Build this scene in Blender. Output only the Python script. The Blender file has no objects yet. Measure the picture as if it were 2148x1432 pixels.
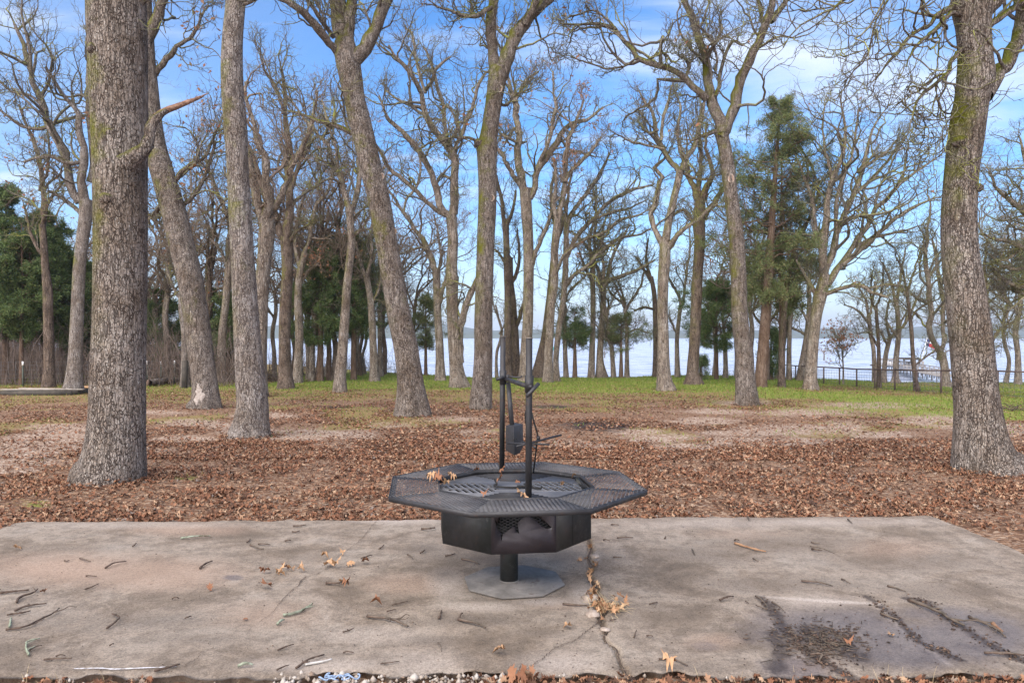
import bpy, math, random
import numpy as np
from mathutils import Vector
from mathutils.geometry import tessellate_polygon

random.seed(7)
sc = bpy.context.scene
COL = sc.collection
R = math.radians

# ------------------------------------------------------------------ camera
F, CX, HY, HC = 1570.0, 1074.0, 706.0, 1.5      # pixels of a 2148 px wide frame, camera height in metres
cam_d = bpy.data.cameras.new("camera")
cam = bpy.data.objects.new("camera", cam_d); COL.objects.link(cam)
cam.location = (0, 0, HC); cam.rotation_euler = (R(90), 0, 0)
cam_d.sensor_width = 36; cam_d.lens = F / 2148 * 36
cam_d.shift_y = -(716 - HY) / 2148
cam_d.clip_start = 0.05; cam_d.clip_end = 9000
sc.camera = cam

# ------------------------------------------------------------------ world, sun, exposure
SUN_EL, SUN_AZ = R(38), R(205)      # azimuth measured clockwise from +Y (view direction)
SKY_STRENGTH, CLOUD = 0.085, 7.2
w = bpy.data.worlds.new("World"); sc.world = w; w.use_nodes = True
wn = w.node_tree; wn.nodes.clear()
def N(nt, typ, ins=None, **props):
    n = nt.nodes.new(typ)
    for k, v in props.items(): setattr(n, k, v)
    for k, v in (ins or {}).items():
        s = n.inputs[k]
        if isinstance(v, bpy.types.NodeSocket): nt.links.new(v, s)
        elif isinstance(v, bpy.types.Node): nt.links.new(v.outputs[0], s)
        else: s.default_value = v
    return n
def rgb(c): return (c[0], c[1], c[2], 1.0)
def mixc(nt, fac, a, b, bt='MIX'):
    n = nt.nodes.new('ShaderNodeMix'); n.data_type = 'RGBA'; n.blend_type = bt
    for s, v in ((n.inputs[0], fac), (n.inputs[6], a), (n.inputs[7], b)):
        if isinstance(v, bpy.types.NodeSocket): nt.links.new(v, s)
        elif isinstance(v, (tuple, list)): s.default_value = rgb(v)
        else: s.default_value = v
    return n.outputs[2]
def math_(nt, op, a, b=0.0, c=0.0, clamp=False):
    n = nt.nodes.new('ShaderNodeMath'); n.operation = op; n.use_clamp = clamp
    for s, v in zip(n.inputs, (a, b, c)):
        if isinstance(v, bpy.types.NodeSocket): nt.links.new(v, s)
        else: s.default_value = v
    return n.outputs[0]
def ramp(nt, fac, stops):
    n = nt.nodes.new('ShaderNodeValToRGB'); nt.links.new(fac, n.inputs[0])
    e = n.color_ramp.elements
    while len(e) < len(stops): e.new(0.5)
    for el, (p, c) in zip(e, stops):
        el.position = p; el.color = rgb(c) if isinstance(c, (tuple, list)) else (c, c, c, 1)
    return n.outputs[0]
def maprange(nt, v, a, b, c=0.0, d=1.0, smooth=False):
    n = nt.nodes.new('ShaderNodeMapRange'); n.clamp = True
    if smooth: n.interpolation_type = 'SMOOTHSTEP'
    nt.links.new(v, n.inputs[0])
    for i, x in enumerate((a, b, c, d)): n.inputs[i + 1].default_value = x
    return n.outputs[0]

sky = N(wn, 'ShaderNodeTexSky', sky_type='NISHITA', sun_disc=False, sun_elevation=SUN_EL, sun_rotation=SUN_AZ,
        altitude=100, air_density=1.0, dust_density=0.6, ozone_density=3.0)
tc = N(wn, 'ShaderNodeTexCoord')
sep = N(wn, 'ShaderNodeSeparateXYZ', {0: tc.outputs['Generated']})
# thin stretched clouds: project the direction on a flat layer overhead
zz = math_(wn, 'ADD', math_(wn, 'MAXIMUM', sep.outputs[2], 0.0), 0.14)
px = math_(wn, 'DIVIDE', sep.outputs[0], zz); py = math_(wn, 'DIVIDE', sep.outputs[1], zz)
cv = N(wn, 'ShaderNodeCombineXYZ', {0: px, 1: math_(wn, 'MULTIPLY', py, 1.0), 2: 0.0})
rot = N(wn, 'ShaderNodeMapping', {0: cv.outputs[0]}); rot.inputs['Rotation'].default_value = (0, 0, R(35)); rot.inputs['Scale'].default_value = (0.5, 1.5, 1)
cn = N(wn, 'ShaderNodeTexNoise', {'Vector': rot.outputs[0], 'Scale': 1.3, 'Detail': 7.0, 'Roughness': 0.55, 'Distortion': 0.4})
cl = maprange(wn, cn.outputs[0], 0.42, 0.74, 0.0, 0.72, True)
hz = maprange(wn, sep.outputs[2], 0.0, 0.30, 1.0, 0.0)
hz = math_(wn, 'MULTIPLY', math_(wn, 'POWER', hz, 2.3), 0.9)
lf = maprange(wn, sep.outputs[0], -0.1, -0.9, 0.0, 0.3)       # more thin cloud to the left
cf = math_(wn, 'MAXIMUM', math_(wn, 'MAXIMUM', cl, hz), lf)
skyc = mixc(wn, 1.0, sky.outputs[0], (0.50, 0.92, 1.28), 'MULTIPLY')
cc = mixc(wn, cf, skyc, (CLOUD * 0.97, CLOUD * 0.99, CLOUD * 1.04))
bg = N(wn, 'ShaderNodeBackground', {0: cc, 1: SKY_STRENGTH})
N(wn, 'ShaderNodeOutputWorld', {0: bg.outputs[0]})

sd = bpy.data.lights.new("sun", 'SUN'); sd.energy = 3.5; sd.angle = R(95); sd.color = (1.0, 0.88, 0.74)
so = bpy.data.objects.new("sun", sd); COL.objects.link(so)
dv = Vector((math.sin(SUN_AZ) * math.cos(SUN_EL), math.cos(SUN_AZ) * math.cos(SUN_EL), math.sin(SUN_EL)))
so.rotation_euler = dv.to_track_quat('Z', 'Y').to_euler()
vs = sc.view_settings
sc.display_settings.display_device = 'sRGB'
vs.view_transform = 'Standard'; vs.look = 'None'; vs.gamma = 1; vs.exposure = 1.15; vs.use_curve_mapping = False
sc.render.engine = 'CYCLES'
sc.cycles.use_denoising = True
sc.cycles.max_bounces = 5; sc.cycles.diffuse_bounces = 3; sc.cycles.glossy_bounces = 2; sc.cycles.volume_bounces = 0
sc.cycles.transparent_max_bounces = 8

# ------------------------------------------------------------------ noise and ground height (numpy)
def _hash(ix, iy, s):
    v = (ix.astype(np.int64) * 374761393 + iy.astype(np.int64) * 668265263 + s * 69069) & 0xffffffff
    v = ((v ^ (v >> 13)) * 1274126177) & 0xffffffff
    return ((v ^ (v >> 16)) & 0xffff) / 65535.0
def vnoise(x, y, s=0):
    x = np.asarray(x, float); y = np.asarray(y, float)
    ix = np.floor(x); iy = np.floor(y); fx = x - ix; fy = y - iy
    fx = fx * fx * (3 - 2 * fx); fy = fy * fy * (3 - 2 * fy)
    a = _hash(ix, iy, s); b = _hash(ix + 1, iy, s); c = _hash(ix, iy + 1, s); d = _hash(ix + 1, iy + 1, s)
    return (a * (1 - fx) + b * fx) * (1 - fy) + (c * (1 - fx) + d * fx) * fy
def fbm(x, y, s=0, o=4):
    t = 0; a = 0.5; q = 0
    for i in range(o):
        t = t + a * vnoise(np.asarray(x) * 2 ** i, np.asarray(y) * 2 ** i, s + i * 17); q += a; a *= 0.5
    return t / q
def sst(a, b, x):
    t = np.clip((np.asarray(x, float) - a) / (b - a), 0, 1); return t * t * (3 - 2 * t)
SHX = [-400, -60, -32, -14, -6, -2, 6, 12, 20, 40, 400]
SHY = [150, 130, 84, 56, 42, 37, 37, 43, 40, 38, 38]
def shore(x): return np.interp(x, SHX, SHY)
WATER_Z = -1.9
def gz(x, y):
    x = np.asarray(x, float); y = np.asarray(y, float)
    z = -0.035 - 0.016 * np.clip(y - 8, 0, 75) - 0.03 * np.clip(x - 8, 0, 12) * sst(8, 24, y)
    z = z + 0.05 * (fbm(x * 0.35, y * 0.35, 3, 3) - 0.5) * sst(6.3, 9, y)
    s = shore(x) + 1.2 * (vnoise(x * 0.3, y * 0, 5) - 0.5)
    z = z - 3.2 * sst(0, 4.5, y - s)
    return z
def at(px, py, Y): return np.array([(px - CX) / F * Y, Y, HC - (py - HY) / F * Y])
def hit(px, py, lim=90.0):
    Ys = np.arange(2.5, lim, 0.05)
    X = (px - CX) / F * Ys; Z = HC - (py - HY) / F * Ys
    below = np.nonzero(Z <= gz(X, Ys))[0]
    i = below[0] if len(below) else len(Ys) - 1
    i2 = np.nonzero(Ys > shore(X) - 1.0)[0]          # nothing that is rooted stands past the bank
    if len(i2) and i > i2[0]: i = i2[0]
    return np.array([X[i], Ys[i], float(gz(X[i], Ys[i]))])

# ------------------------------------------------------------------ mesh helpers
def mesh_np(name, V, faces_list, mat=None, parent=None, smooth=True, loc=None, midx=None):
    """faces_list: list of int arrays (M,k), each with its own k"""
    me = bpy.data.meshes.new(name)
    V = np.asarray(V, np.float32)
    me.vertices.add(len(V)); me.vertices.foreach_set('co', V.ravel())
    faces_list = [f for f in faces_list if len(f)]
    loops = np.concatenate([np.asarray(f, np.int32).ravel() for f in faces_list])
    tot = np.concatenate([np.full(len(f), np.asarray(f).shape[1], np.int32) for f in faces_list])
    st = np.concatenate([[0], np.cumsum(tot)[:-1]]).astype(np.int32)
    me.loops.add(len(loops)); me.loops.foreach_set('vertex_index', loops)
    me.polygons.add(len(tot)); me.polygons.foreach_set('loop_start', st); me.polygons.foreach_set('loop_total', tot)
    if smooth: me.polygons.foreach_set('use_smooth', np.ones(len(tot), bool))
    for m in (mat if isinstance(mat, (list, tuple)) else [mat]):
        if m: me.materials.append(m)
    if midx is not None: me.polygons.foreach_set('material_index', np.asarray(midx, np.int32))
    me.update(calc_edges=True)
    o = bpy.data.objects.new(name, me); COL.objects.link(o)
    if parent: o.parent = parent
    if loc is not None: o.location = loc
    return o
def attr(o, name, vals):
    a = o.data.attributes.new(name, 'FLOAT', 'POINT'); a.data.foreach_set('value', np.asarray(vals, np.float32))
def tag(o, label=None, cat=None, group=None, kind=None):
    for k, v in (('label', label), ('category', cat), ('group', group), ('kind', kind)):
        if v: o[k] = v
    return o
def empty(name, loc, label=None, cat=None, group=None):
    o = bpy.data.objects.new(name, None); COL.objects.link(o); o.location = loc
    o.empty_display_size = 0.2
    return tag(o, label, cat, group)
class MB:
    """collects shapes in one mesh"""
    def __init__(s): s.v = []; s.f = {}; s.n = 0
    def add(s, V, faces):
        V = np.asarray(V, float).reshape(-1, 3)
        for f in faces:
            f = np.asarray(f, int)
            if len(f): s.f.setdefault(f.shape[1], []).append(f + s.n)
        s.v.append(V); s.n += len(V)
    def box(s, c, size, rz=0.0, M=None):
        x, y, z = [a / 2 for a in size]
        V = np.array([[i, j, k] for i in (-x, x) for j in (-y, y) for k in (-z, z)])
        if M is not None: V = V @ np.asarray(M).T
        if rz:
            c_, s_ = math.cos(rz), math.sin(rz); V = V @ np.array([[c_, s_, 0], [-s_, c_, 0], [0, 0, 1]])
        s.add(V + np.asarray(c), [[[0, 1, 3, 2], [4, 6, 7, 5], [0, 4, 5, 1], [2, 3, 7, 6], [0, 2, 6, 4], [1, 5, 7, 3]]])
    def bar(s, a, b, w, h=None, up=(0, 0, 1)):
        a = np.asarray(a, float); b = np.asarray(b, float); h = h or w
        t = b - a; L = np.linalg.norm(t); t /= L
        up = np.asarray(up, float)
        if abs(t @ up) > 0.95: up = np.array([1.0, 0, 0]) if abs(t[0]) < 0.9 else np.array([0, 1.0, 0])
        u = np.cross(t, up); u /= np.linalg.norm(u); v = np.cross(u, t)
        M = np.stack([t, u, v], 1)
        s.box((a + b) / 2, (L, w, h), M=M)
    def tube(s, pts, r, sides=8, cap=True):
        P = np.asarray(pts, float)[None]; K = P.shape[1]
        Rr = np.broadcast_to(np.asarray(r, float), (1, K))
        V, Fq, Fc = tube_batch(P, Rr, sides, cap)
        s.add(V, [Fq] + ([Fc] if cap else []))
    def prism(s, poly, z0, z1, cap=True):
        n = len(poly); V = [(x, y, z0) for x, y in poly] + [(x, y, z1) for x, y in poly]
        fs = [[[i, (i + 1) % n, n + (i + 1) % n, n + i] for i in range(n)]]
        if cap: fs += [[list(range(n))[::-1]], [list(range(n, 2 * n))]]
        s.add(V, fs)
    def build(s, name, mat, parent=None, smooth=False, loc=None):
        return mesh_np(name, np.concatenate(s.v), [np.concatenate(f) for f in s.f.values()], mat, parent, smooth, loc)
def norm(a): return a / np.maximum(np.linalg.norm(a, axis=-1, keepdims=True), 1e-9)
def tube_batch(P, Rr, S, cap=False):
    Nn, K, _ = P.shape
    T = norm(np.gradient(P, axis=1))
    avg = norm(P[:, -1] - P[:, 0] + 1e-6)
    ref = np.where(np.abs(avg[:, 2:3]) > 0.7, np.array([[1.0, 0.13, 0]]), np.array([[0.0, 0.1, 1.0]]))[:, None, :]
    U = norm(np.cross(T, np.broadcast_to(ref, T.shape))); Vv = np.cross(T, U)
    th = np.arange(S) / S * 2 * math.pi
    V = P[:, :, None, :] + Rr[:, :, None, None] * (np.cos(th)[None, None, :, None] * U[:, :, None, :] + np.sin(th)[None, None, :, None] * Vv[:, :, None, :])
    b = (np.arange(Nn) * K * S)[:, None, None]; k = (np.arange(K - 1) * S)[None, :, None]; j = np.arange(S)[None, None, :]; j2 = (j + 1) % S
    q = np.stack([b + k + j, b + k + j2, b + k + S + j2, b + k + S + j], -1).reshape(-1, 4)
    c = None
    if cap:
        e = np.arange(S)
        c0 = (np.arange(Nn) * K * S)[:, None]; 
        c = np.concatenate([c0 + e[::-1][None], c0 + (K - 1) * S + e[None]])
    return V.reshape(-1, 3), q, c
def catmull(P, n):
    """resample control rows (M,d) to n rows with a Catmull-Rom curve, even in length"""
    P = np.asarray(P, float)
    if len(P) == 2:
        t = np.linspace(0, 1, n)[:, None]; return P[0] * (1 - t) + P[1] * t
    Q = np.vstack([2 * P[0] - P[1], P, 2 * P[-1] - P[-2]]); out = []
    for i in range(1, len(Q) - 2):
        t = np.linspace(0, 1, 12, endpoint=False)[:, None]
        a, b, c, d = Q[i - 1], Q[i], Q[i + 1], Q[i + 2]
        out.append(0.5 * (2 * b + (c - a) * t + (2 * a - 5 * b + 4 * c - d) * t ** 2 + (3 * b - a - 3 * c + d) * t ** 3))
    out = np.vstack(out + [P[-1:]])
    s = np.concatenate([[0], np.cumsum(np.linalg.norm(np.diff(out[:, :3], axis=0), axis=1))])
    u = np.linspace(0, s[-1], n)
    return np.stack([np.interp(u, s, out[:, k]) for k in range(out.shape[1])], 1)

# ------------------------------------------------------------------ materials
def material(name):
    m = bpy.data.materials.new(name); m.use_nodes = True; nt = m.node_tree; nt.nodes.clear()
    b = nt.nodes.new('ShaderNodeBsdfPrincipled'); o = nt.nodes.new('ShaderNodeOutputMaterial'); nt.links.new(b.outputs[0], o.inputs[0])
    return m, nt, b
def setb(nt, b, **k):
    for n, v in k.items():
        s = b.inputs[n.replace('_', ' ')]
        if isinstance(v, bpy.types.NodeSocket): nt.links.new(v, s)
        elif isinstance(v, (tuple, list)): s.default_value = rgb(v)
        else: s.default_value = v
def bump(nt, b, h, dist, strength=1.0):
    n = N(nt, 'ShaderNodeBump', {'Height': h, 'Distance': dist, 'Strength': strength}); nt.links.new(n.outputs[0], b.inputs['Normal']); return n
def simple(name, c1, c2, scale=20.0, rough=0.7, bd=0.0, metal=0.0, detail=5.0, spec=0.5):
    m, nt, b = material(name)
    t = N(nt, 'ShaderNodeTexCoord'); n = N(nt, 'ShaderNodeTexNoise', {'Vector': t.outputs['Object'], 'Scale': scale, 'Detail': detail, 'Roughness': 0.6})
    setb(nt, b, Base_Color=ramp(nt, n.outputs[0], [(0.32, c1), (0.68, c2)]), Roughness=rough, Metallic=metal)
    b.inputs['Specular IOR Level'].default_value = spec
    if bd: bump(nt, b, n.outputs[0], bd)
    return m
def bark(name, plate, plate2, crack, scale=26.0, moss=0.5, dist=0.02, lichen=0.5, zs=0.3):
    m, nt, b = material(name)
    t = N(nt, 'ShaderNodeTexCoord'); oi = N(nt, 'ShaderNodeObjectInfo')
    off = N(nt, 'ShaderNodeVectorMath', {0: t.outputs['Object'], 1: N(nt, 'ShaderNodeCombineXYZ', {0: math_(nt, 'MULTIPLY', oi.outputs['Random'], 9.0)}).outputs[0]}, operation='ADD')
    mp = N(nt, 'ShaderNodeVectorMath', {0: off.outputs[0], 1: (scale, scale, scale * zs)}, operation='MULTIPLY')
    dn = N(nt, 'ShaderNodeTexNoise', {'Vector': mp.outputs[0], 'Scale': 0.55, 'Detail': 3.0})
    dd = N(nt, 'ShaderNodeVectorMath', {0: dn.outputs[1], 3: 1.5}, operation='SCALE')
    mv = N(nt, 'ShaderNodeVectorMath', {0: mp.outputs[0], 1: dd.outputs[0]}, operation='ADD')
    ve = N(nt, 'ShaderNodeTexVoronoi', {'Vector': mv.outputs[0], 'Scale': 1.0}, feature='DISTANCE_TO_EDGE')
    vc = N(nt, 'ShaderNodeTexVoronoi', {'Vector': mv.outputs[0], 'Scale': 1.0}, feature='F1')
    fn = N(nt, 'ShaderNodeTexNoise', {'Vector': off.outputs[0], 'Scale': 70.0, 'Detail': 4.0, 'Roughness': 0.7})
    ln = N(nt, 'ShaderNodeTexNoise', {'Vector': off.outputs[0], 'Scale': 1.9, 'Detail': 7.0, 'Roughness': 0.7})
    v2 = N(nt, 'ShaderNodeTexVoronoi', {'Vector': mv.outputs[0], 'Scale': 2.3}, feature='DISTANCE_TO_EDGE')
    wv_ = N(nt, 'ShaderNodeTexNoise', {'Vector': mp.outputs[0], 'Scale': 0.35, 'Detail': 4.0, 'Roughness': 0.6})
    ea = math_(nt, 'ADD', ve.outputs[0], math_(nt, 'MULTIPLY', math_(nt, 'SUBTRACT', wv_.outputs[0], 0.5), 0.42))
    ea = math_(nt, 'ADD', ea, math_(nt, 'MULTIPLY', math_(nt, 'SUBTRACT', fn.outputs[0], 0.5), 0.3))
    r1_ = maprange(nt, ea, -0.03, 0.10, 0, 1, True)
    mf = N(nt, 'ShaderNodeVectorMath', {0: off.outputs[0], 1: (scale * 0.75, scale * 0.75, scale * 0.07)}, operation='MULTIPLY')
    fu = N(nt, 'ShaderNodeTexNoise', {'Vector': mf.outputs[0], 'Scale': 1.0, 'Detail': 3.0, 'Roughness': 0.55, 'Distortion': 0.6})
    fa = maprange(nt, math_(nt, 'ABSOLUTE', math_(nt, 'SUBTRACT', fu.outputs[0], 0.5)), 0.0, 0.035, 0.2, 1.0)
    r1_ = math_(nt, 'MULTIPLY', math_(nt, 'MAXIMUM', r1_, 0.06), fa)
    ridge = math_(nt, 'MULTIPLY', r1_, maprange(nt, math_(nt, 'ADD', v2.outputs[0], math_(nt, 'MULTIPLY', math_(nt, 'SUBTRACT', fn.outputs[0], 0.5), 0.4)), -0.05, 0.10, 0.68, 1.0))
    csep = N(nt, 'ShaderNodeSeparateColor', {0: vc.outputs['Color']})
    pc = mixc(nt, csep.outputs[0], plate, plate2)
    pc = mixc(nt, maprange(nt, ln.outputs[0], 0.38, 0.66, 0.0, 0.8), pc, tuple(c * k_ for c, k_ in zip(plate, (0.60, 0.52, 0.42))))
    spk = math_(nt, 'MULTIPLY', maprange(nt, fn.outputs[0], 0.56, 0.66), maprange(nt, csep.outputs[1], 0.5, 0.75))
    pc = mixc(nt, math_(nt, 'MULTIPLY', spk, lichen), pc, (0.56, 0.56, 0.52))
    col = mixc(nt, ridge, crack, pc)
    if moss:
        g = N(nt, 'ShaderNodeNewGeometry'); s = N(nt, 'ShaderNodeSeparateXYZ', {0: g.outputs['Normal']}); s2 = N(nt, 'ShaderNodeSeparateXYZ', {0: t.outputs['Object']})
        mn = N(nt, 'ShaderNodeTexNoise', {'Vector': off.outputs[0], 'Scale': 2.3, 'Detail': 6.0, 'Roughness': 0.7})
        a = math_(nt, 'ADD', math_(nt, 'MULTIPLY', s.outputs[2], 1.2), math_(nt, 'MULTIPLY', s.outputs[0], -0.55))
        a = math_(nt, 'ADD', a, math_(nt, 'MULTIPLY', math_(nt, 'SUBTRACT', mn.outputs[0], 0.5), 3.4))
        a = math_(nt, 'MULTIPLY', maprange(nt, a, 0.12, 0.9), maprange(nt, s2.outputs[2], 1.2, 3.6, 0.0, 1.0))
        mc = mixc(nt, mn.outputs[0], (0.10, 0.105, 0.014), (0.29, 0.29, 0.03))
        col = mixc(nt, math_(nt, 'MULTIPLY', a, moss), col, mc)
    setb(nt, b, Base_Color=col, Roughness=0.92); b.inputs['Specular IOR Level'].default_value = 0.15
    hh = math_(nt, 'ADD', ridge, math_(nt, 'MULTIPLY', fn.outputs[0], 0.3))
    bump(nt, b, hh, dist, 1.0)
    return m
M = {}
M['oak'] = bark('oak_bark', (0.345, 0.28, 0.235), (0.50, 0.43, 0.375), (0.055, 0.038, 0.03), 42, 0.95, 0.03, 0.9, 0.40)
M['oak_pale'] = bark('pale_oak_bark', (0.40, 0.34, 0.30), (0.55, 0.485, 0.44), (0.09, 0.065, 0.055), 42, 0.8, 0.022, 0.8, 0.36)
M['oak_far'] = bark('far_oak_bark', (0.43, 0.35, 0.29), (0.56, 0.48, 0.41), (0.11, 0.082, 0.065), 24, 0.6, 0.03, 0.6)
M['oak_dark'] = bark('dark_bark', (0.22, 0.165, 0.13), (0.31, 0.24, 0.195), (0.06, 0.043, 0.035), 22, 0.6, 0.02, 0.25)
M['cedar_bark'] = bark('cedar_bark', (0.22, 0.145, 0.105), (0.31, 0.225, 0.175), (0.10, 0.06, 0.04), 34, 0.0, 0.012, 0.1, 0.1)
def twig_mat(name, c1, c2, mossc, moss):
    m, nt, b = material(name)
    t = N(nt, 'ShaderNodeTexCoord'); n = N(nt, 'ShaderNodeTexNoise', {'Vector': t.outputs['Object'], 'Scale': 1.7, 'Detail': 6.0, 'Roughness': 0.75})
    n2 = N(nt, 'ShaderNodeTexNoise', {'Vector': t.outputs['Object'], 'Scale': 30.0, 'Detail': 2.0})
    g = N(nt, 'ShaderNodeNewGeometry'); s = N(nt, 'ShaderNodeSeparateXYZ', {0: g.outputs['Normal']})
    base = mixc(nt, maprange(nt, n2.outputs[0], 0.35, 0.65), c1, c2)
    a = math_(nt, 'ADD', math_(nt, 'MULTIPLY', s.outputs[2], 0.8), math_(nt, 'MULTIPLY', math_(nt, 'SUBTRACT', n.outputs[0], 0.5), 5.0))
    a = math_(nt, 'MULTIPLY', maprange(nt, a, 0.15, 0.9), moss)
    setb(nt, b, Base_Color=mixc(nt, a, base, mossc), Roughness=0.9); b.inputs['Specular IOR Level'].default_value = 0.2
    return m
M['twig'] = twig_mat('oak_twig_bark', (0.065, 0.052, 0.043), (0.19, 0.165, 0.142), (0.29, 0.30, 0.04), 0.75)
M['twig_brown'] = twig_mat('brown_twig_bark', (0.15, 0.105, 0.08), (0.27, 0.21, 0.17), (0.15, 0.15, 0.05), 0.3)
def island_mat(name, stops, rough=0.8, transl=0.0):
    m, nt, b = material(name)
    g = N(nt, 'ShaderNodeNewGeometry')
    t = N(nt, 'ShaderNodeTexCoord'); n = N(nt, 'ShaderNodeTexNoise', {'Vector': t.outputs['Object'], 'Scale': 60.0, 'Detail': 3.0})
    c = ramp(nt, g.outputs['Random Per Island'], stops)
    c = mixc(nt, 1.0, c, ramp(nt, n.outputs[0], [(0.3, 0.78), (0.7, 1.0)]), 'MULTIPLY')
    setb(nt, b, Base_Color=c, Roughness=rough); b.inputs['Specular IOR Level'].default_value = 0.25
    if transl:
        tr = N(nt, 'ShaderNodeBsdfTranslucent', {0: c}); mx = N(nt, 'ShaderNodeMixShader', {0: transl, 1: b.outputs[0], 2: tr.outputs[0]})
        nt.links.new(mx.outputs[0], nt.nodes['Material Output'].inputs[0])
    return m
M['leaf'] = island_mat('fallen_oak_leaf', [(0.0, (0.07, 0.04, 0.028)), (0.2, (0.16, 0.08, 0.048)), (0.5, (0.27, 0.115, 0.06)), (0.75, (0.34, 0.175, 0.10)), (0.92, (0.50, 0.33, 0.21)), (1.0, (0.22, 0.18, 0.155))])
M['leaf_tan'] = island_mat('tan_oak_leaf', [(0.0, (0.36, 0.18, 0.09)), (0.5, (0.50, 0.29, 0.16)), (1.0, (0.62, 0.42, 0.25))])
M['leaf_tree'] = island_mat('dry_leaf_on_tree', [(0.0, (0.30, 0.12, 0.06)), (0.5, (0.42, 0.21, 0.12)), (1.0, (0.38, 0.27, 0.18))], 0.8, 0.3)
M['cedar'] = island_mat('cedar_foliage', [(0.0, (0.06, 0.095, 0.035)), (0.5, (0.12, 0.18, 0.06)), (0.85, (0.20, 0.27, 0.09)), (1.0, (0.29, 0.28, 0.13))], 0.7, 0.2)
M['cedar_grey'] = island_mat('dusty_cedar_foliage', [(0.0, (0.10, 0.13, 0.05)), (0.5, (0.18, 0.22, 0.085)), (0.85, (0.26, 0.29, 0.12)), (1.0, (0.34, 0.24, 0.13))], 0.7, 0.2)
M['grass'] = island_mat('grass_blade', [(0.0, (0.12, 0.19, 0.03)), (0.5, (0.23, 0.33, 0.045)), (1.0, (0.38, 0.38, 0.11))], 0.7, 0.3)
M['thicket'] = simple('thicket_stem', (0.10, 0.07, 0.055), (0.24, 0.18, 0.15), 2.0, 0.9)

# ground
gm, nt, b = material('leaf_strewn_ground')
geo = N(nt, 'ShaderNodeNewGeometry'); pos = geo.outputs['Position']
def A(n_): return N(nt, 'ShaderNodeAttribute', attribute_name=n_).outputs['Fac']
n1 = N(nt, 'ShaderNodeTexNoise', {'Vector': pos, 'Scale': 22.0, 'Detail': 8.0, 'Roughness': 0.75})
n2 = N(nt, 'ShaderNodeTexNoise', {'Vector': pos, 'Scale': 1.1, 'Detail': 6.0, 'Roughness': 0.6})
n5 = N(nt, 'ShaderNodeTexNoise', {'Vector': pos, 'Scale': 3.2, 'Detail': 6.0, 'Roughness': 0.7})
v1 = N(nt, 'ShaderNodeTexVoronoi', {'Vector': pos, 'Scale': 36.0, 'Randomness': 1.0})
vs1 = N(nt, 'ShaderNodeSeparateColor', {0: v1.outputs['Color']})
lit = ramp(nt, vs1.outputs[0], [(0.0, (0.14, 0.075, 0.045)), (0.35, (0.25, 0.14, 0.085)), (0.65, (0.38, 0.225, 0.135)), (0.9, (0.54, 0.38, 0.26)), (1.0, (0.34, 0.26, 0.20))])
lit = mixc(nt, maprange(nt, n1.outputs[0], 0.33, 0.55), (0.12, 0.068, 0.048), lit)
sand = mixc(nt, maprange(nt, n1.outputs[0], 0.35, 0.65), (0.36, 0.26, 0.19), (0.70, 0.56, 0.45))
sand = mixc(nt, maprange(nt, vs1.outputs[1], 0.50, 0.62), sand, (0.27, 0.15, 0.09))
grn = mixc(nt, maprange(nt, n1.outputs[0], 0.35, 0.65), (0.15, 0.20, 0.03), (0.30, 0.38, 0.05))
grn = mixc(nt, maprange(nt, vs1.outputs[1], 0.60, 0.72), grn, (0.33, 0.22, 0.12))
olv = mixc(nt, maprange(nt, vs1.outputs[2], 0.3, 0.7), (0.27, 0.235, 0.08), (0.32, 0.19, 0.11))
def thr(a, lo=0.36, hi=0.64, k=1.0):
    q = math_(nt, 'ADD', a, math_(nt, 'MULTIPLY', math_(nt, 'SUBTRACT', n1.outputs[0], 0.5), k)); q = math_(nt, 'ADD', q, math_(nt, 'MULTIPLY', math_(nt, 'SUBTRACT', n5.outputs[0], 0.5), 1.5))
    return maprange(nt, q, lo, hi)
c = mixc(nt, thr(A('olive')), lit, olv)
c = mixc(nt, thr(A('green')), c, grn)
c = mixc(nt, thr(A('sand'), 0.3, 0.75, 1.6), c, sand)
c = mixc(nt, thr(A('char'), 0.35, 0.8, 1.5), c, (0.06, 0.048, 0.045))
setb(nt, b, Base_Color=c, Roughness=0.95); b.inputs['Specular IOR Level'].default_value = 0.1
bump(nt, b, math_(nt, 'ADD', n1.outputs[0], math_(nt, 'MULTIPLY', v1.outputs[0], 0.6)), 0.04, 0.8)
M['ground'] = gm

# ------------------------------------------------------------------ ground sheet
def spread(lo, hi, step, far_, g=1.25):
    a = list(np.arange(lo, hi + 1e-6, step)); d = step
    while a[-1] < far_: d *= g; a.append(a[-1] + d)
    d = step; pre = []
    cur = lo
    while cur > -far_: d *= g; cur -= d; pre.append(cur)
    return np.array(pre[::-1] + a)
gx = spread(-26, 28, 0.14, 2600)
gy = np.concatenate([[-900, -300, -100, -40, -15, -5, -1, 1, 2, 2.6], np.arange(3.0, 16, 0.07), np.arange(16, 62, 0.18)])
e = 62.0; d = 0.5
ext = []
while e < 400: ext.append(e); d *= 1.3; e += d
gy = np.concatenate([gy, ext])
GX, GY = np.meshgrid(gx, gy); Gz = gz(GX, GY)
def project(X, Y, Z):
    Y = np.maximum(Y, 0.3); return CX + F * X / Y, HY + F * (HC - Z) / Y
def ell(px, py, items, amp=0.45, s=11, X=None, Y=None):
    """soft noisy blobs given by centre and half size as seen where they lie on the ground"""
    m = np.zeros_like(px)
    nz = fbm(X * 1.3, Y * 0.8, s, 4) - 0.5
    for (cx, cy, rx, ry, k) in items:
        d_ = np.sqrt(((px - cx) / rx) ** 2 + ((py - cy) / ry) ** 2)
        m = np.maximum(m, k * np.clip(1.35 - d_ + nz * 2 * amp, 0, 1))
    return m
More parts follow.
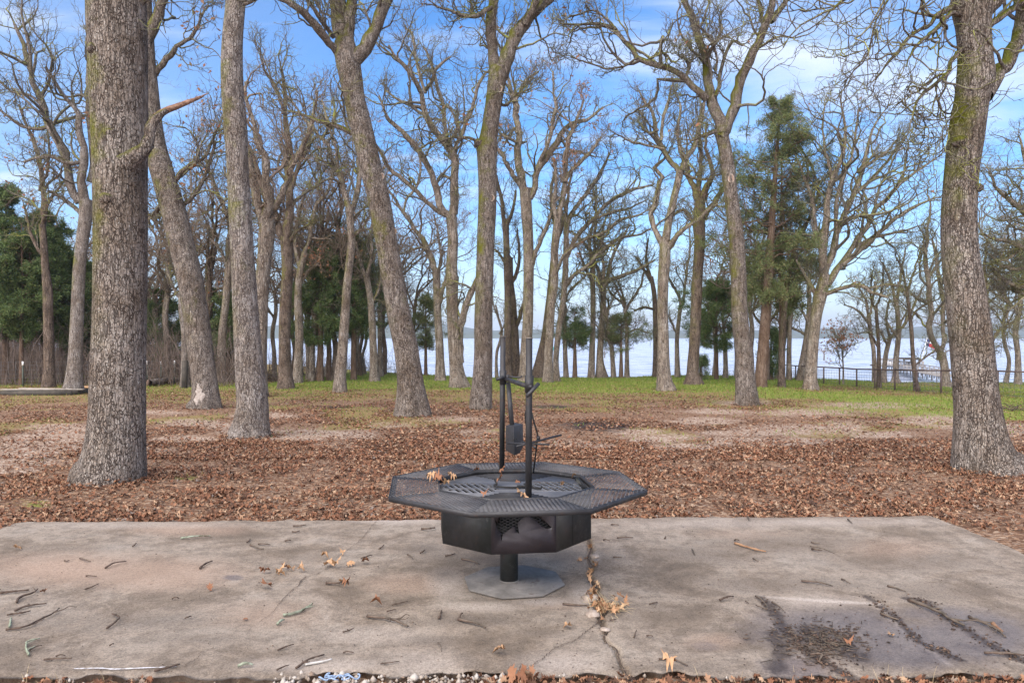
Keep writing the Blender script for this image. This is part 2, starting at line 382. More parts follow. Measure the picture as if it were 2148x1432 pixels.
SAND = [(90, 930, 160, 22, 1), (520, 905, 60, 6, .8), (1250, 935, 50, 6, .8), (1330, 905, 60, 6, .7), (1440, 935, 90, 7, .8), (1570, 908, 80, 6, .9), (1690, 925, 110, 8, .7), (1840, 912, 90, 8, .8), (1920, 935, 60, 8, .5), (1000, 925, 60, 6, .5), (400, 920, 80, 6, .8), (560, 870, 80, 5, .9), (330, 865, 70, 5, .8), (950, 880, 70, 6, .6), (1500, 862, 90, 5, .8), (2060, 895, 90, 8, .8), (60, 965, 120, 14, 1), (60, 940, 120, 30, 1), (30, 985, 70, 14, .7), (400, 886, 70, 7, 1), (480, 893, 60, 7, .9), (130, 900, 90, 12, .7), (660, 912, 120, 12, .8), (700, 935, 60, 8, .5),
        (1370, 921, 80, 9, 1), (1480, 884, 90, 8, .9), (1560, 925, 90, 10, .7), (1640, 900, 120, 12, .8), (1760, 898, 70, 12, 1), (1700, 865, 130, 8, .7), (1830, 850, 120, 7, .7),
        (1950, 880, 90, 12, .7), (2120, 905, 70, 10, .5), (1560, 845, 60, 6, .7), (350, 945, 80, 10, .5), (1180, 930, 70, 8, .6), (1000, 905, 60, 8, .4), (820, 892, 60, 6, .5)]
CHAR = [(700, 855, 60, 7, .9), (1240, 893, 100, 14, 1), (1160, 853, 60, 5, .8), (900, 812, 60, 5, .6), (900, 828, 50, 4, .6), (1020, 900, 50, 12, .3), (700, 985, 120, 16, .3), (640, 1040, 300, 22, .35),
        (1620, 1040, 380, 26, .35), (300, 1010, 100, 12, .35), (1850, 990, 120, 18, .3)]
def masks(X, Y, Z):
    px, py = project(X, Y, Z)
    nz = fbm(X * 0.45, Y * 0.45, 21, 4) - 0.5
    fine = fbm(X * 2.2, Y * 2.2, 31, 4) - 0.5
    row = py + nz * 26 + fine * 18
    side = np.interp(px, [-200, 300, 500, 900, 1400, 1700, 2000, 2300], [812, 818, 822, 818, 824, 842, 858, 872])
    green = sst(10, -12, row - side)
    olive = sst(side_o := 52, 0, row - side) * (0.75 + 0.8 * fine)
    olive = np.maximum(olive, 0.85 * sst(0.48, 0.68, fbm(X * 0.8, Y * 0.8, 77, 4)) * sst(1000, 880, py))
    strip = ell(px, py, [(1850, 858, 190, 10, 1), (2000, 870, 200, 10, 1), (60, 1060, 70, 14, .7), (1900, 1105, 40, 10, .6), (390, 1000, 40, 8, .5), (2120, 870, 60, 12, 1)], 0.35, 9, X, Y)
    brown = ell(px, py, [(1760, 815, 120, 7, 1), (1900, 825, 130, 8, 1), (2060, 830, 80, 12, .9), (1650, 846, 120, 7, .8), (1960, 806, 200, 7, .9), (1400, 818, 60, 5, .6), (1520, 825, 70, 5, .5), (230, 835, 300, 14, .5)], 0.4, 41, X, Y)
    green = np.clip(np.maximum(green, strip) - brown, 0, 1) * (0.15 + 1.7 * (fbm(X * 0.7, Y * 0.5, 51, 4)))
    far_l = sst(-6, -14, X) * sst(20, 26, Y)
    green = green * (1 - 0.75 * far_l)
    return dict(green=np.clip(green, 0, 1), olive=np.clip(olive, 0, 1), sand=ell(px, py, [(a, b_, c_ * 1.1, d_ * 1.25, min(1, e_ * 1.15)) for a, b_, c_, d_, e_ in SAND], 0.55, 13, X, Y), char=ell(px, py, CHAR, 0.5, 15, X, Y) * 0.85)
nx, ny = len(gx), len(gy)
idx = np.arange(nx * ny).reshape(ny, nx)
q = np.stack([idx[:-1, :-1], idx[:-1, 1:], idx[1:, 1:], idx[1:, :-1]], -1).reshape(-1, 4)
V = np.stack([GX, GY, Gz], -1).reshape(-1, 3)
ground = mesh_np('ground', V, [q], M['ground']); tag(ground, kind='structure')
for k, v in masks(V[:, 0], V[:, 1], V[:, 2]).items(): attr(ground, k, v)

# ------------------------------------------------------------------ lake and far shore
m, nt, b = material('lake_water')
geo = N(nt, 'ShaderNodeNewGeometry')
mp = N(nt, 'ShaderNodeVectorMath', {0: geo.outputs['Position'], 1: (0.45, 1.0, 1.0)}, operation='MULTIPLY')
wa = N(nt, 'ShaderNodeTexNoise', {'Vector': mp.outputs[0], 'Scale': 0.55, 'Detail': 8.0, 'Roughness': 0.72, 'Distortion': 0.3})
wc = N(nt, 'ShaderNodeTexNoise', {'Vector': N(nt, 'ShaderNodeVectorMath', {0: geo.outputs['Position'], 1: (0.25, 0.5, 1.0)}, operation='MULTIPLY').outputs[0], 'Scale': 1.0, 'Detail': 6.0, 'Roughness': .75})
setb(nt, b, Base_Color=mixc(nt, maprange(nt, math_(nt, 'ADD', math_(nt, 'MULTIPLY', wa.outputs[0], .5), math_(nt, 'MULTIPLY', wc.outputs[0], .5)), .42, .56), (0.30, 0.36, 0.52), (0.74, 0.77, 0.86)), Roughness=0.2); b.inputs['IOR'].default_value = 1.33  # bright and dark ripple reflections of the sky painted into the water colour
bump(nt, b, wa.outputs[0], 1.3, 1.0)
ys = np.concatenate([np.arange(30, 200, 4), np.geomspace(200, 2600, 40)]); xs = np.concatenate([-np.geomspace(3000, 20, 40), np.linspace(-15, 15, 9), np.geomspace(20, 3000, 40)])
LX, LY = np.meshgrid(xs, ys); li = np.arange(LX.size).reshape(LX.shape)
lake = mesh_np('water', np.stack([LX, LY, np.full_like(LX, WATER_Z)], -1).reshape(-1, 3), [np.stack([li[:-1, :-1], li[:-1, 1:], li[1:, 1:], li[1:, :-1]], -1).reshape(-1, 4)], m)
tag(lake, kind='structure')
fs = simple('far_wooded_shore', (0.05, 0.075, 0.045), (0.11, 0.12, 0.07), 0.03, 0.95)
xs = np.arange(-2600, 2600, 6.0); ds = np.array([0, 10, 30, 60, 110, 200, 400, 800, 1300])
SX, SD = np.meshgrid(xs, ds)
base = 1450 + 120 * (fbm(SX / 500, SX * 0, 61, 3) - 0.5)
hill = 8 + 36 * fbm(SX / 330, SX * 0 + 2, 63, 3) * (1 + 0.35 * sst(200, -500, SX))
prof = np.interp(SD, [0, 10, 30, 60, 110, 200, 400, 800, 1300], [0, 0.25, 0.4, 0.5, 0.6, 0.75, 0.95, 1.0, 0.6])
SZ = WATER_Z - 0.4 + hill * prof + (fbm(SX / 9, SD / 9, 67, 3) - 0.3) * 7 * sst(0, 30, SD)
li = np.arange(SX.size).reshape(SX.shape)
shore_o = mesh_np('far_shore_hills', np.stack([SX, base + SD, SZ], -1).reshape(-1, 3), [np.stack([li[:-1, :-1], li[:-1, 1:], li[1:, 1:], li[1:, :-1]], -1).reshape(-1, 4)], fs)
tag(shore_o, kind='structure')
# ------------------------------------------------------------------ trees
def grow(P, Rr, m, tmin, lscale, lmin, lmax, ang, gnarl, up, K, rmin, rng, kr=0.011, tmax=0.98):
    Nn, KP, _ = P.shape
    L = np.linalg.norm(np.diff(P, axis=1), axis=2).sum(1)
    t = tmin + (tmax - tmin) * (np.arange(m)[None] + rng.random((Nn, m))) / m
    f = t * (KP - 1); i = np.minimum(f.astype(int), KP - 2); fr = (f - i)[..., None]; r_ = np.arange(Nn)[:, None]
    p = P[r_, i] * (1 - fr) + P[r_, i + 1] * fr
    T = norm(P[r_, i + 1] - P[r_, i]); rp = Rr[r_, i] * (1 - fr[..., 0]) + Rr[r_, i + 1] * fr[..., 0]
    a = ang * (0.6 + 0.8 * rng.random((Nn, m, 1)))
    rv = rng.normal(size=(Nn, m, 3)); perp = norm(rv - (rv * T).sum(-1, keepdims=True) * T)
    d = norm(T * np.cos(a) + perp * np.sin(a) + np.array([0, 0, up * 3]))
    ln = np.clip(L[:, None] * lscale * (1.2 - 0.65 * t) * (0.55 + 0.8 * rng.random((Nn, m))), lmin, lmax)
    Q = np.zeros((Nn, m, K, 3)); Q[:, :, 0] = p; cur = p.copy(); seg = (ln / (K - 1))[..., None]
    for k in range(1, K):
        d = norm(d + gnarl * rng.normal(size=d.shape) + np.array([0, 0, up]))
        cur = cur + d * seg; Q[:, :, k] = cur
    r0 = np.minimum(rp * 0.72, kr * ln + 0.002); r0 = np.maximum(r0, rmin)
    tt = np.linspace(0, 1, K)
    RR = r0[..., None] * (1 - tt) + rmin * 0.5 * tt
    return Q.reshape(-1, K, 3), RR.reshape(-1, K)
def wiggle(C, amp, rng):
    """C rows x,y,z,r"""
    n = len(C); w_ = np.cumsum(rng.normal(size=(n, 3)), 0); w_ -= np.linspace(0, 1, n)[:, None] * w_[-1]; w_ *= amp / max(1e-6, np.abs(w_).max())
    C = C.copy(); C[:, :3] += w_ * [0.7, 1, 0.7]; return C
def trunk_geo(C, S, lump, flare, rng, root_h=0.5):
    """swept trunk with root flare and lumps; rows x,y,z,r"""
    K = len(C); P = C[None, :, :3]; Rr = C[None, :, 3]
    V, q, _ = tube_batch(P, Rr, S); V = V.reshape(K, S, 3)
    ctr = C[:, None, :3]; off = V - ctr
    th = np.arange(S) / S * 2 * math.pi
    zrel = C[:, 2] - C[0, 2]
    lob = np.zeros(S); 
    for k in (3, 4, 5, 7): lob += rng.uniform(0.4, 1) * np.cos(k * th + rng.uniform(0, 6.3)) / 3.2
    fl = flare * np.exp(-np.maximum(zrel, 0) / root_h)[:, None] * (1.0 + 0.75 * lob[None] * 1.3)
    ph = rng.uniform(0, 50)
    lm = (fbm(np.cos(th)[None] * 1.6 + ph + 9, zrel[:, None] * 1.3 + np.sin(th)[None] * 1.6 + ph, 5, 4) - 0.5) * 2 * lump
    V = ctr + off * (1 + fl * 0.5 + lm)[..., None]
    return V.reshape(-1, 3), q
TREES = {}
def px_path(pts, Y0, dy=0.0, bend=0.0):
    out = []; n = len(pts)
    for k, p in enumerate(pts):
        x, y = p[0], p[1]; wpx = p[2]
        s = k / max(1, n - 1); Y = Y0 + dy * s + bend * math.sin(s * 3.1)
        a = at(x, y, Y); out.append([a[0], a[1], a[2], wpx / F * Y / 2])
    return np.array(out)
def fillw(pts):
    """fill widths missing from (x, y) rows"""
    n = len(pts); w_ = [p[2] if len(p) > 2 else None for p in pts]
    ks = [i for i, v in enumerate(w_) if v is not None]; vals = [w_[i] for i in ks]
    wi = np.interp(range(n), ks, vals); return [(p[0], p[1], wi[i]) for i, p in enumerate(pts)]
def tree(name, label, trunk, limbs=(), auto=0, alen=4.5, seed=1, mat='oak_far', twig='twig', S=14, lump=0.07, flare=0.9, dens=1.0, Yov=None,
         group=None, leaves=0, l1=7, l2=5, l3=5, gn=0.30, up=0.07, extra_up=True, rmin=0.0052, cat='oak tree', spread_a=0.75, step=0.12, root_h=0.5, parent_name=None):
    rng = np.random.default_rng(seed)
    tr = fillw(trunk); base = hit(tr[0][0], tr[0][1]) if Yov is None else None
    Y0 = base[1] if Yov is None else Yov
    C = px_path(tr, Y0)
    g0 = float(gz(C[0, 0], Y0)); C[0, 2] = g0
    C = np.vstack([[C[0, 0], C[0, 1], g0 - 0.25, C[0, 3] * 1.05], C])
    Lt = np.linalg.norm(np.diff(C[:, :3], axis=0), axis=1).sum()
    C = catmull(C, max(12, int(Lt / step)))
    org = np.array([C[0, 0], C[0, 1], g0])
    root = empty(name, org, label, cat, group)
    V, q = trunk_geo(C - np.append(org, 0), S, lump, flare, rng, root_h)
    lim = []
    for lp in limbs:
        dy = rng.uniform(-0.9, 0.9); pth = fillw(lp)
        LC = px_path(pth, Y0, dy * (0.25 + len(pth) * 0.12), rng.uniform(-0.3, 0.3))
        n = 18; LC = catmull(LC, n); LC = wiggle(LC, 0.035 * np.linalg.norm(LC[-1, :3] - LC[0, :3]) + 0.0, rng)
        lim.append(LC)
    if auto:
        top = C[-1]; TT = norm(C[-1, :3] - C[-4, :3]); P_ = []; 
        for a_ in range(auto):
            t0 = 1.0 if a_ < 2 else rng.uniform(0.55, 0.97)
            k = int(t0 * (len(C) - 1)); s_ = C[k]
            az = (a_ / auto + rng.uniform(-.1, .1)) * 6.283; ang = rng.uniform(0.25, spread_a) if a_ >= 1 else 0.12
            d = norm(TT + np.array([math.cos(az), math.sin(az), 0.0]) * math.tan(ang)); ln = alen * rng.uniform(0.75, 1.2) * (1.1 if a_ < 2 else 0.85)
            n = 18; Q = [s_[:3].copy()]; 
            for k2 in range(n - 1):
                d = norm(d + 0.20 * rng.normal(size=3) + [0, 0, 0.05]); Q.append(Q[-1] + d * ln / (n - 1))
            r0 = s_[3] * rng.uniform(0.5, 0.68) if a_ >= 2 else s_[3] * 0.75
            lim.append(np.column_stack([np.array(Q), np.linspace(r0, 0.012, n)]))
    Vs, Qs, n0 = [V], [q], len(V)
    def addb(P, Rr, Sd):
        nonlocal n0
        v, qq, _ = tube_batch(P - org, Rr, Sd); Vs.append(v); Qs.append(qq + n0); n0 += len(v)
    o = None
    if lim:
        Ms = np.stack(lim); P0, R0 = Ms[..., :3], np.maximum(Ms[..., 3], 0.006)
        # bigger limbs rendered with a few more sides, all in the limbs mesh
        Vs2, Qs2 = [], []; m0 = 0
        v, qq, _ = tube_batch(P0 - org, R0, 10); nb = len(v)
        v = v.reshape(len(lim), 18, 10, 3); cc_ = (P0 - org)[:, :, None]; th = np.arange(10)
        v = cc_ + (v - cc_) * (1 + 0.22 * (rng.random((len(lim), 18, 1, 1)) - 0.5) + 0.12 * (rng.random((len(lim), 18, 10, 1)) - 0.5)); v = v.reshape(-1, 3)
        Vs.append(v); Qs.append(qq + n0)
        def cnt(x): return max(1, int(round(x * dens * 1.25)))
        Pt, Rt = C[None, :, :3], C[None, :, 3]
        P1, R1 = grow(P0, R0, cnt(l1), 0.12, 0.55, 0.9, 4.2, 0.8, gn * 1.05, up * .8, 14, rmin * 1.5, rng, 0.016)
        Pc, Rc = grow(P0, R0, 2, 0.93, 0.4, 0.7, 2.6, 0.35, gn * 0.8, up, 14, rmin * 1.3, rng, 0.02, 0.999)
        P1 = np.concatenate([P1, Pc]); R1 = np.concatenate([R1, Rc])
        P2, R2 = grow(P1, R1, cnt(l2), 0.12, 0.5, 0.4, 2.0, 0.8, gn * 1.2, up, 10, rmin * 1.15, rng, 0.0135)
        P3, R3 = grow(P2, R2, max(2, int(round(l3 * dens * .95))), 0.15, 0.5, 0.2, 0.75, 0.8, gn * 1.3, up, 6, rmin * 0.85, rng)
        tv, tq, c0 = [], [], 0
        for Pp, Rp, Sd in ((P1, R1, 5), (P2, R2, 4), (P3, R3, 3)):
            v, qq, _ = tube_batch(Pp - org, Rp, Sd); tv.append(v); tq.append(qq + c0); c0 += len(v)
        mesh_np('crown', np.concatenate(tv), [np.concatenate(tq)], M[twig], root)
        if leaves:
            ends = P3[:, -1] - org; 
            zz_ = rng.choice(len(ends), min(len(ends), leaves), replace=False); cen = ends[zz_]
            # leaves hang in loose bunches
            keep = vnoise(cen[:, 0] * 1.3 + 40, cen[:, 2] * 1.3 + 40, seed) > 0.52; cen = cen[keep]
            cen = np.repeat(cen, 2, 0) + rng.normal(size=(len(cen) * 2, 3)) * 0.05
            lv, lq = leaf_quads(cen, rng, 0.045, 0.08)
            mesh_np('dry_leaves', lv, [lq], M['leaf_tree'], root, False)
    tk = mesh_np('trunk', np.concatenate(Vs), [np.concatenate(Qs)], M[mat], root)
    TREES[name + str(seed)] = root
    return root, C, org, Y0
def leaf_quads(cen, rng, s0, s1):
    n = len(cen); s = rng.uniform(s0, s1, n)[:, None]
    d = norm(rng.normal(size=(n, 3))); e_ = norm(np.cross(d, rng.normal(size=(n, 3))))
    V = np.stack([cen - d * s, cen + e_ * s * 0.5, cen + d * s, cen - e_ * s * 0.5], 1).reshape(-1, 3)
    return V, np.arange(n * 4).reshape(-1, 4)
from mathutils.bvhtree import BVHTree
def front(parent, org, px_, py_, Y):
    t = [c for c in parent.children if c.name.startswith('trunk')][0].data
    key = t.name
    if key not in _BVH: _BVH[key] = BVHTree.FromPolygons([v.co[:] for v in t.vertices], [p.vertices[:] for p in t.polygons])
    c = at(px_, py_, Y) - org; h_ = _BVH[key].ray_cast(Vector((c[0], -3.0, c[2])), Vector((0, 1, 0)))
    return h_[0][1] if h_[0] is not None else None
_BVH = {}
def scar(parent, org, px_, py_, Y, rad, r, ring=True):
    """healed pruning scar: raised pale collar round a dark centre, facing the open lawn"""
    c = at(px_, py_, Y) - org; mb = MB(); n = 20
    s0 = front(parent, org, px_, py_, Y)
    if s0 is not None: c[1] = s0 + 0.012; rad = 0.0
    prof = [(1.25, 0.035), (1.12, -0.012), (1.0, -0.024), (0.86, -0.012), (0.8, 0.004)] if ring else [(1.25, .03), (1.1, -.006), (1.0, -.012), (.95, -.012), (.9, -.01)]
    V, Fq = [], []
    for a, yy in prof:
        for k in range(n):
            t = k / n * 6.2832; wob = 1 + 0.07 * math.sin(3 * t + px_)
            V.append((c[0] + math.cos(t) * a * r * 0.72 * wob, c[1] - rad + yy, c[2] + math.sin(t) * a * r * wob))
    for i in range(len(prof) - 1):
        for k in range(n): Fq.append((i * n + k, i * n + (k + 1) % n, (i + 1) * n + (k + 1) % n, (i + 1) * n + k))
    mb.add(V, [Fq]); mb.build('scar_collar', M['scar'], parent, True)
    mb = MB(); mb.add([V[(len(prof) - 1) * n + k] for k in range(n)], [[list(range(n))]]); mb.build('scar_wood', M['scar_wood'], parent)
M['scar'] = simple('healed_scar_wood', (0.30, 0.24, 0.19), (0.52, 0.43, 0.36), 30, 0.9, 0.005)
M['pale_wood'] = simple('barkless_pale_wood', (.26, .215, .185), (.50, .43, .38), 30, .9, .02)
M['scar_wood'] = simple('cut_wood', (0.20, 0.125, 0.09), (0.38, 0.255, 0.19), 25, 0.9, 0.01)
M['bare_wood'] = simple('weathered_bare_wood', (0.13, 0.06, 0.035), (0.36, 0.21, 0.14), 24, 0.9, 0.03)

# big trees in front, traced
NEAR = dict(S=72, step=0.035, lump=0.05)
r1, C1, o1, Y1 = tree('oak_tree', 'thick oak trunk with a broken bare stub, nearest on the left of the clearing',
    [(226,1008,136),(233,985,126),(240,940,117),(245,880,110),(248,800,107),(251,700,105),(252,600,104),(253,500,104),(252,400,104),(251,300,107),(248,200,110),(247,100,114),(245,0,116),(243,-120,116),(240,-260,90)],
    [[(262,95,34),(275,55,34),(296,10,33),(320,-40,30),(350,-140,22),(400,-260,10)],
     [(225,-200,60),(190,-330,34),(150,-480,12)], [(245,-230,60),(270,-380,30),(300,-520,10)]],
    seed=11, mat='oak', flare=0.7, root_h=0.22, dens=0.8, rmin=0.006, l3=3, **NEAR)
P = fillw([(262,345,44),(288,325,34),(306,310,26),(313,285,21),(318,262,19),(333,243,16),(350,231,9)])
LC = catmull(px_path(P, Y1 - 0.33, 0.15), 26); v, qq, _ = tube_batch((LC[:, :3] - o1)[None], LC[None, :, 3], 20)
v = v + (vnoise(v[:, 0] * 25, v[:, 2] * 25, 4)[:, None] - .5) * 0.025; mesh_np('broken_limb', v, [qq], M['oak'], r1)
P = fillw([(330,244,15),(348,232,14),(372,223,12),(400,212,9),(418,205,6),(432,198,2)])
LC = catmull(px_path(P, Y1 - 0.18, 0.25), 26); v, qq, _ = tube_batch((LC[:, :3] - o1)[None], LC[None, :, 3], 12)
v = v + (vnoise(v[:, 0] * 9, v[:, 2] * 50, 4)[:, None] - .5) * 0.045; mesh_np('splintered_wood', v, [qq], M['bare_wood'], r1)
def burl(parent, org, px_, py_, Y, rad, r, mat):
    c = at(px_, py_, Y) - org + np.array([0, -rad * 0.9, 0]); n, k = 18, 12; V = []
    for i in range(k + 1):
        for j in range(n):
            ph, th = i / k * math.pi, j / n * 6.2832
            dd_ = np.array([math.sin(ph) * math.cos(th), math.sin(ph) * math.sin(th), math.cos(ph) * 0.85])
            rr_ = r * (1 + 0.35 * (float(vnoise(dd_[0] * 2.5 + 9 + px_, dd_[2] * 2.5 + 9 + dd_[1] * 2, 8)) - .5)); V.append(c + dd_ * rr_)
    mb = MB(); mb.add(V, [[(i * n + j, i * n + (j + 1) % n, (i + 1) * n + (j + 1) % n, (i + 1) * n + j) for i in range(k) for j in range(n)]])
    mb.build('burl', mat, parent, True)
for a in ((222, 120, .07), (256, 290, .055), (250, 425, .08), (228, 105, .05)): burl(r1, o1, a[0], a[1], Y1, 0.25, a[2], M['oak'])
r2, C2_, o2, Y2 = tree('oak_tree', 'leaning oak with a pale bark patch near its foot, behind the thick stubbed oak',
    [(430,856,66),(432,835,54),(428,790,49),(421,740,50),(415,690,50),(406,630,50),(396,570,50),(380,510,50),(366,450,50),(350,395,48),(334,340,46),(322,290,43),(314,220,40),(308,150,38),(303,80,36),(300,0,34),(296,-90,30)],
    [[(352,400,20),(338,430,10),(320,455,8)],[(303,100,26),(330,20,22),(360,-50,16),(400,-150,7)],[(300,0,26),(280,-90,18),(250,-200,8)],[(335,350,12),(300,330,10),(262,300,7),(230,240,4)],
     [(362,440,12),(398,420,10),(430,370,8),(452,300,5)],[(310,170,14),(352,120,11),(400,80,8),(430,20,4)],[(350,400,12),(392,350,9),(428,330,7),(470,240,4)]],
    seed=12, mat='oak', S=48, step=0.06, lump=0.05, flare=0.55, leaves=260, rmin=0.006, l3=4)
patch_v = []; nr_, nt_ = 6, 28
for i_ in range(nr_ + 1):
    for k_ in range(nt_):
        t = k_ / nt_ * 6.2832; q_ = i_ / nr_ * (1 + .28 * math.sin(3 * t + 1) + .22 * math.cos(7 * t)); xx, yy = 429 + math.cos(t) * 10 * q_, 826 + math.sin(t) * 19 * q_
        s_ = front(r2, o2, xx, yy, Y2); c_ = at(xx, yy, Y2) - o2; patch_v.append((c_[0], (s_ if s_ is not None else 0) - (.012 if i_ < nr_ else -.01), c_[2]))
mb = MB(); mb.add(patch_v, [[(i_ * nt_ + k_, i_ * nt_ + (k_ + 1) % nt_, (i_ + 1) * nt_ + (k_ + 1) % nt_, (i_ + 1) * nt_ + k_) for i_ in range(nr_) for k_ in range(nt_)]]); mb.build('bare_patch', M['pale_wood'], r2, True)
r3, C3, o3, Y3 = tree('oak_tree', 'tall straight oak with two healed knots and flaring grey roots, left of centre',
    [(524,916,80),(527,890,72),(530,850,64),(526,800,60),(522,750,57),(518,700,54),(514,640,51),(511,580,49),(508,520,47),(504,450,46),(501,390,45),(498,330,44),(495,280,47),(490,220,46),(487,150,44),(488,80,42),(494,0,40),(497,-120,36),(500,-260,28)],
    [[(498,-120,24),(540,-230,16),(600,-330,6)],[(495,-160,22),(450,-260,14),(400,-360,6)],[(493,20,10),(535,0,8),(590,-30,6)]],
    seed=13, mat='oak_pale', S=56, step=0.05, lump=0.06, flare=1.15, root_h=0.22, dens=0.9, rmin=0.006, l3=3)
scar(r3, o3, 513, 523, Y3, 0.22, 0.045); scar(r3, o3, 502, 500, Y3, 0.21, 0.035)
r9, C9, o9, Y9 = tree('oak_tree', 'leaning grey oak forking high up with a mossy limb, just left of the fire pit',
    [(866,872,70),(865,850,64),(862,815,55),(857,770,51),(850,720,50),(838,665,48),(828,610,47),(820,560,46),(811,510,46),(802,460,46),(793,410,46),(781,365,46),(768,310,46),(756,260,46),(744,210,44),(735,160,48),(728,120,50),(722,85,40)],
    [[(726,130,40),(718,70,38),(713,10,36),(708,-80,30),(700,-200,14)],[(738,130,34),(765,95,30),(782,55,27),(805,0,26),(832,-60,20),(870,-150,8)],[(735,110,22),(738,50,22),(737,0,20),(745,-90,12)],
     [(712,120,17),(690,88,17),(660,48,17),(628,20,15),(590,0,12),(540,-25,7)],[(700,78,10),(672,40,9),(650,8,8),(630,-30,5)],[(760,290,12),(728,272,10),(690,258,8),(640,240,6),(600,230,3)]],
    seed=19, mat='oak', S=56, step=0.05, lump=0.05, flare=0.55, rmin=0.006, l3=4)
scar(r9, o9, 803, 372, Y9, 0.23, 0.06); scar(r9, o9, 829, 486, Y9, 0.24, 0.05)
r12, C12, o12, Y12 = tree('oak_tree', 'straight brown oak with three ringed scars, seen just left of the fire pit posts',
    [(1008,858,45),(1009,835,44),(1012,790,40),(1014,740,38),(1014,680,38),(1015,620,37),(1017,560,37),(1019,500,37),(1022,440,38),(1023,390,39),(1022,340,41),(1022,310,44),(1026,280,36),(1032,240,34),(1038,200,36),(1043,165,38),(1044,140,34)],
    [[(1046,165,30),(1062,130,31),(1075,95,29),(1088,65,28),(1108,38,25),(1135,12,22),(1165,-15,20),(1210,-70,10)],[(1040,160,24),(1033,110,22),(1029,70,22),(1034,20,21),(1038,-40,20),(1040,-150,8)],
     [(1030,15,12),(1018,20,11),(1003,34,11),(987,37,10),(965,31,8),(945,22,6),(915,14,4)],[(1103,52,12),(1120,15,16),(1140,-30,10)],[(1010,305,8),(990,292,6),(960,288,5),(935,290,3)],
     [(1040,210,7),(1062,222,6),(1080,200,5),(1105,190,3)],[(987,37,7),(991,18,6),(988,8,4)]],
    seed=22, mat='oak', S=48, step=0.05, lump=0.04, flare=0.4, leaves=120, rmin=0.006, l3=4)
for a in ((1049,191,.075),(1032,418,.075)): scar(r12, o12, a[0], a[1], Y12, 0.225 if a[1] > 250 else .2, a[2])
burl(r12, o12, 1006, 303, Y12, 0.1, 0.13, M['oak'])
r29, C29, o29, Y29 = tree('oak_tree', 'slender oak with a pink round scar and wide mossy limbs, right of the fire pit',
    [(1568,850,45),(1566,825,42),(1563,785,38),(1562,740,36),(1555,695,34),(1551,650,33),(1550,600,32),(1548,550,31),(1545,500,31),(1540,460,30),(1535,420,29),(1530,380,28),(1525,340,28),(1519,305,27),(1512,275,28)],
    [[(1514,285,24),(1528,255,22),(1542,223,21),(1552,190,22),(1566,150,20),(1582,112,18),(1598,80,17),(1613,50,16),(1622,20,14),(1626,-30,10)],[(1616,45,12),(1636,20,11),(1658,-10,10),(1690,-60,5)],
     [(1612,50,9),(1598,44,9),(1596,25,8),(1586,-10,6)],[(1512,282,26),(1503,250,24),(1493,223,23),(1484,195,22),(1480,165,18),(1477,130,16),(1465,94,15),(1455,62,14),(1441,30,14),(1425,0,13),(1400,-60,7)],
     [(1480,128,7),(1495,100,7),(1508,78,6),(1515,58,5),(1508,44,4)],[(1484,210,16),(1462,190,15),(1440,164,14),(1420,144,13),(1400,134,13),(1370,128,12),(1340,118,11),(1322,98,10),(1305,82,9),(1292,62,9),(1265,52,8),(1230,52,6),(1175,50,3)],
     [(1292,62,6),(1270,35,5),(1245,20,4),(1220,28,4),(1190,38,3)],[(1340,118,5),(1300,140,4),(1250,138,4),(1200,120,2)],[(1498,205,9),(1508,180,9),(1510,157,8),(1520,125,7),(1532,95,7),(1543,86,6),(1558,96,4)],
     [(1502,150,6),(1504,110,5),(1485,75,5),(1462,52,4)],[(1510,272,12),(1480,283,8),(1450,295,5)],[(1440,160,6),(1446,140,8),(1440,128,6)],[(1365,124,6),(1385,112,6),(1400,118,5),(1410,132,4)]],
    seed=29, mat='oak', S=48, step=0.05, lump=0.05, flare=0.35, leaves=60, rmin=0.006, l1=6, l3=4)
scar(r29, o29, 1530, 377, Y29, 0.155, 0.1, False)
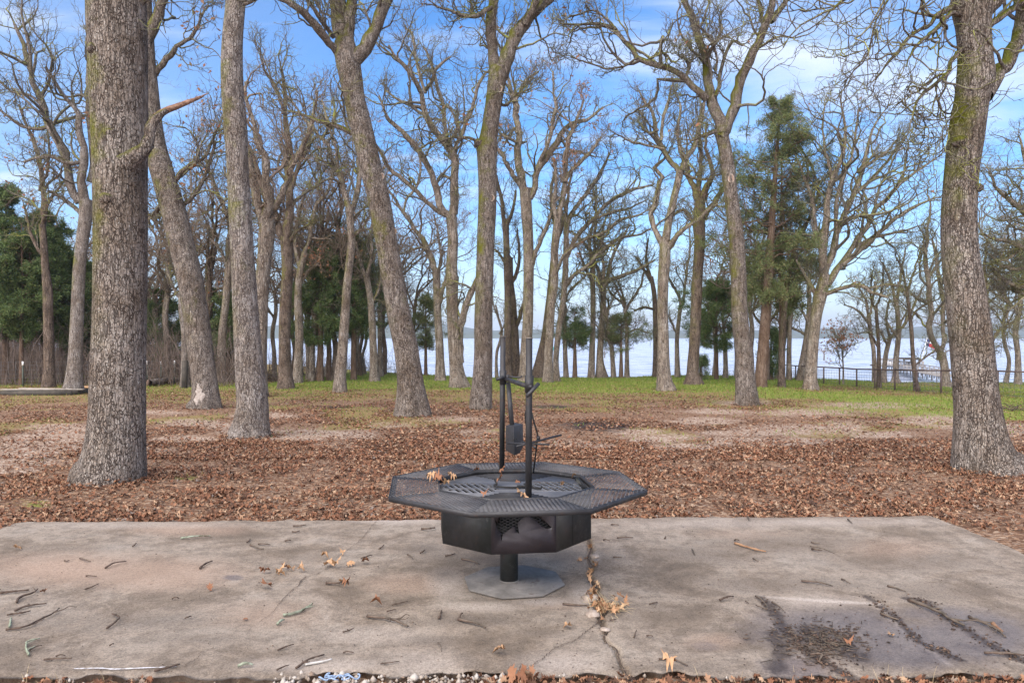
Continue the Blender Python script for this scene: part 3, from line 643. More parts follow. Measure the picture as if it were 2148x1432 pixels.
r39, C39, o39, Y39 = tree('oak_tree', 'thick oak with buttress roots and an elbow limb, nearest on the right',
    [(2072,988,132),(2064,960,112),(2057,925,100),(2052,880,90),(2047,830,84),(2043,780,82),(2038,720,81),(2031,660,78),(2024,600,74),(2017,550,71),(2013,500,69),(2012,450,68),(2014,400,67),(2018,350,66),(2025,300,68),(2032,250,68),(2039,210,66),(2047,165,72),(2046,120,66),(2042,60,66),(2038,0,78),(2030,-100,60)],
    [[(2056,195,44),(2078,160,32),(2098,140,30),(2117,105,30),(2130,65,28),(2140,15,28),(2152,-50,24),(2180,-140,10)],[(2066,66,14),(2090,45,14),(2112,25,13),(2132,12,13),(2160,-5,8)],[(2065,20,32),(2090,-5,30),(2125,-45,22),(2170,-120,8)],
     [(2020,30,14),(2003,17,11),(1985,30,11),(1965,38,9),(1945,58,8),(1920,70,7),(1898,84,7),(1880,108,7),(1863,129,5),(1850,148,4),(1835,168,2)],[(2020,34,12),(2000,24,10),(1984,45,9),(1962,63,9),(1945,80,7),(1926,98,6),(1912,118,4),(1902,140,3)],
     [(2032,100,12),(2014,105,10),(2000,118,9),(1988,129,10),(1984,150,9),(1968,168,8),(1952,184,7),(1937,196,7),(1926,210,5),(1919,227,5)],[(1919,227,3),(1924,240,3),(1937,252,3),(1937,268,2),(1935,300,1.5)],
     [(1967,170,5),(1965,190,5),(1968,212,5),(1975,232,4),(1996,244,3),(2001,250,2)],[(1975,238,2.5),(1985,258,2.5),(1978,275,2),(1982,318,1)],[(1963,64,3.5),(1968,100,3.5),(1965,130,3),(1960,165,2)],
     [(2025,-60,24),(1960,-90,14),(1890,-60,9),(1830,-20,7),(1790,0,6),(1755,20,5),(1720,35,4),(1690,52,4),(1665,72,3),(1643,100,2)],[(1790,0,4),(1745,8,3),(1700,20,3),(1660,24,2)],
     [(2000,-80,10),(1930,-50,6),(1873,0,5),(1858,25,4.5),(1842,50,4),(1832,80,4),(1822,110,3.5),(1812,130,3),(1790,150,2),(1765,178,1.5)],[(1838,62,3),(1830,95,2),(1800,110,2),(1768,120,1.5)],
     [(2035,-80,50),(2010,-200,30),(1990,-320,10)],[(2040,-60,40),(2080,-180,24),(2120,-300,10)]],
    seed=39, mat='oak', flare=1.15, root_h=0.26, rmin=0.0045, l1=5, l2=3, l3=2, dens=0.9, **NEAR)
burl(r39, o39, 2002, 302, Y39, 0.12, 0.085, M['oak']); scar(r39, o39, 1999, 303, Y39, 0.2, 0.05); burl(r39, o39, 2036, 398, Y39, 0.15, 0.06, M['oak'])

# trees of the second row and beyond: label, trunk, limbs, options
T = [
 ('grey oak leaning right with a bare zigzag crown, just left of the thick stubbed oak',
  [(152,826,36),(155,790,30),(158,743,27),(162,656,25),(166,570,24),(173,505,24),(180,450,26),(179,420,25)],
  [[(172,425,18),(152,376,16),(138,330,14),(127,302,14),(110,265,13),(97,235,13),(85,200,12),(67,165,11),(50,110,9),(30,50,6)],[(180,430,18),(181,380,17),(181,335,16),(172,295,14),(164,255,13),(158,235,11),(141,215,9),(115,180,7),(95,140,5)],
   [(184,380,14),(186,320,12),(187,250,10),(186,170,8),(180,90,5)],[(110,265,8),(80,268,8),(40,262,6),(0,230,5)],[(97,235,7),(60,200,6),(20,190,5),(-20,150,4)],[(172,450,9),(140,420,7),(100,400,5)],[(67,165,6),(66,110,6),(50,50,5),(45,0,3)],[(181,340,7),(150,345,9),(100,330,8),(50,340,5)]], dict(mat='oak_pale', seed=40, S=24)),
 ('slim dark trunk in front of the left cedars, at the end of the wire fence',
  [(102,812,22),(103,760,20),(102,700,20),(100,613,19),(95,560,15),(91,500,14),(88,470,13)],
  [[(88,475,11),(84,400,10),(77,335,9),(60,280,7),(40,220,5)],[(88,470,9),(100,430,7),(125,395,5),(140,370,3)],[(93,540,7),(70,500,6),(50,430,4)],[(84,400,6),(98,340,6),(100,280,4)]], dict(mat='oak_dark', seed=41, leaves=200)),
 ('rust brown forked oak half hidden behind the straight knotted oak',
  [(541,832,34),(543,760,30),(546,700,28),(548,640,28),(550,600,29),(555,540,30),(560,490,34),(562,460,30)],
  [[(556,480,20),(545,440,18),(535,400,18),(527,360,16),(515,310,13),(500,270,9)],[(562,470,24),(565,420,22),(558,380,18),(548,320,15),(538,280,12),(525,230,9),(520,170,6)],[(565,450,14),(590,400,13),(600,365,12),(630,310,11),(645,280,10),(655,240,8),(665,190,5)],[(552,520,12),(570,480,10),(590,450,7)]], dict(mat='oak_far', seed=42, twig='twig_brown')),
 ('dark oak whose fork opens into many crooked limbs, right of the straight knotted oak',
  [(600,815,30),(598,770,25),(597,700,24),(599,640,24),(603,570,24),(602,520,26),(600,495,26)],
  [[(594,500,18),(580,465,17),(565,425,17),(555,400,15),(545,370,13),(530,320,11),(505,280,8),(470,250,5)],[(602,500,20),(607,450,18),(605,400,18),(603,365,16),(602,345,14),(608,300,12),(600,250,10),(595,200,8),(590,140,5)],[(604,360,11),(620,330,10),(645,312,8),(660,290,6),(690,280,4)],
   [(606,430,9),(612,400,8),(625,345,8),(648,300,7),(655,260,5)],[(595,240,7),(580,190,6),(555,150,5),(545,100,3)],[(580,465,8),(560,470,6),(530,440,5)],[(600,520,7),(620,490,6),(650,470,4)]], dict(mat='oak_dark', seed=43)),
 ('thin oak with flaky pale bark near its foot, standing before the dark cedars',
  [(713,822,25),(714,780,22),(718,738,21),(724,660,19),(729,589,17),(737,515,16),(735,470,16),(733,436,17)],
  [[(731,440,12),(715,384,11),(708,360,10),(701,342,9),(680,300,8),(652,272,7),(625,225,5),(590,180,4)],[(734,440,12),(748,400,11),(751,370,10),(752,332,9),(757,290,8),(742,240,6),(720,200,5)],[(715,384,6),(690,375,5),(660,395,4)],[(708,360,6),(705,300,6),(690,260,5),(675,210,4)],[(737,500,6),(760,480,5),(780,440,4),(785,400,3)]], dict(mat='oak_far', seed=44)),
 ('slender oak behind the leaning grey oak, close on its left side',
  [(786,800,19),(784,760,16),(782,708,15),(778,634,14),(772,598,13),(768,575,13)],
  [[(768,580,9),(760,560,8),(755,530,7),(740,490,5),(735,450,4)],[(770,585,9),(778,560,8),(782,525,7),(778,480,5),(790,430,4)],[(778,640,5),(795,600,5),(800,560,4)]], dict(seed=45)),
 ('reddish oak bending left at its top, left of the two-stemmed middle oak',
  [(924,798,21),(923,760,18),(922,720,17),(919,679,16),(917,634,16),(916,598,16),(915,568,17)],
  [[(915,572,15),(906,548,14),(898,524,12),(890,508,11),(878,490,9),(862,470,8),(845,450,8),(832,430,7),(823,412,6),(800,380,4)],[(922,640,9),(928,615,9),(932,598,8),(938,570,7),(945,540,5)],[(898,524,6),(880,520,5),(850,530,4),(835,535,3)],[(915,575,7),(925,545,6),(920,500,5),(910,450,3)],[(845,450,5),(850,420,5),(873,390,5),(880,340,5),(873,300,3)]], dict(mat='oak_far', seed=46, twig='twig_brown')),
 ('two-stemmed oak in the middle with a long crooked crown, left of the ring-scarred oak',
  [(962,813,36),(959,790,30),(956,760,27),(952,710,25),(949,649,24),(948,589,26),(947,560,24),(950,510,22),(948,470,22),(946,450,23)],
  [[(944,455,16),(925,447,15),(917,420,15),(911,401,14),(905,378,14),(897,356,13),(886,332,13),(872,314,12),(856,295,12),(837,276,10),(820,262,8),(806,240,6),(795,200,4)],[(948,450,18),(950,420,17),(953,385,18),(953,349,17),(948,320,17),(939,300,17),(930,285,15),(917,265,14),(905,245,13),(897,225,12),(893,195,11),(885,175,10),(870,150,9),(855,136,8),(835,120,6),(815,95,4)],
   [(952,349,9),(955,325,9),(953,305,9),(962,290,9),(972,275,9),(978,255,9),(986,235,9),(994,210,8),(998,182,7),(1012,162,6),(1030,148,4)],[(893,190,8),(906,172,8),(914,150,7),(925,135,6),(945,120,4)],[(893,195,6),(880,150,6),(872,110,6),(865,75,5),(850,60,4)],
   [(962,760,22),(962,723,20),(966,690,17),(972,665,15),(981,634,14),(990,612,13),(1000,590,11),(1015,560,8),(1030,520,5)],[(925,447,8),(900,425,9),(870,400,9),(845,380,9),(820,360,8),(800,330,7),(780,290,5)],[(897,245,8),(880,225,7),(855,218,6),(830,205,5),(810,190,4)],
   [(936,300,8),(930,250,8),(923,210,8),(915,180,7),(905,140,6),(890,100,4)],[(911,401,5),(925,370,6),(945,375,5),(958,400,3)],[(948,290,7),(960,270,6),(945,230,5),(925,220,4)]], dict(mat='oak_far', seed=47, S=24, up=0.04)),
 ('thin crooked sapling before the lake, right of the ring-scarred oak',
  [(1042,788,7),(1041,760,6),(1043,735,6),(1050,712,6),(1052,690,5),(1045,665,5),(1040,640,4)],[[(1048,700,4),(1060,680,3),(1070,650,2)],[(1045,665,3),(1035,635,3),(1033,600,2)]], dict(seed=48, twig='twig_brown', dens=.8)),
 ('mossy trunk directly behind the far fire pit post',
  [(1066,794,18),(1065,740,16),(1065,679,15),(1065,619,14),(1063,560,14),(1062,500,13),(1058,460,12)],[[(1058,470,9),(1050,420,8),(1040,380,6),(1030,340,4)],[(1060,480,8),(1075,440,7),(1082,400,5)],[(1064,560,6),(1045,530,5),(1030,520,3)]], dict(seed=49, mat='oak_dark')),
 ('dark oak leaning left, between the two fire pit posts',
  [(1084,790,20),(1082,750,17),(1080,708,17),(1077,670,17),(1075,630,15),(1071,590,13),(1070,540,11)],[[(1072,600,8),(1085,570,8),(1090,530,6),(1085,480,4)],[(1070,550,8),(1062,510,7),(1068,460,5)],[(1080,690,9),(1092,660,8),(1100,620,5)]], dict(seed=50, mat='oak_dark')),
 ('tall oak with fanning upper limbs, right behind the near fire pit post',
  [(1103,800,27),(1103,770,24),(1103,738,23),(1107,679,22),(1108,619,22),(1109,560,22),(1108,500,22),(1105,450,24),(1103,420,24),(1103,395,26)],
  [[(1098,405,17),(1092,370,17),(1089,342,16),(1086,310,14),(1085,279,14),(1081,245,13),(1078,216,13),(1070,195,10),(1064,175,8),(1056,140,6),(1060,100,4)],[(1112,420,14),(1118,400,13),(1118,370,14),(1128,352,14),(1138,342,14),(1150,325,13),(1166,307,13),(1176,288,12),(1185,275,10),(1200,262,9),(1220,255,8),(1240,244,6),(1265,225,4)],
   [(1098,400,10),(1082,377,10),(1074,360,9),(1064,342,9),(1055,325,9),(1043,311,6)],[(1130,350,9),(1145,320,9),(1160,280,8),(1165,245,8),(1172,225,7),(1165,200,5),(1160,150,4)],[(1085,279,7),(1078,270,7),(1060,300,4)],[(1078,216,8),(1092,190,8),(1105,165,6),(1130,150,4)],
   [(1115,560,9),(1125,530,9),(1138,490,9),(1150,460,7),(1160,430,5)],[(1086,300,5),(1068,290,7),(1050,280,6)],[(1176,288,6),(1190,310,6),(1215,320,5),(1250,330,3)]], dict(seed=51, S=24, leaves=300)),
 ('stout oak leaning right, first of the pair right of the fire pit posts',
  [(1131,793,30),(1137,750,24),(1145,708,20),(1150,660,17),(1155,610,15),(1160,560,14),(1165,500,12)],[[(1165,505,9),(1160,450,8),(1155,400,7),(1165,350,5)],[(1163,520,8),(1180,470,8),(1190,410,6),(1200,360,4)]], dict(seed=52, mat='oak_dark')),
 ('upright oak with rusty tufts of old leaves, second right of the fire pit posts',
  [(1149,802,20),(1150,770,18),(1151,738,18),(1154,679,17),(1157,634,17),(1163,589,17),(1163,530,16),(1166,500,17),(1170,460,16)],
  [[(1170,470,12),(1178,420,11),(1184,380,11),(1190,330,9),(1200,290,8),(1215,250,6),(1225,210,4)],[(1168,470,10),(1160,430,9),(1166,380,7),(1160,330,5)],[(1163,580,7),(1180,540,7),(1200,520,5)],[(1184,380,8),(1210,350,8),(1240,320,7),(1260,290,5)]], dict(seed=53, leaves=500, twig='twig_brown')),
 ('low spreading oak with long mossy limbs sweeping right toward the lake',
  [(1168,800,13),(1166,753,12),(1172,694,12),(1181,634,12),(1185,589,13),(1187,540,12),(1188,500,12)],
  [[(1187,600,8),(1205,575,8),(1230,560,8),(1250,535,7),(1275,518,7),(1305,502,6),(1345,490,4),(1380,470,2)],[(1187,540,9),(1200,510,9),(1222,480,9),(1245,460,9),(1262,440,9),(1285,425,8),(1310,412,8),(1330,400,6),(1360,392,4),(1375,385,2)],[(1188,500,9),(1195,460,8),(1215,430,8),(1240,400,7),(1262,360,6),(1280,320,4)],
   [(1200,520,7),(1235,500,7),(1270,480,7),(1300,460,6),(1340,450,4),(1365,440,3)],[(1188,500,8),(1185,450,7),(1180,400,6),(1185,350,4)],[(1245,460,5),(1290,445,6),(1320,440,4),(1355,420,3)]], dict(seed=54, up=0.05, l1=8, l2=6)),
 ('small straight lakeside trunk left of a green cedar, past the low spreading oak', [(1187,789,10),(1185,717,9),(1184,675,8),(1182,640,8)], [], dict(auto=5, alen=3, seed=55)),
 ('brown lakeside trunk between the cedar and the forked lakeside oak', [(1240,788,14),(1242,731,12),(1244,675,11),(1244,620,11),(1243,578,11),(1245,540,10)], [[(1244,545,8),(1238,500,7),(1250,450,5),(1245,400,3)],[(1244,590,7),(1228,560,6),(1215,530,4)],[(1244,550,7),(1258,510,6),(1275,490,4)]], dict(seed=56, auto=2, alen=3)),
 ('lakeside oak with a flared foot and a wide round crown, right of the fire pit',
  [(1263,791,22),(1259,760,15),(1259,731,13),(1262,690,12),(1265,640,12),(1265,610,14),(1264,597,14)],
  [[(1266,605,9),(1278,590,9),(1300,582,8),(1325,574,7),(1345,564,6),(1370,548,4)],[(1264,600,9),(1276,570,9),(1285,540,7),(1300,505,6),(1320,470,4)],[(1262,600,8),(1258,575,8),(1248,550,6),(1235,510,4)],[(1264,600,8),(1268,560,7),(1262,510,6),(1270,460,4)]], dict(seed=57, S=16)),
 ('short lakeside trunk leaning left, right of the flared lakeside oak', [(1287,788,10),(1283,731,9),(1276,692,9),(1272,665,8)], [], dict(auto=5, alen=2.6, seed=58)),
 ('solitary lakeside trunk with branches down to mid height, midway to the knobby oak', [(1315,787,10),(1315,731,8),(1314,675,8),(1311,653,8),(1312,640,8)], [[(1312,655,5),(1325,630,5),(1342,600,5),(1352,570,4)],[(1311,650,5),(1302,625,5),(1290,600,3)],[(1314,700,4),(1335,690,4),(1360,698,3)]], dict(auto=2, alen=2.6, seed=59)),
 ('dark trunk half hidden behind the left side of the knobby oak', [(1374,790,11),(1375,731,10),(1374,648,10),(1372,614,10),(1366,580,9)], [[(1370,600,6),(1350,565,6),(1335,540,4)],[(1366,585,7),(1356,545,6),(1360,500,4)],[(1374,650,5),(1350,645,5),(1330,652,3)]], dict(seed=60, mat='oak_dark')),
 ('knobby oak with cut stubs and a green mossy zigzag limb, before the lake',
  [(1397,819,36),(1394,800,29),(1392,770,26),(1391,703,23),(1390,648,22),(1391,592,23),(1394,550,24),(1395,522,23),(1397,500,18),(1403,465,16),(1409,440,16),(1415,410,15),(1419,395,15),(1424,370,15),(1426,358,15)],
  [[(1390,525,13),(1381,508,13),(1372,490,11),(1364,460,11),(1365,445,11),(1374,425,10),(1379,400,10),(1383,382,10),(1392,370,10),(1383,362,8),(1374,353,8),(1378,345,8),(1390,338,6),(1400,322,4)],[(1424,362,12),(1412,345,12),(1402,330,11),(1393,312,11),(1385,295,10),(1380,275,9),(1376,250,8),(1367,230,6),(1352,212,5),(1340,190,3)],
   [(1428,360,12),(1440,335,12),(1450,322,11),(1460,300,10),(1466,275,9),(1472,245,8),(1476,215,5),(1480,180,3)],[(1403,520,13),(1412,505,12),(1422,492,11),(1440,478,10),(1465,462,9),(1480,445,7),(1505,428,5)],[(1381,272,6),(1365,280,6),(1352,272,5),(1345,262,3)],
   [(1430,362,6),(1450,372,6),(1475,377,5),(1495,370,4)],[(1385,295,7),(1390,250,7),(1405,210,6),(1410,180,4)],[(1393,312,5),(1370,305,5),(1340,298,5),(1300,285,3),(1280,275,2)],[(1440,335,7),(1425,300,7),(1425,260,6),(1430,230,5),(1418,200,3)]], dict(mat='oak_far', seed=61, S=28, step=.08, lump=.07)),
 ('small forked lakeside trunk between the knobby oak and the brown pillar oak', [(1421,791,11),(1420,717,9),(1422,690,9),(1425,662,8),(1428,640,8)], [[(1428,645,6),(1422,620,5),(1412,600,5),(1400,575,4)],[(1428,645,6),(1436,610,6),(1442,570,5),(1448,520,4),(1446,470,3)],[(1420,700,5),(1410,680,4),(1402,660,3)]], dict(seed=62)),
 ('straight brown pillar oak right of the knobby oak',
  [(1454,806,36),(1453,785,24),(1454,760,23),(1456,731,22),(1459,675,22),(1461,620,22),(1463,580,22),(1466,536,22),(1468,500,23),(1466,471,26),(1468,440,24),(1468,419,22)],
  [[(1464,425,15),(1455,395,13),(1448,378,12),(1441,350,10),(1432,330,7),(1425,290,4)],[(1470,420,15),(1478,398,14),(1490,382,11),(1496,365,10),(1488,335,8),(1480,300,6),(1485,260,4)],[(1475,460,14),(1489,440,13),(1502,425,12),(1515,405,9),(1530,380,6),(1545,340,4)],[(1466,415,10),(1468,370,10),(1470,320,8),(1468,270,6),(1472,220,4)],[(1462,480,8),(1445,450,8),(1430,440,6),(1410,455,4)]], dict(mat='oak_dark', seed=63, S=20)),
 ('thin grey lakeside trunk under the round dark cedar', [(1522,793,10),(1522,760,9),(1521,731,9),(1520,700,7)], [], dict(seed=64, auto=4, alen=2.2)),
 ('large fan-crowned oak with a low arching limb, left end of the metal fence',
  [(1700,817,27),(1700,795,23),(1702,765,22),(1706,720,21),(1710,680,22),(1714,650,24),(1721,620,26),(1727,595,24),(1730,575,20)],
  [[(1728,580,17),(1728,540,16),(1731,500,16),(1737,460,14),(1742,430,12),(1750,390,11),(1758,350,10),(1768,318,9),(1773,280,7),(1770,240,5),(1762,200,3)],[(1730,580,14),(1742,540,14),(1752,500,13),(1764,460,12),(1775,430,11),(1788,395,10),(1800,362,9),(1812,325,8),(1824,290,6),(1845,250,4),(1870,215,2)],
   [(1733,595,15),(1748,575,14),(1765,555,13),(1785,525,12),(1802,500,11),(1822,468,10),(1850,430,9),(1880,398,8),(1905,370,6),(1940,340,4),(1975,325,2)],[(1765,555,11),(1800,532,11),(1834,500,10),(1855,480,9),(1885,455,8),(1915,435,6),(1950,420,4),(1975,412,2)],
   [(1724,618,11),(1742,612,10),(1755,605,9),(1772,600,8),(1790,596,8),(1806,597,8),(1818,602,8),(1830,612,7),(1848,618,6),(1864,624,4)],[(1822,604,5),(1840,600,6),(1860,596,6),(1880,597,5),(1892,600,4),(1900,620,2)],[(1716,640,9),(1706,612,9),(1694,588,7),(1686,570,5),(1670,545,3)],
   [(1728,545,9),(1718,510,9),(1706,470,8),(1700,430,8),(1690,390,7),(1675,345,5),(1660,310,3)],[(1752,500,8),(1754,460,8),(1756,420,8),(1764,380,7),(1785,330,6),(1795,280,5),(1800,230,3)],[(1775,430,7),(1800,405,7),(1830,375,7),(1860,340,6),(1890,300,4),(1915,270,2)],
   [(1785,525,7),(1820,500,6),(1860,490,6),(1900,480,4),(1940,470,2)],[(1750,390,6),(1738,350,6),(1725,310,5),(1722,270,4),(1730,210,2)],[(1800,362,6),(1830,335,6),(1860,315,5),(1885,290,3)]], dict(mat='oak_far', seed=65, S=24, up=.04, l1=8, l2=5, gn=0.22, leaves=200)),
 ('small rusty-leaved tree leaning right behind the metal fence, first from its left end', [(1628,795,10),(1634,765,9),(1641,737,9),(1648,700,8),(1655,668,8)], [], dict(seed=66, auto=5, alen=3, mat='oak_far', leaves=600)),
 ('upright grey trunk behind the metal fence, beside the rusty-leaved tree', [(1655,797,11),(1655,760,10),(1656,700,9),(1658,668,9),(1660,640,8)], [], dict(seed=67, auto=5, alen=3.2)),
 ('leaning trunk just left of the fan-crowned oak, behind the metal fence', [(1679,798,17),(1683,760,13),(1687,737,12),(1694,690,11),(1697,650,10),(1698,620,9)], [], dict(seed=68, auto=5, alen=3, mat='oak_far')),
 ('knee-high sapling with a few red leaves, beside a post of the metal fence', [(1769,806,3.2),(1769,780,3),(1768,755,3),(1766,735,2.5)], [], dict(seed=69, auto=6, alen=1.0, leaves=260, l1=5, l2=3, l3=2, spread_a=.6, cat='sapling')),
 ('pale trunk of the lakeside cluster, leftmost by the white boat shed', [(1837,803,13),(1834,760,9),(1832,731,8),(1826,700,8),(1824,680,8),(1822,660,8)], [[(1824,690,5),(1810,660,5),(1790,645,4),(1770,640,2)],[(1822,665,6),(1815,630,5),(1800,600,4)],[(1823,665,6),(1832,630,5),(1836,590,4)]], dict(seed=70, dens=.9)),
 ('dark trunk of the lakeside cluster standing inside the fence, in front of the boat shed', [(1844,814,9),(1844,780,8),(1843,723,7),(1840,680,7),(1838,640,6)], [[(1843,735,4),(1832,710,4),(1818,695,3),(1800,700,2)],[(1840,660,5),(1828,620,4),(1830,570,3)],[(1838,645,5),(1850,610,4),(1852,560,3)]], dict(seed=71, mat='oak_dark', dens=.9)),
 ('right-leaning trunk of the lakeside cluster, covering the left of the boat shed', [(1853,803,12),(1855,775,9),(1858,745,9),(1863,722,9),(1868,705,8)], [[(1865,715,6),(1876,700,6),(1890,680,5),(1905,650,4)],[(1867,708,6),(1860,670,5),(1866,630,4)],[(1862,725,5),(1850,700,5),(1840,680,3)]], dict(seed=72, dens=.9)),
 ('flared pale trunk covering the right of the boat shed', [(1879,804,20),(1879,790,12),(1880,751,11),(1884,715,10),(1885,690,10),(1882,650,9),(1876,620,8)], [[(1885,695,6),(1900,670,6),(1915,640,5),(1930,610,4),(1945,590,2)],[(1876,622,6),(1865,580,5),(1850,550,4)],[(1880,640,6),(1888,600,6),(1892,560,4),(1900,520,3)],[(1884,710,5),(1870,690,5),(1855,670,3)]], dict(seed=73)),
 ('lone leaning dark trunk before the dock rails, inside the fence', [(1924,821,12),(1920,795,9),(1917,765,9),(1914,730,8),(1912,695,8),(1908,655,7),(1904,625,7),(1902,600,6)],
  [[(1917,768,4),(1935,755,4),(1952,742,3.5),(1968,730,2),(1980,722,1)],[(1902,605,5),(1895,570,4),(1880,540,3)],[(1903,615,5),(1915,580,4),(1930,540,4),(1940,500,2)],[(1910,670,4),(1925,650,4),(1950,635,3),(1970,628,2)]], dict(seed=74, mat='oak_dark')),
 ('oak forking near the ground, immediately left of the thick buttressed oak',
  [(1986,812,18),(1983,790,15),(1980,762,15),(1975,745,16)],
  [[(1976,752,12),(1966,730,12),(1957,712,12),(1949,695,12),(1946,678,11),(1951,655,12),(1950,620,11),(1948,584,10),(1946,550,9),(1942,510,7),(1950,460,5),(1948,410,3)],[(1978,750,10),(1980,720,9),(1982,690,9),(1981,655,9),(1978,615,9),(1974,580,8),(1965,540,6),(1955,500,4)],[(1949,640,6),(1930,630,5),(1910,615,4)],[(1948,584,6),(1965,560,6),(1985,530,4)]], dict(seed=75)),
 ('dark oak forking above head height, immediately right of the thick buttressed oak',
  [(2083,815,17),(2081,780,14),(2080,751,14),(2078,720,11),(2077,690,10),(2073,670,10)],
  [[(2074,675,8),(2064,655,7),(2055,630,6),(2050,600,4)],[(2074,675,9),(2073,640,8),(2070,600,7),(2068,560,6),(2072,500,4)],[(2078,720,6),(2100,690,6),(2125,675,4)]], dict(seed=76, mat='oak_dark')),
 ('mossy spreading tree reaching in from the right edge with layered crooked limbs',
  [(2225,840,46),(2222,780,38),(2216,700,36),(2210,640,36),(2205,580,34),(2202,540,30)],
  [[(2205,600,18),(2170,590,15),(2140,602,12),(2110,590,10),(2090,575,7),(2072,560,4)],[(2208,630,16),(2170,622,13),(2140,612,11),(2112,602,8),(2085,600,5)],[(2204,560,18),(2175,530,15),(2145,520,13),(2115,505,10),(2090,500,7),(2065,490,4)],[(2202,545,18),(2180,490,15),(2150,450,12),(2120,420,9),(2095,395,6),(2075,360,3)],
   [(2202,540,16),(2190,460,14),(2165,400,11),(2150,340,8),(2140,290,4)],[(2202,545,16),(2215,460,12),(2205,380,9),(2190,310,5)],[(2150,620,5),(2128,640,4),(2115,650,3.5),(2112,668,3),(2117,690,2.5),(2108,712,1.5)],[(2145,520,8),(2120,540,7),(2095,545,6),(2070,530,3)],[(2205,580,12),(2160,560,10),(2120,565,8),(2085,550,4)]], dict(seed=77, up=0.02, l1=9, l2=6)),
 ('pale slim trunk with a smooth bend, behind and right of the leaning patched oak',
  [(465,803,19),(464,770,17),(464,743,16),(466,700,16),(468,678,15),(473,640,15),(477,592,15),(480,548,15),(481,500,14)],
  [[(481,505,10),(472,460,9),(460,420,8),(440,370,6),(430,320,4)],[(481,500,10),(488,450,9),(480,400,7),(470,350,5)],[(478,560,7),(458,520,6),(440,500,4)],[(480,520,7),(500,480,6),(520,440,4)]], dict(seed=78, mat='oak_far')),
 ('crooked grey oak beyond the mossy pair of trunks, above the brush pile',
  [(624,803,19),(626,750,17),(628,700,17),(625,635,16),(628,580,15),(640,530,14)],
  [[(638,535,10),(655,490,9),(665,440,8),(690,400,6),(700,350,4)],[(630,560,9),(620,510,8),(628,450,6),(640,400,4)],[(627,600,7),(645,570,6),(670,550,4)]], dict(seed=79, twig='twig_brown', leaves=300)),
 ('oak with bleached foot beside the old dark post, behind the leaning patched oak',
  [(389,812,19),(388,780,16),(388,740,14),(386,690,13),(380,640,12),(384,590,11)],
  [[(383,600,8),(392,550,7),(385,500,5)],[(381,630,7),(362,600,6),(350,560,4)]], dict(seed=80, mat='oak_pale', dens=.8)),
 ('tall thin oak filling the gap left of the fan-crowned oak, with a mossy elbow branch',
  [(1640,812,14),(1640,760,12),(1642,700,11),(1646,640,11),(1655,580,10),(1668,520,9),(1690,470,8)],
  [[(1688,475,6),(1705,430,6),(1712,390,5),(1700,350,5),(1672,300,4),(1660,270,2)],[(1690,470,6),(1712,440,5),(1740,420,4)],[(1668,520,5),(1650,480,5),(1640,430,4)],[(1712,390,4),(1735,370,4),(1744,340,3)]], dict(seed=81, mat='oak_dark', gn=.35)),
]
for lab, tr_, lb_, op in T:
    op = dict(op); nm = 'sapling' if op.get('cat') == 'sapling' else 'oak_tree'
    tree(nm, lab, tr_, lb_, **op)

# thin background trees: three prototypes, copied
protos = []
for k in range(3):
    r_, c_, o_, y_ = tree('oak_tree', 'x', [(1074, 800, 12), (1074 + 4 * k, 740, 10), (1070, 690, 10), (1078 - 5 * k, 640, 9), (1076, 600, 8)], [], auto=6, alen=4.6, seed=100 + k, mat=['oak_far', 'oak_dark', 'oak_far'][k], twig='twig_brown', leaves=[160, 0, 320][k], dens=1.0, S=10, rmin=.005, spread_a=0.6)
    protos.append(r_)
back = [(655,800),(668,796),(684,792),(748,786),(757,788),(765,784),(797,790),(805,786),(838,782),(646,797),(700,798),
        (330,798),(350,800),(440,800),(500,795),(575,795),(615,790),(150,797),(1575,800),(1606,798),(1500,790),(1545,793),(2030,800),(2110,803),(2135,806),(310,790),(410,792),(720,785),(870,784),(2180,803)]
GB = 'thin bare trees far back between the oaks'
rg = random.Random(5)
def copy_thing(src, loc, rz, s, first=False):
    c_ = src if first else src.copy()
    if not first:
        COL.objects.link(c_)
        for ch in src.children:
            d_ = ch.copy(); COL.objects.link(d_); d_.parent = c_
    c_.location = loc; c_.rotation_euler = (0, 0, rz); c_.scale = (s, s, s * rg.uniform(.9, 1.1)); return c_
for i, (bx, by) in enumerate(back):
    pr = protos[i % 3]; far_ = hit(bx, by)
    o_ = copy_thing(pr, far_, rg.uniform(0, 6.28), rg.uniform(0.8, 1.25), first=i < 3)
    tag(o_, 'thin bare tree with a plain stem, one of many far back between the oaks', 'tree', GB)

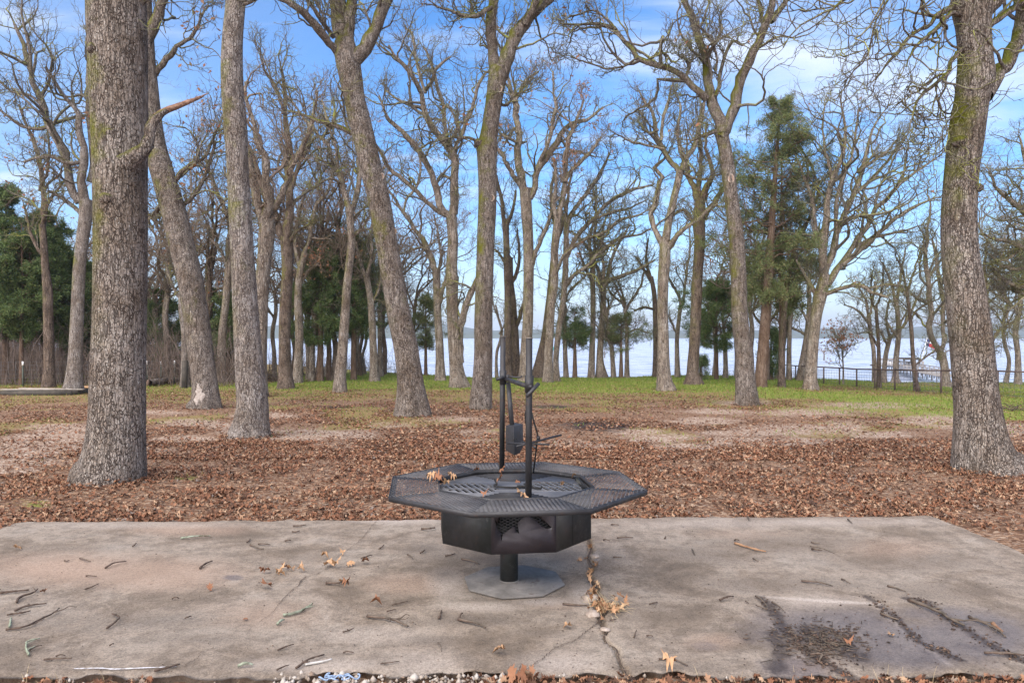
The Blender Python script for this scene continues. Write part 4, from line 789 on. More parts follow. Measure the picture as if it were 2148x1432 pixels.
# ------------------------------------------------------------------ cedars
def cedar(name, label, bx, by, top_y, half_w, seed, mat='cedar', low=0.12, n=26000, fth=0.46, group=None, cat='cedar tree', Yov=None, lean=0.0, shape=1.0, trunk_w=None, sz=(0.05, 0.11), existing=None):
    rng = np.random.default_rng(seed)
    base = hit(bx, by); Y = base[1] if Yov is None else Yov
    base = np.array([(bx - CX) / F * Y, Y, float(gz((bx - CX) / F * Y, Y))])
    Hh = HC - (top_y - HY) / F * Y - base[2]; Wd = half_w / F * Y
    root = empty(name, base, label, cat, group)
    rt = (trunk_w / F * Y / 2) if trunk_w else 0.035 * Wd + 0.06
    C = catmull(np.array([[0, 0, -0.2, rt * 1.2], [0, 0, 0.3, rt], [lean * .3, 0, Hh * .3, rt * .85], [lean * .6, 0.05, Hh * .6, rt * .55], [lean, 0, Hh, 0.015]]), 60)
    V, q = trunk_geo(C, 14, 0.06, 0.5, rng); mesh_np('trunk', V, [q], M['cedar_bark'], root)
    n = int(n * 2.1); nb = int(30 + Hh * 6); zt = low + (0.97 - low) * (np.arange(nb) + rng.random(nb)) / nb
    z = zt * Hh; u = (zt - low) / (1 - low)
    prof = Wd * shape_profile(u, shape) * rng.uniform(0.35, 1.2, nb)
    az = rng.uniform(0, 6.283, nb); K = 10
    cx_ = np.interp(z, C[:, 2], C[:, 0]); P = np.zeros((nb, K, 3)); s = np.linspace(0, 1, K)[None]
    P[..., 0] = cx_[:, None] + np.cos(az)[:, None] * s * prof[:, None]; P[..., 1] = np.sin(az)[:, None] * s * prof[:, None]
    P[..., 2] = z[:, None] + s * prof[:, None] * rng.uniform(0.0, 0.5, (nb, 1)) + 0.12 * np.sin(s * 3 + 1) * prof[:, None] * rng.uniform(-1, 1, (nb, 1))
    P[:, 1:] += rng.normal(size=(nb, K - 1, 3)) * 0.03 * prof[:, None, None]
    Rr = np.maximum(prof[:, None] * 0.014, 0.008) * (1 - 0.8 * s) + 0.003
    P2, R2 = grow(P, Rr, 9, 0.2, 0.42, 0.25, 1.6, 0.9, 0.22, 0.03, 8, 0.004, rng)
    tv, tq, c0 = [], [], 0
    for Pp, Rp, Sd in ((P, Rr, 5), (P2, R2, 3)):
        v, qq, _ = tube_batch(Pp, Rp, Sd); tv.append(v); tq.append(qq + c0); c0 += len(v)
    mesh_np('branches', np.concatenate(tv), [np.concatenate(tq)], M['cedar_bark'], root)
    # foliage sprays cluster round the twigs
    P3, R3 = grow(P2, R2, 4, 0.2, 0.5, 0.12, 0.5, 0.8, 0.25, 0.05, 4, 0.003, rng)
    allp = np.concatenate([P2[:, 3:].reshape(-1, 3), P3.reshape(-1, 3)])
    fall = vnoise(allp[:, 0] * 1.4 + seed, allp[:, 2] * 2.6 + allp[:, 1] * 1.1, seed) + 0.22 * (np.hypot(allp[:, 0], allp[:, 1]) / Wd); allp = allp[fall > fth]
    ii = rng.integers(0, len(allp), n); cen = allp[ii] + rng.normal(size=(n, 3)) * 0.05
    d = norm(rng.normal(size=(n, 3)) + np.array([0, 0, 0.35]) + norm(cen * [1, 1, 0] + 1e-6) * 0.6)
    e_ = norm(np.cross(d, rng.normal(size=(n, 3)))); s_ = rng.uniform(sz[0], sz[1], n)[:, None]
    Vv = np.stack([cen - e_ * s_ * .05, cen + d * s_ * 0.5 - e_ * s_ * .11, cen + d * s_ * 1.2, cen + d * s_ * .5 + e_ * s_ * .11], 1).reshape(-1, 3)
    mesh_np('crown', Vv, [np.arange(n * 4).reshape(-1, 4)], M[mat], root, False)
    return root
def shape_profile(u, k):
    u = np.clip(u, 0, 1)
    return np.where(u < 0.25, 0.55 + 1.8 * u, 1.0 - ((u - 0.25) / 0.75) ** (1.3 * k) * 0.93)
cedar('cedar_tree', 'tall dusty green cedar with layered branches behind the pink-scarred slender oak', 1596, 812, 200, 150, 201, 'cedar_grey', 0.28, 42000, trunk_w=24, shape=1.7, lean=0.75, sz=(.05, .11), fth=.5)
cedar('cedar_tree', 'brown-stemmed cedar beside the tall dusty one, nearer the fan-crowned oak', 1640, 808, 310, 92, 202, 'cedar_grey', 0.3, 24000, trunk_w=14, shape=1.5, fth=.5)
cedar('cedar_tree', 'round dark green cedar behind the brown pillar oak at the lake edge', 1503, 796, 590, 84, 203, 'cedar', 0.3, 30000, trunk_w=8, shape=2.4, fth=.48)
cedar('cedar_tree', 'bushy little cedar shoot at the foot of the brown pillar oak', 1470, 797, 752, 11, 204, 'cedar', 0.0, 2500)
cedar('cedar_tree', 'open green cedar before the lake, left of the brown lakeside trunk', 1206, 789, 650, 46, 205, 'cedar', 0.4, 8000, trunk_w=9, shape=2.6, fth=.53)
cedar('cedar_tree', 'olive tinted cedar before the lake, right of the flared lakeside oak', 1303, 789, 664, 58, 206, 'cedar_grey', 0.4, 8000, trunk_w=8, shape=2.6, fth=.54)
cedar('cedar_tree', 'dense cedar mass behind the thin flaky-footed oak, left half', 672, 800, 520, 72, 207, 'cedar', 0.25, 34000, trunk_w=14, shape=1.9, fth=.47)
cedar('cedar_tree', 'taller dense cedar just left of the leaning grey oak', 742, 797, 480, 78, 208, 'cedar', 0.25, 34000, trunk_w=12, shape=1.6, fth=.47)
cedar('cedar_tree', 'thin-crowned cedar with a tall spire above the dense cedar mass', 690, 798, 440, 40, 209, 'cedar_grey', 0.55, 12000, trunk_w=10)
cedar('cedar_tree', 'small cedar peeping out right of the leaning grey oak', 893, 786, 620, 38, 210, 'cedar_grey', 0.3, 9000, trunk_w=7, shape=1.6)
cedar('cedar_tree', 'bright green cedar between the thick stubbed oak and the leaning patched oak', 345, 797, 580, 66, 211, 'cedar', 0.15, 26000, trunk_w=9, shape=1.4)
cedar('cedar_tree', 'dark cedar between the pale slim trunk and the straight knotted oak', 478, 800, 612, 48, 212, 'cedar', 0.15, 20000, trunk_w=9, shape=1.5)
cedar('cedar_tree', 'dark cedar seen between the leaning patched oak and the pale slim trunk', 432, 797, 600, 44, 213, 'cedar', 0.15, 20000, trunk_w=9, shape=1.5)
cedar('cedar_tree', 'big dark cedar filling the left edge behind the wire fence', 12, 805, 385, 105, 214, 'cedar', 0.22, 52000, trunk_w=14, shape=1.5, sz=(.07, .13), fth=.4)
cedar('cedar_tree', 'dark cedar behind the slim dark trunk and the wire fence', 92, 803, 440, 85, 215, 'cedar', 0.25, 46000, trunk_w=13, shape=1.5, sz=(.07, .13), fth=.4)
cedar('cedar_tree', 'dark cedar just left of the thick stubbed oak', 168, 801, 540, 70, 216, 'cedar', 0.22, 36000, trunk_w=11, shape=1.4)
cedar('cedar_tree', 'cedar hidden mostly by the thick stubbed oak, deep in the left wood', 235, 799, 560, 60, 217, 'cedar', 0.2, 16000, trunk_w=11, shape=1.4)
cedar('cedar_tree', 'yellowish cedar crown peeping in at the right edge under mossy limbs', 2185, 812, 400, 62, 218, 'cedar_grey', 0.4, 18000, trunk_w=14, shape=1.2)
cedar('cedar_tree', 'lighter green cedar leaning out over the wire fence at the left edge', 45, 808, 470, 80, 220, 'cedar', 0.3, 34000, trunk_w=9, shape=2, sz=(.07, .13), fth=.42)
cedar('cedar_tree', 'broad green cedar filling the gap left of the grey zigzag oak', 128, 804, 520, 62, 221, 'cedar', 0.3, 26000, trunk_w=8, shape=2, sz=(.07, .13), fth=.42)
cedar('cedar_tree', 'low dark cedar bush left of the fan-crowned oak behind the fence end', 1618, 797, 690, 30, 219, 'cedar', 0.1, 8000, shape=1.6)

# ------------------------------------------------------------------ thicket and undergrowth at the wood's edge
rng = np.random.default_rng(300)
def thicket(name, pxs, n, y_lo, y_hi, h_lo, h_hi, seed, kids=4):
    rng = np.random.default_rng(seed); P = []
    X0 = rng.uniform(*pxs, n); Ys = rng.uniform(y_lo, y_hi, n); K = 8
    bx = (X0 - CX) / F * Ys; h = rng.uniform(h_lo, h_hi, n) * rng.uniform(0.4, 1, n)
    d = norm(np.stack([rng.normal(size=n) * .22, rng.normal(size=n) * .22, np.ones(n)], 1)); cur = np.stack([bx, Ys, gz(bx, Ys) - .05], 1); Q = [cur]
    for k in range(K - 1):
        d = norm(d + .13 * rng.normal(size=d.shape)); cur = cur + d * (h / (K - 1))[:, None]; Q.append(cur)
    P = np.stack(Q, 1); r0 = 0.004 + 0.006 * h * rng.uniform(.5, 1.3, n); Rr = r0[:, None] * (1 - .75 * np.linspace(0, 1, K))[None]
    P2, R2 = grow(P, Rr, kids, 0.15, 0.5, 0.3, 1.4, 0.8, 0.3, 0.05, 6, 0.003, rng)
    P3, R3 = grow(P2, R2, 3, 0.15, 0.5, 0.15, 0.6, 0.8, 0.3, 0.05, 4, 0.003, rng)
    tv, tq, c0 = [], [], 0
    for Pp, Rp, Sd in ((P, Rr, 4), (P2, R2, 3), (P3, R3, 3)):
        v, qq, _ = tube_batch(Pp, Rp, Sd); tv.append(v); tq.append(qq + c0); c0 += len(v)
    o = mesh_np(name, np.concatenate(tv), [np.concatenate(tq)], M['thicket']); return tag(o, kind='stuff')
tag(thicket('undergrowth', (-150, 500), 2300, 28, 46, 1.2, 4.0, 301), 'brown leafless brush and thin stems filling the edge of the left wood', 'undergrowth')
tag(thicket('undergrowth', (560, 870), 330, 38, 50, 0.5, 2.2, 302), 'low brown brush on the bank beyond the cedars', 'undergrowth')
tag(thicket('undergrowth', (1480, 1720), 90, 40, 44, 0.2, 0.9, 303), 'short dry weeds along the bank left of the metal fence', 'undergrowth')
# the deeper wood on the left, one mass
n = 230; X0 = rng.uniform(-420, 330, n); Ys = rng.uniform(46, 75, n); bx = (X0 - CX) / F * Ys; h = rng.uniform(6, 12, n) * np.interp(X0, [-420, 100, 380, 600], [1, .85, .55, .45])
cur = np.stack([bx, Ys, gz(bx, Ys) - .1], 1); Q = [cur]; d = norm(np.stack([rng.normal(size=n) * .1, rng.normal(size=n) * .1, np.ones(n)], 1))
for k in range(9): d = norm(d + .07 * rng.normal(size=d.shape)); cur = cur + d * (h / 9)[:, None]; Q.append(cur)
P = np.stack(Q, 1); Rr = (0.012 * h)[:, None] * (1 - .8 * np.linspace(0, 1, 10))[None]
P2, R2 = grow(P, Rr, 12, .25, .35, 1, 3.2, .8, .2, .08, 8, .008, rng); P3, R3 = grow(P2, R2, 6, .15, .5, .3, 1.4, .8, .25, .05, 5, .007, rng)
tv, tq, c0 = [], [], 0
for Pp, Rp, Sd in ((P, Rr, 6), (P2, R2, 3), (P3, R3, 3)):
    v, qq, _ = tube_batch(Pp, Rp, Sd); tv.append(v); tq.append(qq + c0); c0 += len(v)
tag(mesh_np('far_woods', np.concatenate(tv), [np.concatenate(tq)], M['thicket']), 'bare brown wood behind the cedars on the left, read as one mass', 'woods', None, 'stuff')
# ------------------------------------------------------------------ concrete slab
def gp(px_, py_, z=0.0):
    Y = F * (HC - z) / (py_ - HY); return np.array([(px_ - CX) / F * Y, Y, z])
CRACKS = {  # traced polylines and half widths in metres
 'wide_crack': ([(1236,1132),(1240,1150),(1234,1168),(1242,1185),(1236,1200),(1240,1215),(1250,1228),(1246,1245),(1254,1262),(1262,1285),(1258,1300),(1270,1320),(1268,1340),(1282,1352),(1296,1362),(1300,1385),(1312,1405),(1326,1425),(1330,1440)], [.018,.022,.012,.02,.012,.01,.02,.024,.03,.024,.014,.013,.006,.007,.011,.007,.009,.008,.008]),
 'thin_crack': ([(1258,1305),(1235,1322),(1205,1345),(1180,1352),(1155,1368),(1140,1382),(1118,1395),(1100,1412),(1092,1428)], [.004]*9),
 'long_crack': ([(800,1088),(785,1098),(762,1128),(735,1150),(705,1172),(690,1190),(665,1205),(640,1212),(625,1230),(606,1245),(590,1262),(572,1285),(545,1305),(520,1325)], [.003,.004,.003,.003,.002,.004,.004,.006,.005,.004,.003,.003,.002,.001]),
 'hairline_crack': ([(425,1368),(412,1382),(398,1390),(385,1402)], [.003]*4),
 'plate_crack': ([(955,1205),(972,1196),(990,1190),(1003,1178)], [.003]*4)}
def crk(name):
    pts, ww = CRACKS[name]; return [tuple(gp(*p)[:2]) for p in pts], ww
XL0, XL1, XR0, XR1 = -3.82, -4.0, 3.6, 3.52      # left and right edges at the front and at the back
YB_L, YB_R, YF = 6.1, 6.3, 3.33
ny_, nx_ = 230, 560
u = np.linspace(0, 1, nx_); v_ = np.linspace(0, 1, ny_); UU, VV = np.meshgrid(u, v_)
yb = YB_L + (YB_R - YB_L) * UU
xl = XL0 + (XL1 - XL0) * VV; xr = XR0 + (XR1 - XR0) * VV
SXg = xl + (xr - xl) * UU; SYg = YF + (yb - YF) * VV
ed = lambda t: np.exp(-t / 0.02)
edge_n = (fbm(SXg * 6, SYg * 6, 91, 4) - 0.5)
SYg = SYg - edge_n * 0.13 * (ed(1 - VV) + ed(VV) * 1.2); SXg = SXg + edge_n * 0.07 * (ed(1 - UU) + ed(UU))
SZg = 0.004 * (fbm(SXg * 1.5, SYg * 1.5, 93, 3) - 0.5) * 2 - 0.012 * (np.exp(-(1 - VV) / 0.01) + np.exp(-VV / 0.012)) * (0.4 + fbm(SXg * 9, SYg * 9, 95, 2))
def dpoly(X, Y, pts):
    d_ = np.full(X.shape, 9.0)
    for (x0, y0), (x1, y1) in zip(pts[:-1], pts[1:]):
        L2 = (x1 - x0) ** 2 + (y1 - y0) ** 2; t = np.clip(((X - x0) * (x1 - x0) + (Y - y0) * (y1 - y0)) / L2, 0, 1)
        d_ = np.minimum(d_, np.hypot(X - x0 - t * (x1 - x0), Y - y0 - t * (y1 - y0)))
    return d_
spx, spy = project(SXg, SYg, SZg)
top = np.stack([SXg, SYg, SZg], -1).reshape(-1, 3); idx = np.arange(nx_ * ny_).reshape(ny_, nx_)
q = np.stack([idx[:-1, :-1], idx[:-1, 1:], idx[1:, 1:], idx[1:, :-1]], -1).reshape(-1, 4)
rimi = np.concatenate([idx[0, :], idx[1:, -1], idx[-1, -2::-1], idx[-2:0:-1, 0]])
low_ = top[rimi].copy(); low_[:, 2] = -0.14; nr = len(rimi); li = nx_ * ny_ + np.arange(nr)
side = np.stack([rimi, li, np.roll(li, -1), np.roll(rimi, -1)], -1)[:, ::-1]
m, nt, b = material('worn_concrete')
geo = N(nt, 'ShaderNodeNewGeometry'); pos = geo.outputs['Position']
def A(n_): return N(nt, 'ShaderNodeAttribute', attribute_name=n_).outputs['Fac']
n1 = N(nt, 'ShaderNodeTexNoise', {'Vector': pos, 'Scale': 120.0, 'Detail': 5.0, 'Roughness': 0.8})
n2 = N(nt, 'ShaderNodeTexNoise', {'Vector': pos, 'Scale': 1.6, 'Detail': 9.0, 'Roughness': 0.68, 'Distortion': 0.6})
n3 = N(nt, 'ShaderNodeTexNoise', {'Vector': pos, 'Scale': 9.0, 'Detail': 7.0, 'Roughness': 0.7})
sp = N(nt, 'ShaderNodeTexVoronoi', {'Vector': pos, 'Scale': 38.0})
col = ramp(nt, n2.outputs[0], [(0.30, (0.20, 0.152, 0.112)), (0.43, (0.33, 0.258, 0.195)), (0.50, (0.43, 0.345, 0.27)), (0.60, (0.49, 0.405, 0.325)), (0.70, (0.60, 0.51, 0.425))])
col = mixc(nt, maprange(nt, n3.outputs[0], .56, .42, 0, .5), col, (0.17, 0.135, 0.105))
col = mixc(nt, math_(nt, 'MULTIPLY', A('warm'), 0.8), col, (0.54, 0.38, 0.28))
col = mixc(nt, math_(nt, 'MULTIPLY', A('pale'), 0.75), col, (0.64, 0.54, 0.46))
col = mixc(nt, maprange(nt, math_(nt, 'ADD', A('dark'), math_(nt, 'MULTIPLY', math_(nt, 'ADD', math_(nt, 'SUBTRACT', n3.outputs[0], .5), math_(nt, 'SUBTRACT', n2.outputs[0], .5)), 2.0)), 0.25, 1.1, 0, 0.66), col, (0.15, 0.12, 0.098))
wet = maprange(nt, math_(nt, 'ADD', A('wet'), math_(nt, 'MULTIPLY', math_(nt, 'SUBTRACT', n3.outputs[0], .5), .9)), 0.25, 0.8)
col = mixc(nt, math_(nt, 'MULTIPLY', wet, 0.6), col, (0.16, 0.14, 0.15))
mud = maprange(nt, math_(nt, 'ADD', A('mud'), math_(nt, 'MULTIPLY', math_(nt, 'SUBTRACT', n3.outputs[0], .5), 2.6)), 0.45, 0.95, 0, .85)
col = mixc(nt, mud, col, (0.085, 0.065, 0.058))
nf_ = N(nt, 'ShaderNodeTexNoise', {'Vector': pos, 'Scale': 45.0, 'Detail': 4.0, 'Roughness': 0.75})
col = mixc(nt, 1.0, col, ramp(nt, n1.outputs[0], [(0.34, 0.45), (0.5, 0.85), (0.66, 1.0)]), 'MULTIPLY')
col = mixc(nt, 1.0, col, ramp(nt, nf_.outputs[0], [(0.34, 0.66), (0.5, 0.95), (0.66, 1.0)]), 'MULTIPLY')
col = mixc(nt, maprange(nt, n1.outputs[0], 0.60, 0.68, 0.0, 0.4), col, (0.62, 0.54, 0.46))
col = mixc(nt, maprange(nt, sp.outputs[0], 0.055, 0.03, 0.0, 0.6), col, (0.11, 0.075, 0.055))
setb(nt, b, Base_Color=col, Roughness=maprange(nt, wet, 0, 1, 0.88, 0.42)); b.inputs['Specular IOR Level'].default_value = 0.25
bump(nt, b, math_(nt, 'ADD', n1.outputs[0], math_(nt, 'MULTIPLY', n3.outputs[0], 0.8)), 0.005, 1.0)
# the slab top is cut along the wide cracks
cut = np.zeros(len(top), bool)
for nm in ('wide_crack',):
    pts, ww = crk(nm); d_ = dpoly(top[:, 0], top[:, 1], pts)
    wloc = np.interp(top[:, 1], [p[1] for p in pts][::-1], ww[::-1]) * (0.55 + 1.1 * vnoise(top[:, 0] * 30, top[:, 1] * 30, 3))
    cut |= d_ < wloc
top[cut, 2] -= 0.035
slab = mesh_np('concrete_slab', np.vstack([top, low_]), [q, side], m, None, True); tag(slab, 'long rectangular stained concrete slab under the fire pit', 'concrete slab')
P_, Q_ = spx.ravel(), spy.ravel()
X_, Y_ = top[:, 0], top[:, 1]
allv = lambda a: np.concatenate([a, np.zeros(nr)])
attr(slab, 'warm', allv(ell(P_, Q_, [(120, 1190, 190, 34, 1), (330, 1205, 160, 30, .8), (380, 1110, 120, 12, .7), (1180, 1265, 70, 14, .5), (1500, 1345, 60, 18, .6), (1880, 1150, 100, 20, .5), (560, 1290, 120, 30, .5), (1700, 1395, 70, 20, .6), (860, 1225, 90, 20, .6), (1560, 1120, 90, 12, .4)], .4, 71, X_ * .7, Y_ * .7)))
line_ = np.clip(1 - dpoly(X_, Y_, [tuple(gp(*p)[:2]) for p in ((1600,1250),(1680,1256),(1760,1262),(1840,1266))]) / .035, 0, 1) + .8 * np.clip(1 - dpoly(X_, Y_, [tuple(gp(*p)[:2]) for p in ((1840,1266),(1905,1330),(1990,1392))]) / .03, 0, 1)
attr(slab, 'pale', allv(line_ + ell(P_, Q_, [(940, 1225, 40, 30, .9), (1010, 1272, 90, 12, 1), (1140, 1262, 70, 10, .9), (1220, 1250, 26, 30, .9), (820, 1090, 100, 8, .9), (1170, 1390, 100, 28, .9), (1240, 1278, 30, 12, 1), (1248, 1170, 14, 12, .8), (640, 1395, 160, 16, .7), (900, 1390, 100, 30, .5), (1500, 1098, 260, 12, .6), (1700, 1095, 250, 10, .7), (1720, 1262, 90, 14, .7), (300, 1100, 250, 8, .5), (780, 1330, 120, 16, .4)], .35, 73, X_, Y_)))
attr(slab, 'dark', allv(ell(P_, Q_, [(1010, 1172, 150, 20, 1), (930, 1200, 50, 26, .9), (880, 1150, 70, 14, .8), (1250, 1180, 70, 30, .7), (1180, 1165, 60, 20, .9), (1010, 1300, 120, 16, .9), (1130, 1325, 90, 18, .8), (930, 1345, 90, 14, .7), (1450, 1165, 140, 22, .6), (1400, 1290, 120, 26, .6), (1650, 1140, 200, 22, .55), (1900, 1175, 180, 22, .55), (280, 1300, 260, 24, .6), (120, 1320, 160, 24, .5), (120, 1150, 130, 12, .5), (640, 1165, 90, 14, .5), (600, 1370, 120, 18, .4), (420, 1340, 140, 16, .5), (1600, 1225, 200, 18, .6), (1460, 1400, 120, 20, .5), (2000, 1240, 160, 20, .5)], .5, 75, X_, Y_)))  # stains, plus the shade under and before the fire pit painted in
attr(slab, 'wet', allv(ell(P_, Q_, [(1750, 1320, 170, 50, 1), (1900, 1350, 190, 50, 1), (2050, 1330, 150, 60, .9), (1960, 1285, 120, 20, .7), (490, 1211, 26, 7, 1.2), (1620, 1300, 60, 40, .6), (1480, 1355, 40, 14, .5), (1680, 1400, 90, 30, .8)], .45, 79, X_, Y_)))
mudp = [[(1595,1252),(1620,1275),(1650,1320),(1672,1345),(1700,1370),(1740,1395),(1790,1420)], [(1817,1250),(1845,1270),(1880,1296),(1905,1322),(1935,1350),(1975,1365),(2015,1384)], [(1905,1255),(1945,1262),(1990,1300),(2030,1322),(2075,1352),(2120,1375),(2160,1390)], [(1628,1330),(1640,1360),(1630,1400)], [(1700,1320),(1740,1350),(1800,1375)]]
mud_a = np.zeros(len(X_))
for pth, ww in zip(mudp, [.05, .035, .045, .07, .12]):
    d_ = dpoly(X_, Y_, [tuple(gp(*p)[:2]) for p in pth]); mud_a = np.maximum(mud_a, np.clip(1.15 - d_ / ww * 0.8, 0, 1))
attr(slab, 'mud', allv(mud_a))
M['crack'] = simple('dark_crack_fill', (0.035, 0.025, 0.02), (0.13, 0.085, 0.06), 60, 0.95)
for nm in CRACKS:
    pts, ww = crk(nm); C = catmull(np.column_stack([np.array(pts), ww]), 90 if len(pts) > 6 else 24); rr = np.random.default_rng(len(nm))
    C[:, 0] += rr.normal(size=len(C)) * 0.0035; C[:, 1] += rr.normal(size=len(C)) * 0.004
    T = norm(np.gradient(C[:, :2], axis=0)); Nn_ = np.stack([-T[:, 1], T[:, 0]], 1); hw = C[:, 2:3] * rr.uniform(0.35, 1.1, (len(C), 1)) * (0.45 if nm == 'wide_crack' else 0.62)
    z = 0.0065 if nm != 'wide_crack' else -0.004
    V = np.vstack([np.column_stack([C[:, :2] + Nn_ * hw, np.full(len(C), z)]), np.column_stack([C[:, :2] - Nn_ * hw, np.full(len(C), z)])]); n = len(C)
    mesh_np(nm, V, [[(i, i + 1, n + i + 1, n + i) for i in range(n - 1)]], M['crack'], slab, False)
# broken stones standing in the crack
M['stone'] = simple('pale_broken_stone', (0.24, 0.18, 0.14), (0.46, 0.38, 0.32), 30, 0.9, 0.006)
def rock(name, c, r, mat, seed, sq=(1, 1, .6), parent=None):
    rr = np.random.default_rng(seed); n, k = 14, 9; V = []
    for i in range(k + 1):
        for j in range(n):
            ph, th = i / k * math.pi, j / n * 6.2832; dd_ = np.array([math.sin(ph) * math.cos(th), math.sin(ph) * math.sin(th), math.cos(ph)])
            s_ = r * (1 + .55 * (float(vnoise(dd_[0] * 1.7 + seed, dd_[1] * 1.7 + dd_[2] * 1.9 + 7, seed)) - .5) + .2 * (float(vnoise(dd_[0] * 5 + seed, dd_[1] * 5 + dd_[2] * 4 + 7, seed)) - .5)); V.append(dd_ * s_ * sq)
    mb = MB(); mb.add(V, [[(i * n + j, i * n + (j + 1) % n, (i + 1) * n + (j + 1) % n, (i + 1) * n + j) for i in range(k) for j in range(n)]])
    return mb.build(name, mat, parent, True, c)
for i, (x, y, r_, lab) in enumerate([(1238, 1256, .05, 'chalky flat stone wedged in the wide crack, larger and nearer the fire pit base'), (1242, 1290, .045, 'pale flat stone in the wide crack, in front of the larger one'), (1248, 1168, .036, 'pinkish stone in the crack just below the rim of the fire box'), (1268, 1322, .028, 'small yellowish stone where the thin crack meets the wide one')]):
    o = rock('stone', gp(x, y) + [0, 0, .006], r_, M['stone'], 40 + i, (1, .9, .4)); tag(o, lab, 'stone')

# ------------------------------------------------------------------ fallen leaves, twigs
def oak_leaf(rng, s):
    """lobed outline, curled"""
    L = [(0, -.5), (.05, -.32), (.2, -.28), (.12, -.12), (.34, 0.0), (.16, .1), (.3, .3), (.1, .33), (0, .5)]
    pts = L + [(-x, y) for x, y in L[-2:0:-1]]
    pts = np.array(pts) * s * [1.1, 1.0]
    cx_, cy_ = rng.uniform(-1, 1, 2); c1, c2 = rng.uniform(0.5, 3.0, 2) * rng.choice([-1, 1], 2)
    z = c1 * pts[:, 0] ** 2 / s * 1.2 + c2 * pts[:, 1] ** 2 / s * .5 + rng.normal(size=len(pts)) * s * .05
    return np.column_stack([pts, z - z.min()])
def leaf_pile(cen, rng, s0, s1, tilt=0.25):
    """many lobed leaves as fans round a mid vertex; returns verts and tri list"""
    n = len(cen); protos_ = [oak_leaf(rng, 1.0) for _ in range(12)]; k = len(protos_[0])
    PR = np.stack(protos_)[rng.integers(0, 12, n)]; PR = np.concatenate([PR, PR.mean(1, keepdims=True) - [[[0, 0, .02]]]], 1)
    s = rng.uniform(s0, s1, n)[:, None, None]; a = rng.uniform(0, 6.283, n)
    PR = PR * s; tx, ty = rng.normal(size=(2, n)) * tilt
    c_, s_ = np.cos(a)[:, None], np.sin(a)[:, None]
    x, y, z = PR[..., 0], PR[..., 1], PR[..., 2]
    z = z + x * tx[:, None] + y * ty[:, None]; z = z - z.min(1, keepdims=True)
    V = np.stack([x * c_ - y * s_, x * s_ + y * c_, z], -1) + cen[:, None]
    b_ = (np.arange(n) * (k + 1))[:, None]; j = np.arange(k)[None]
    t = np.stack([b_ + j, b_ + (j + 1) % k, b_ + k + 0 * j], -1).reshape(-1, 3)
    return V.reshape(-1, 3), t
rng = np.random.default_rng(70)
def on_slab(x, y, mg=0.0):
    v = (y - YF) / (np.interp(x, [-4, 3.5], [YB_L, YB_R]) - YF); xl = XL0 + (XL1 - XL0) * v; xr = XR0 + (XR1 - XR0) * v
    return (v > -mg) & (v < 1 + mg) & (x > xl - mg) & (x < xr + mg)
# litter: dense lobed leaves near, small curled ones farther
n = 66000; Yr = 5.9 + 5.6 * rng.random(n) ** 0.9; X = rng.uniform(-.78, .78, n) * Yr
ms = masks(X, Yr, gz(X, Yr)); over = .09 * fbm(X * 4, Yr * 4, 5, 3) ** 2 * 3; dens_ = fbm(X * 2.2, Yr * 2.2, 81, 4)
keep = (~on_slab(X, Yr, -0.012)) & (rng.random(n) < np.clip(1.1 - sst(.1, .5, ms['sand']) * .85 - ms['green'] * .7, .15, 1) * (.15 + .75 * sst(.35, .6, dens_)))
X, Yr = X[keep], Yr[keep]; cen = np.stack([X, Yr, gz(X, Yr) + rng.uniform(0, .008, len(X))], 1)
cen[:, 2] = np.where(on_slab(cen[:, 0], cen[:, 1]), .004, cen[:, 2])
hp = []
for t_, rr_, nn in ((o1, .42, 420), (o39, .42, 420), (o3, .34, 300), (o9, .36, 260), (o12, .25, 160), (o2, .34, 220), (o29, .25, 160)):
    a = rng.uniform(0, 6.283, nn); q_ = rr_ + np.abs(rng.normal(size=nn)) * .16 - .05; x_, y_ = t_[0] + np.cos(a) * q_, t_[1] + np.sin(a) * q_; hp.append(np.stack([x_, y_, gz(x_, y_) + np.maximum(.05 - (q_ - rr_ + .05) * .25, 0) * rng.random(nn)], 1))
cen = np.vstack([cen] + hp)
v1_, t1_ = leaf_pile(cen, rng, 0.018, 0.066, 0.13)
tag(mesh_np('leaf_litter', v1_, [t1_], M['leaf'], None, False), 'fallen rust brown oak leaves lying thick behind the concrete slab', 'leaf litter', None, 'stuff')
n = 190000; Yr = 9.5 + 24 * rng.random(n) ** 1.5; X = rng.uniform(-.75, .78, n) * Yr
Zr = gz(X, Yr); ms = masks(X, Yr, Zr); dens_ = fbm(X * .9, Yr * .9, 83, 4)
keep = rng.random(n) < np.clip(1.0 - sst(.1, .5, ms['sand']) * .78 - ms['green'] * .8, .08, 1) * (.1 + .6 * sst(.38, .6, dens_))
cen = np.stack([X, Yr, Zr + .012], 1)[keep]; nn_ = len(cen)
s = rng.uniform(.013, .036, nn_)[:, None]; a = rng.uniform(0, 6.283, nn_); d = np.stack([np.cos(a), np.sin(a), rng.normal(size=nn_) * .25], 1); e_ = np.stack([-np.sin(a), np.cos(a), rng.normal(size=nn_) * .35], 1)
V = np.stack([cen - d * s, cen + e_ * s * .6 + [0, 0, .012], cen + d * s, cen - e_ * s * .6 + [0, 0, .012]], 1).reshape(-1, 3)
ii = np.arange(nn_ * 4).reshape(-1, 4); tag(mesh_np('leaf_litter', V, [np.concatenate([ii[:, [0, 1, 2]], ii[:, [0, 2, 3]]])], M['leaf'], None, False), 'fallen leaves scattered through the grass and sandy ground between the oaks', 'leaf litter', None, 'stuff')
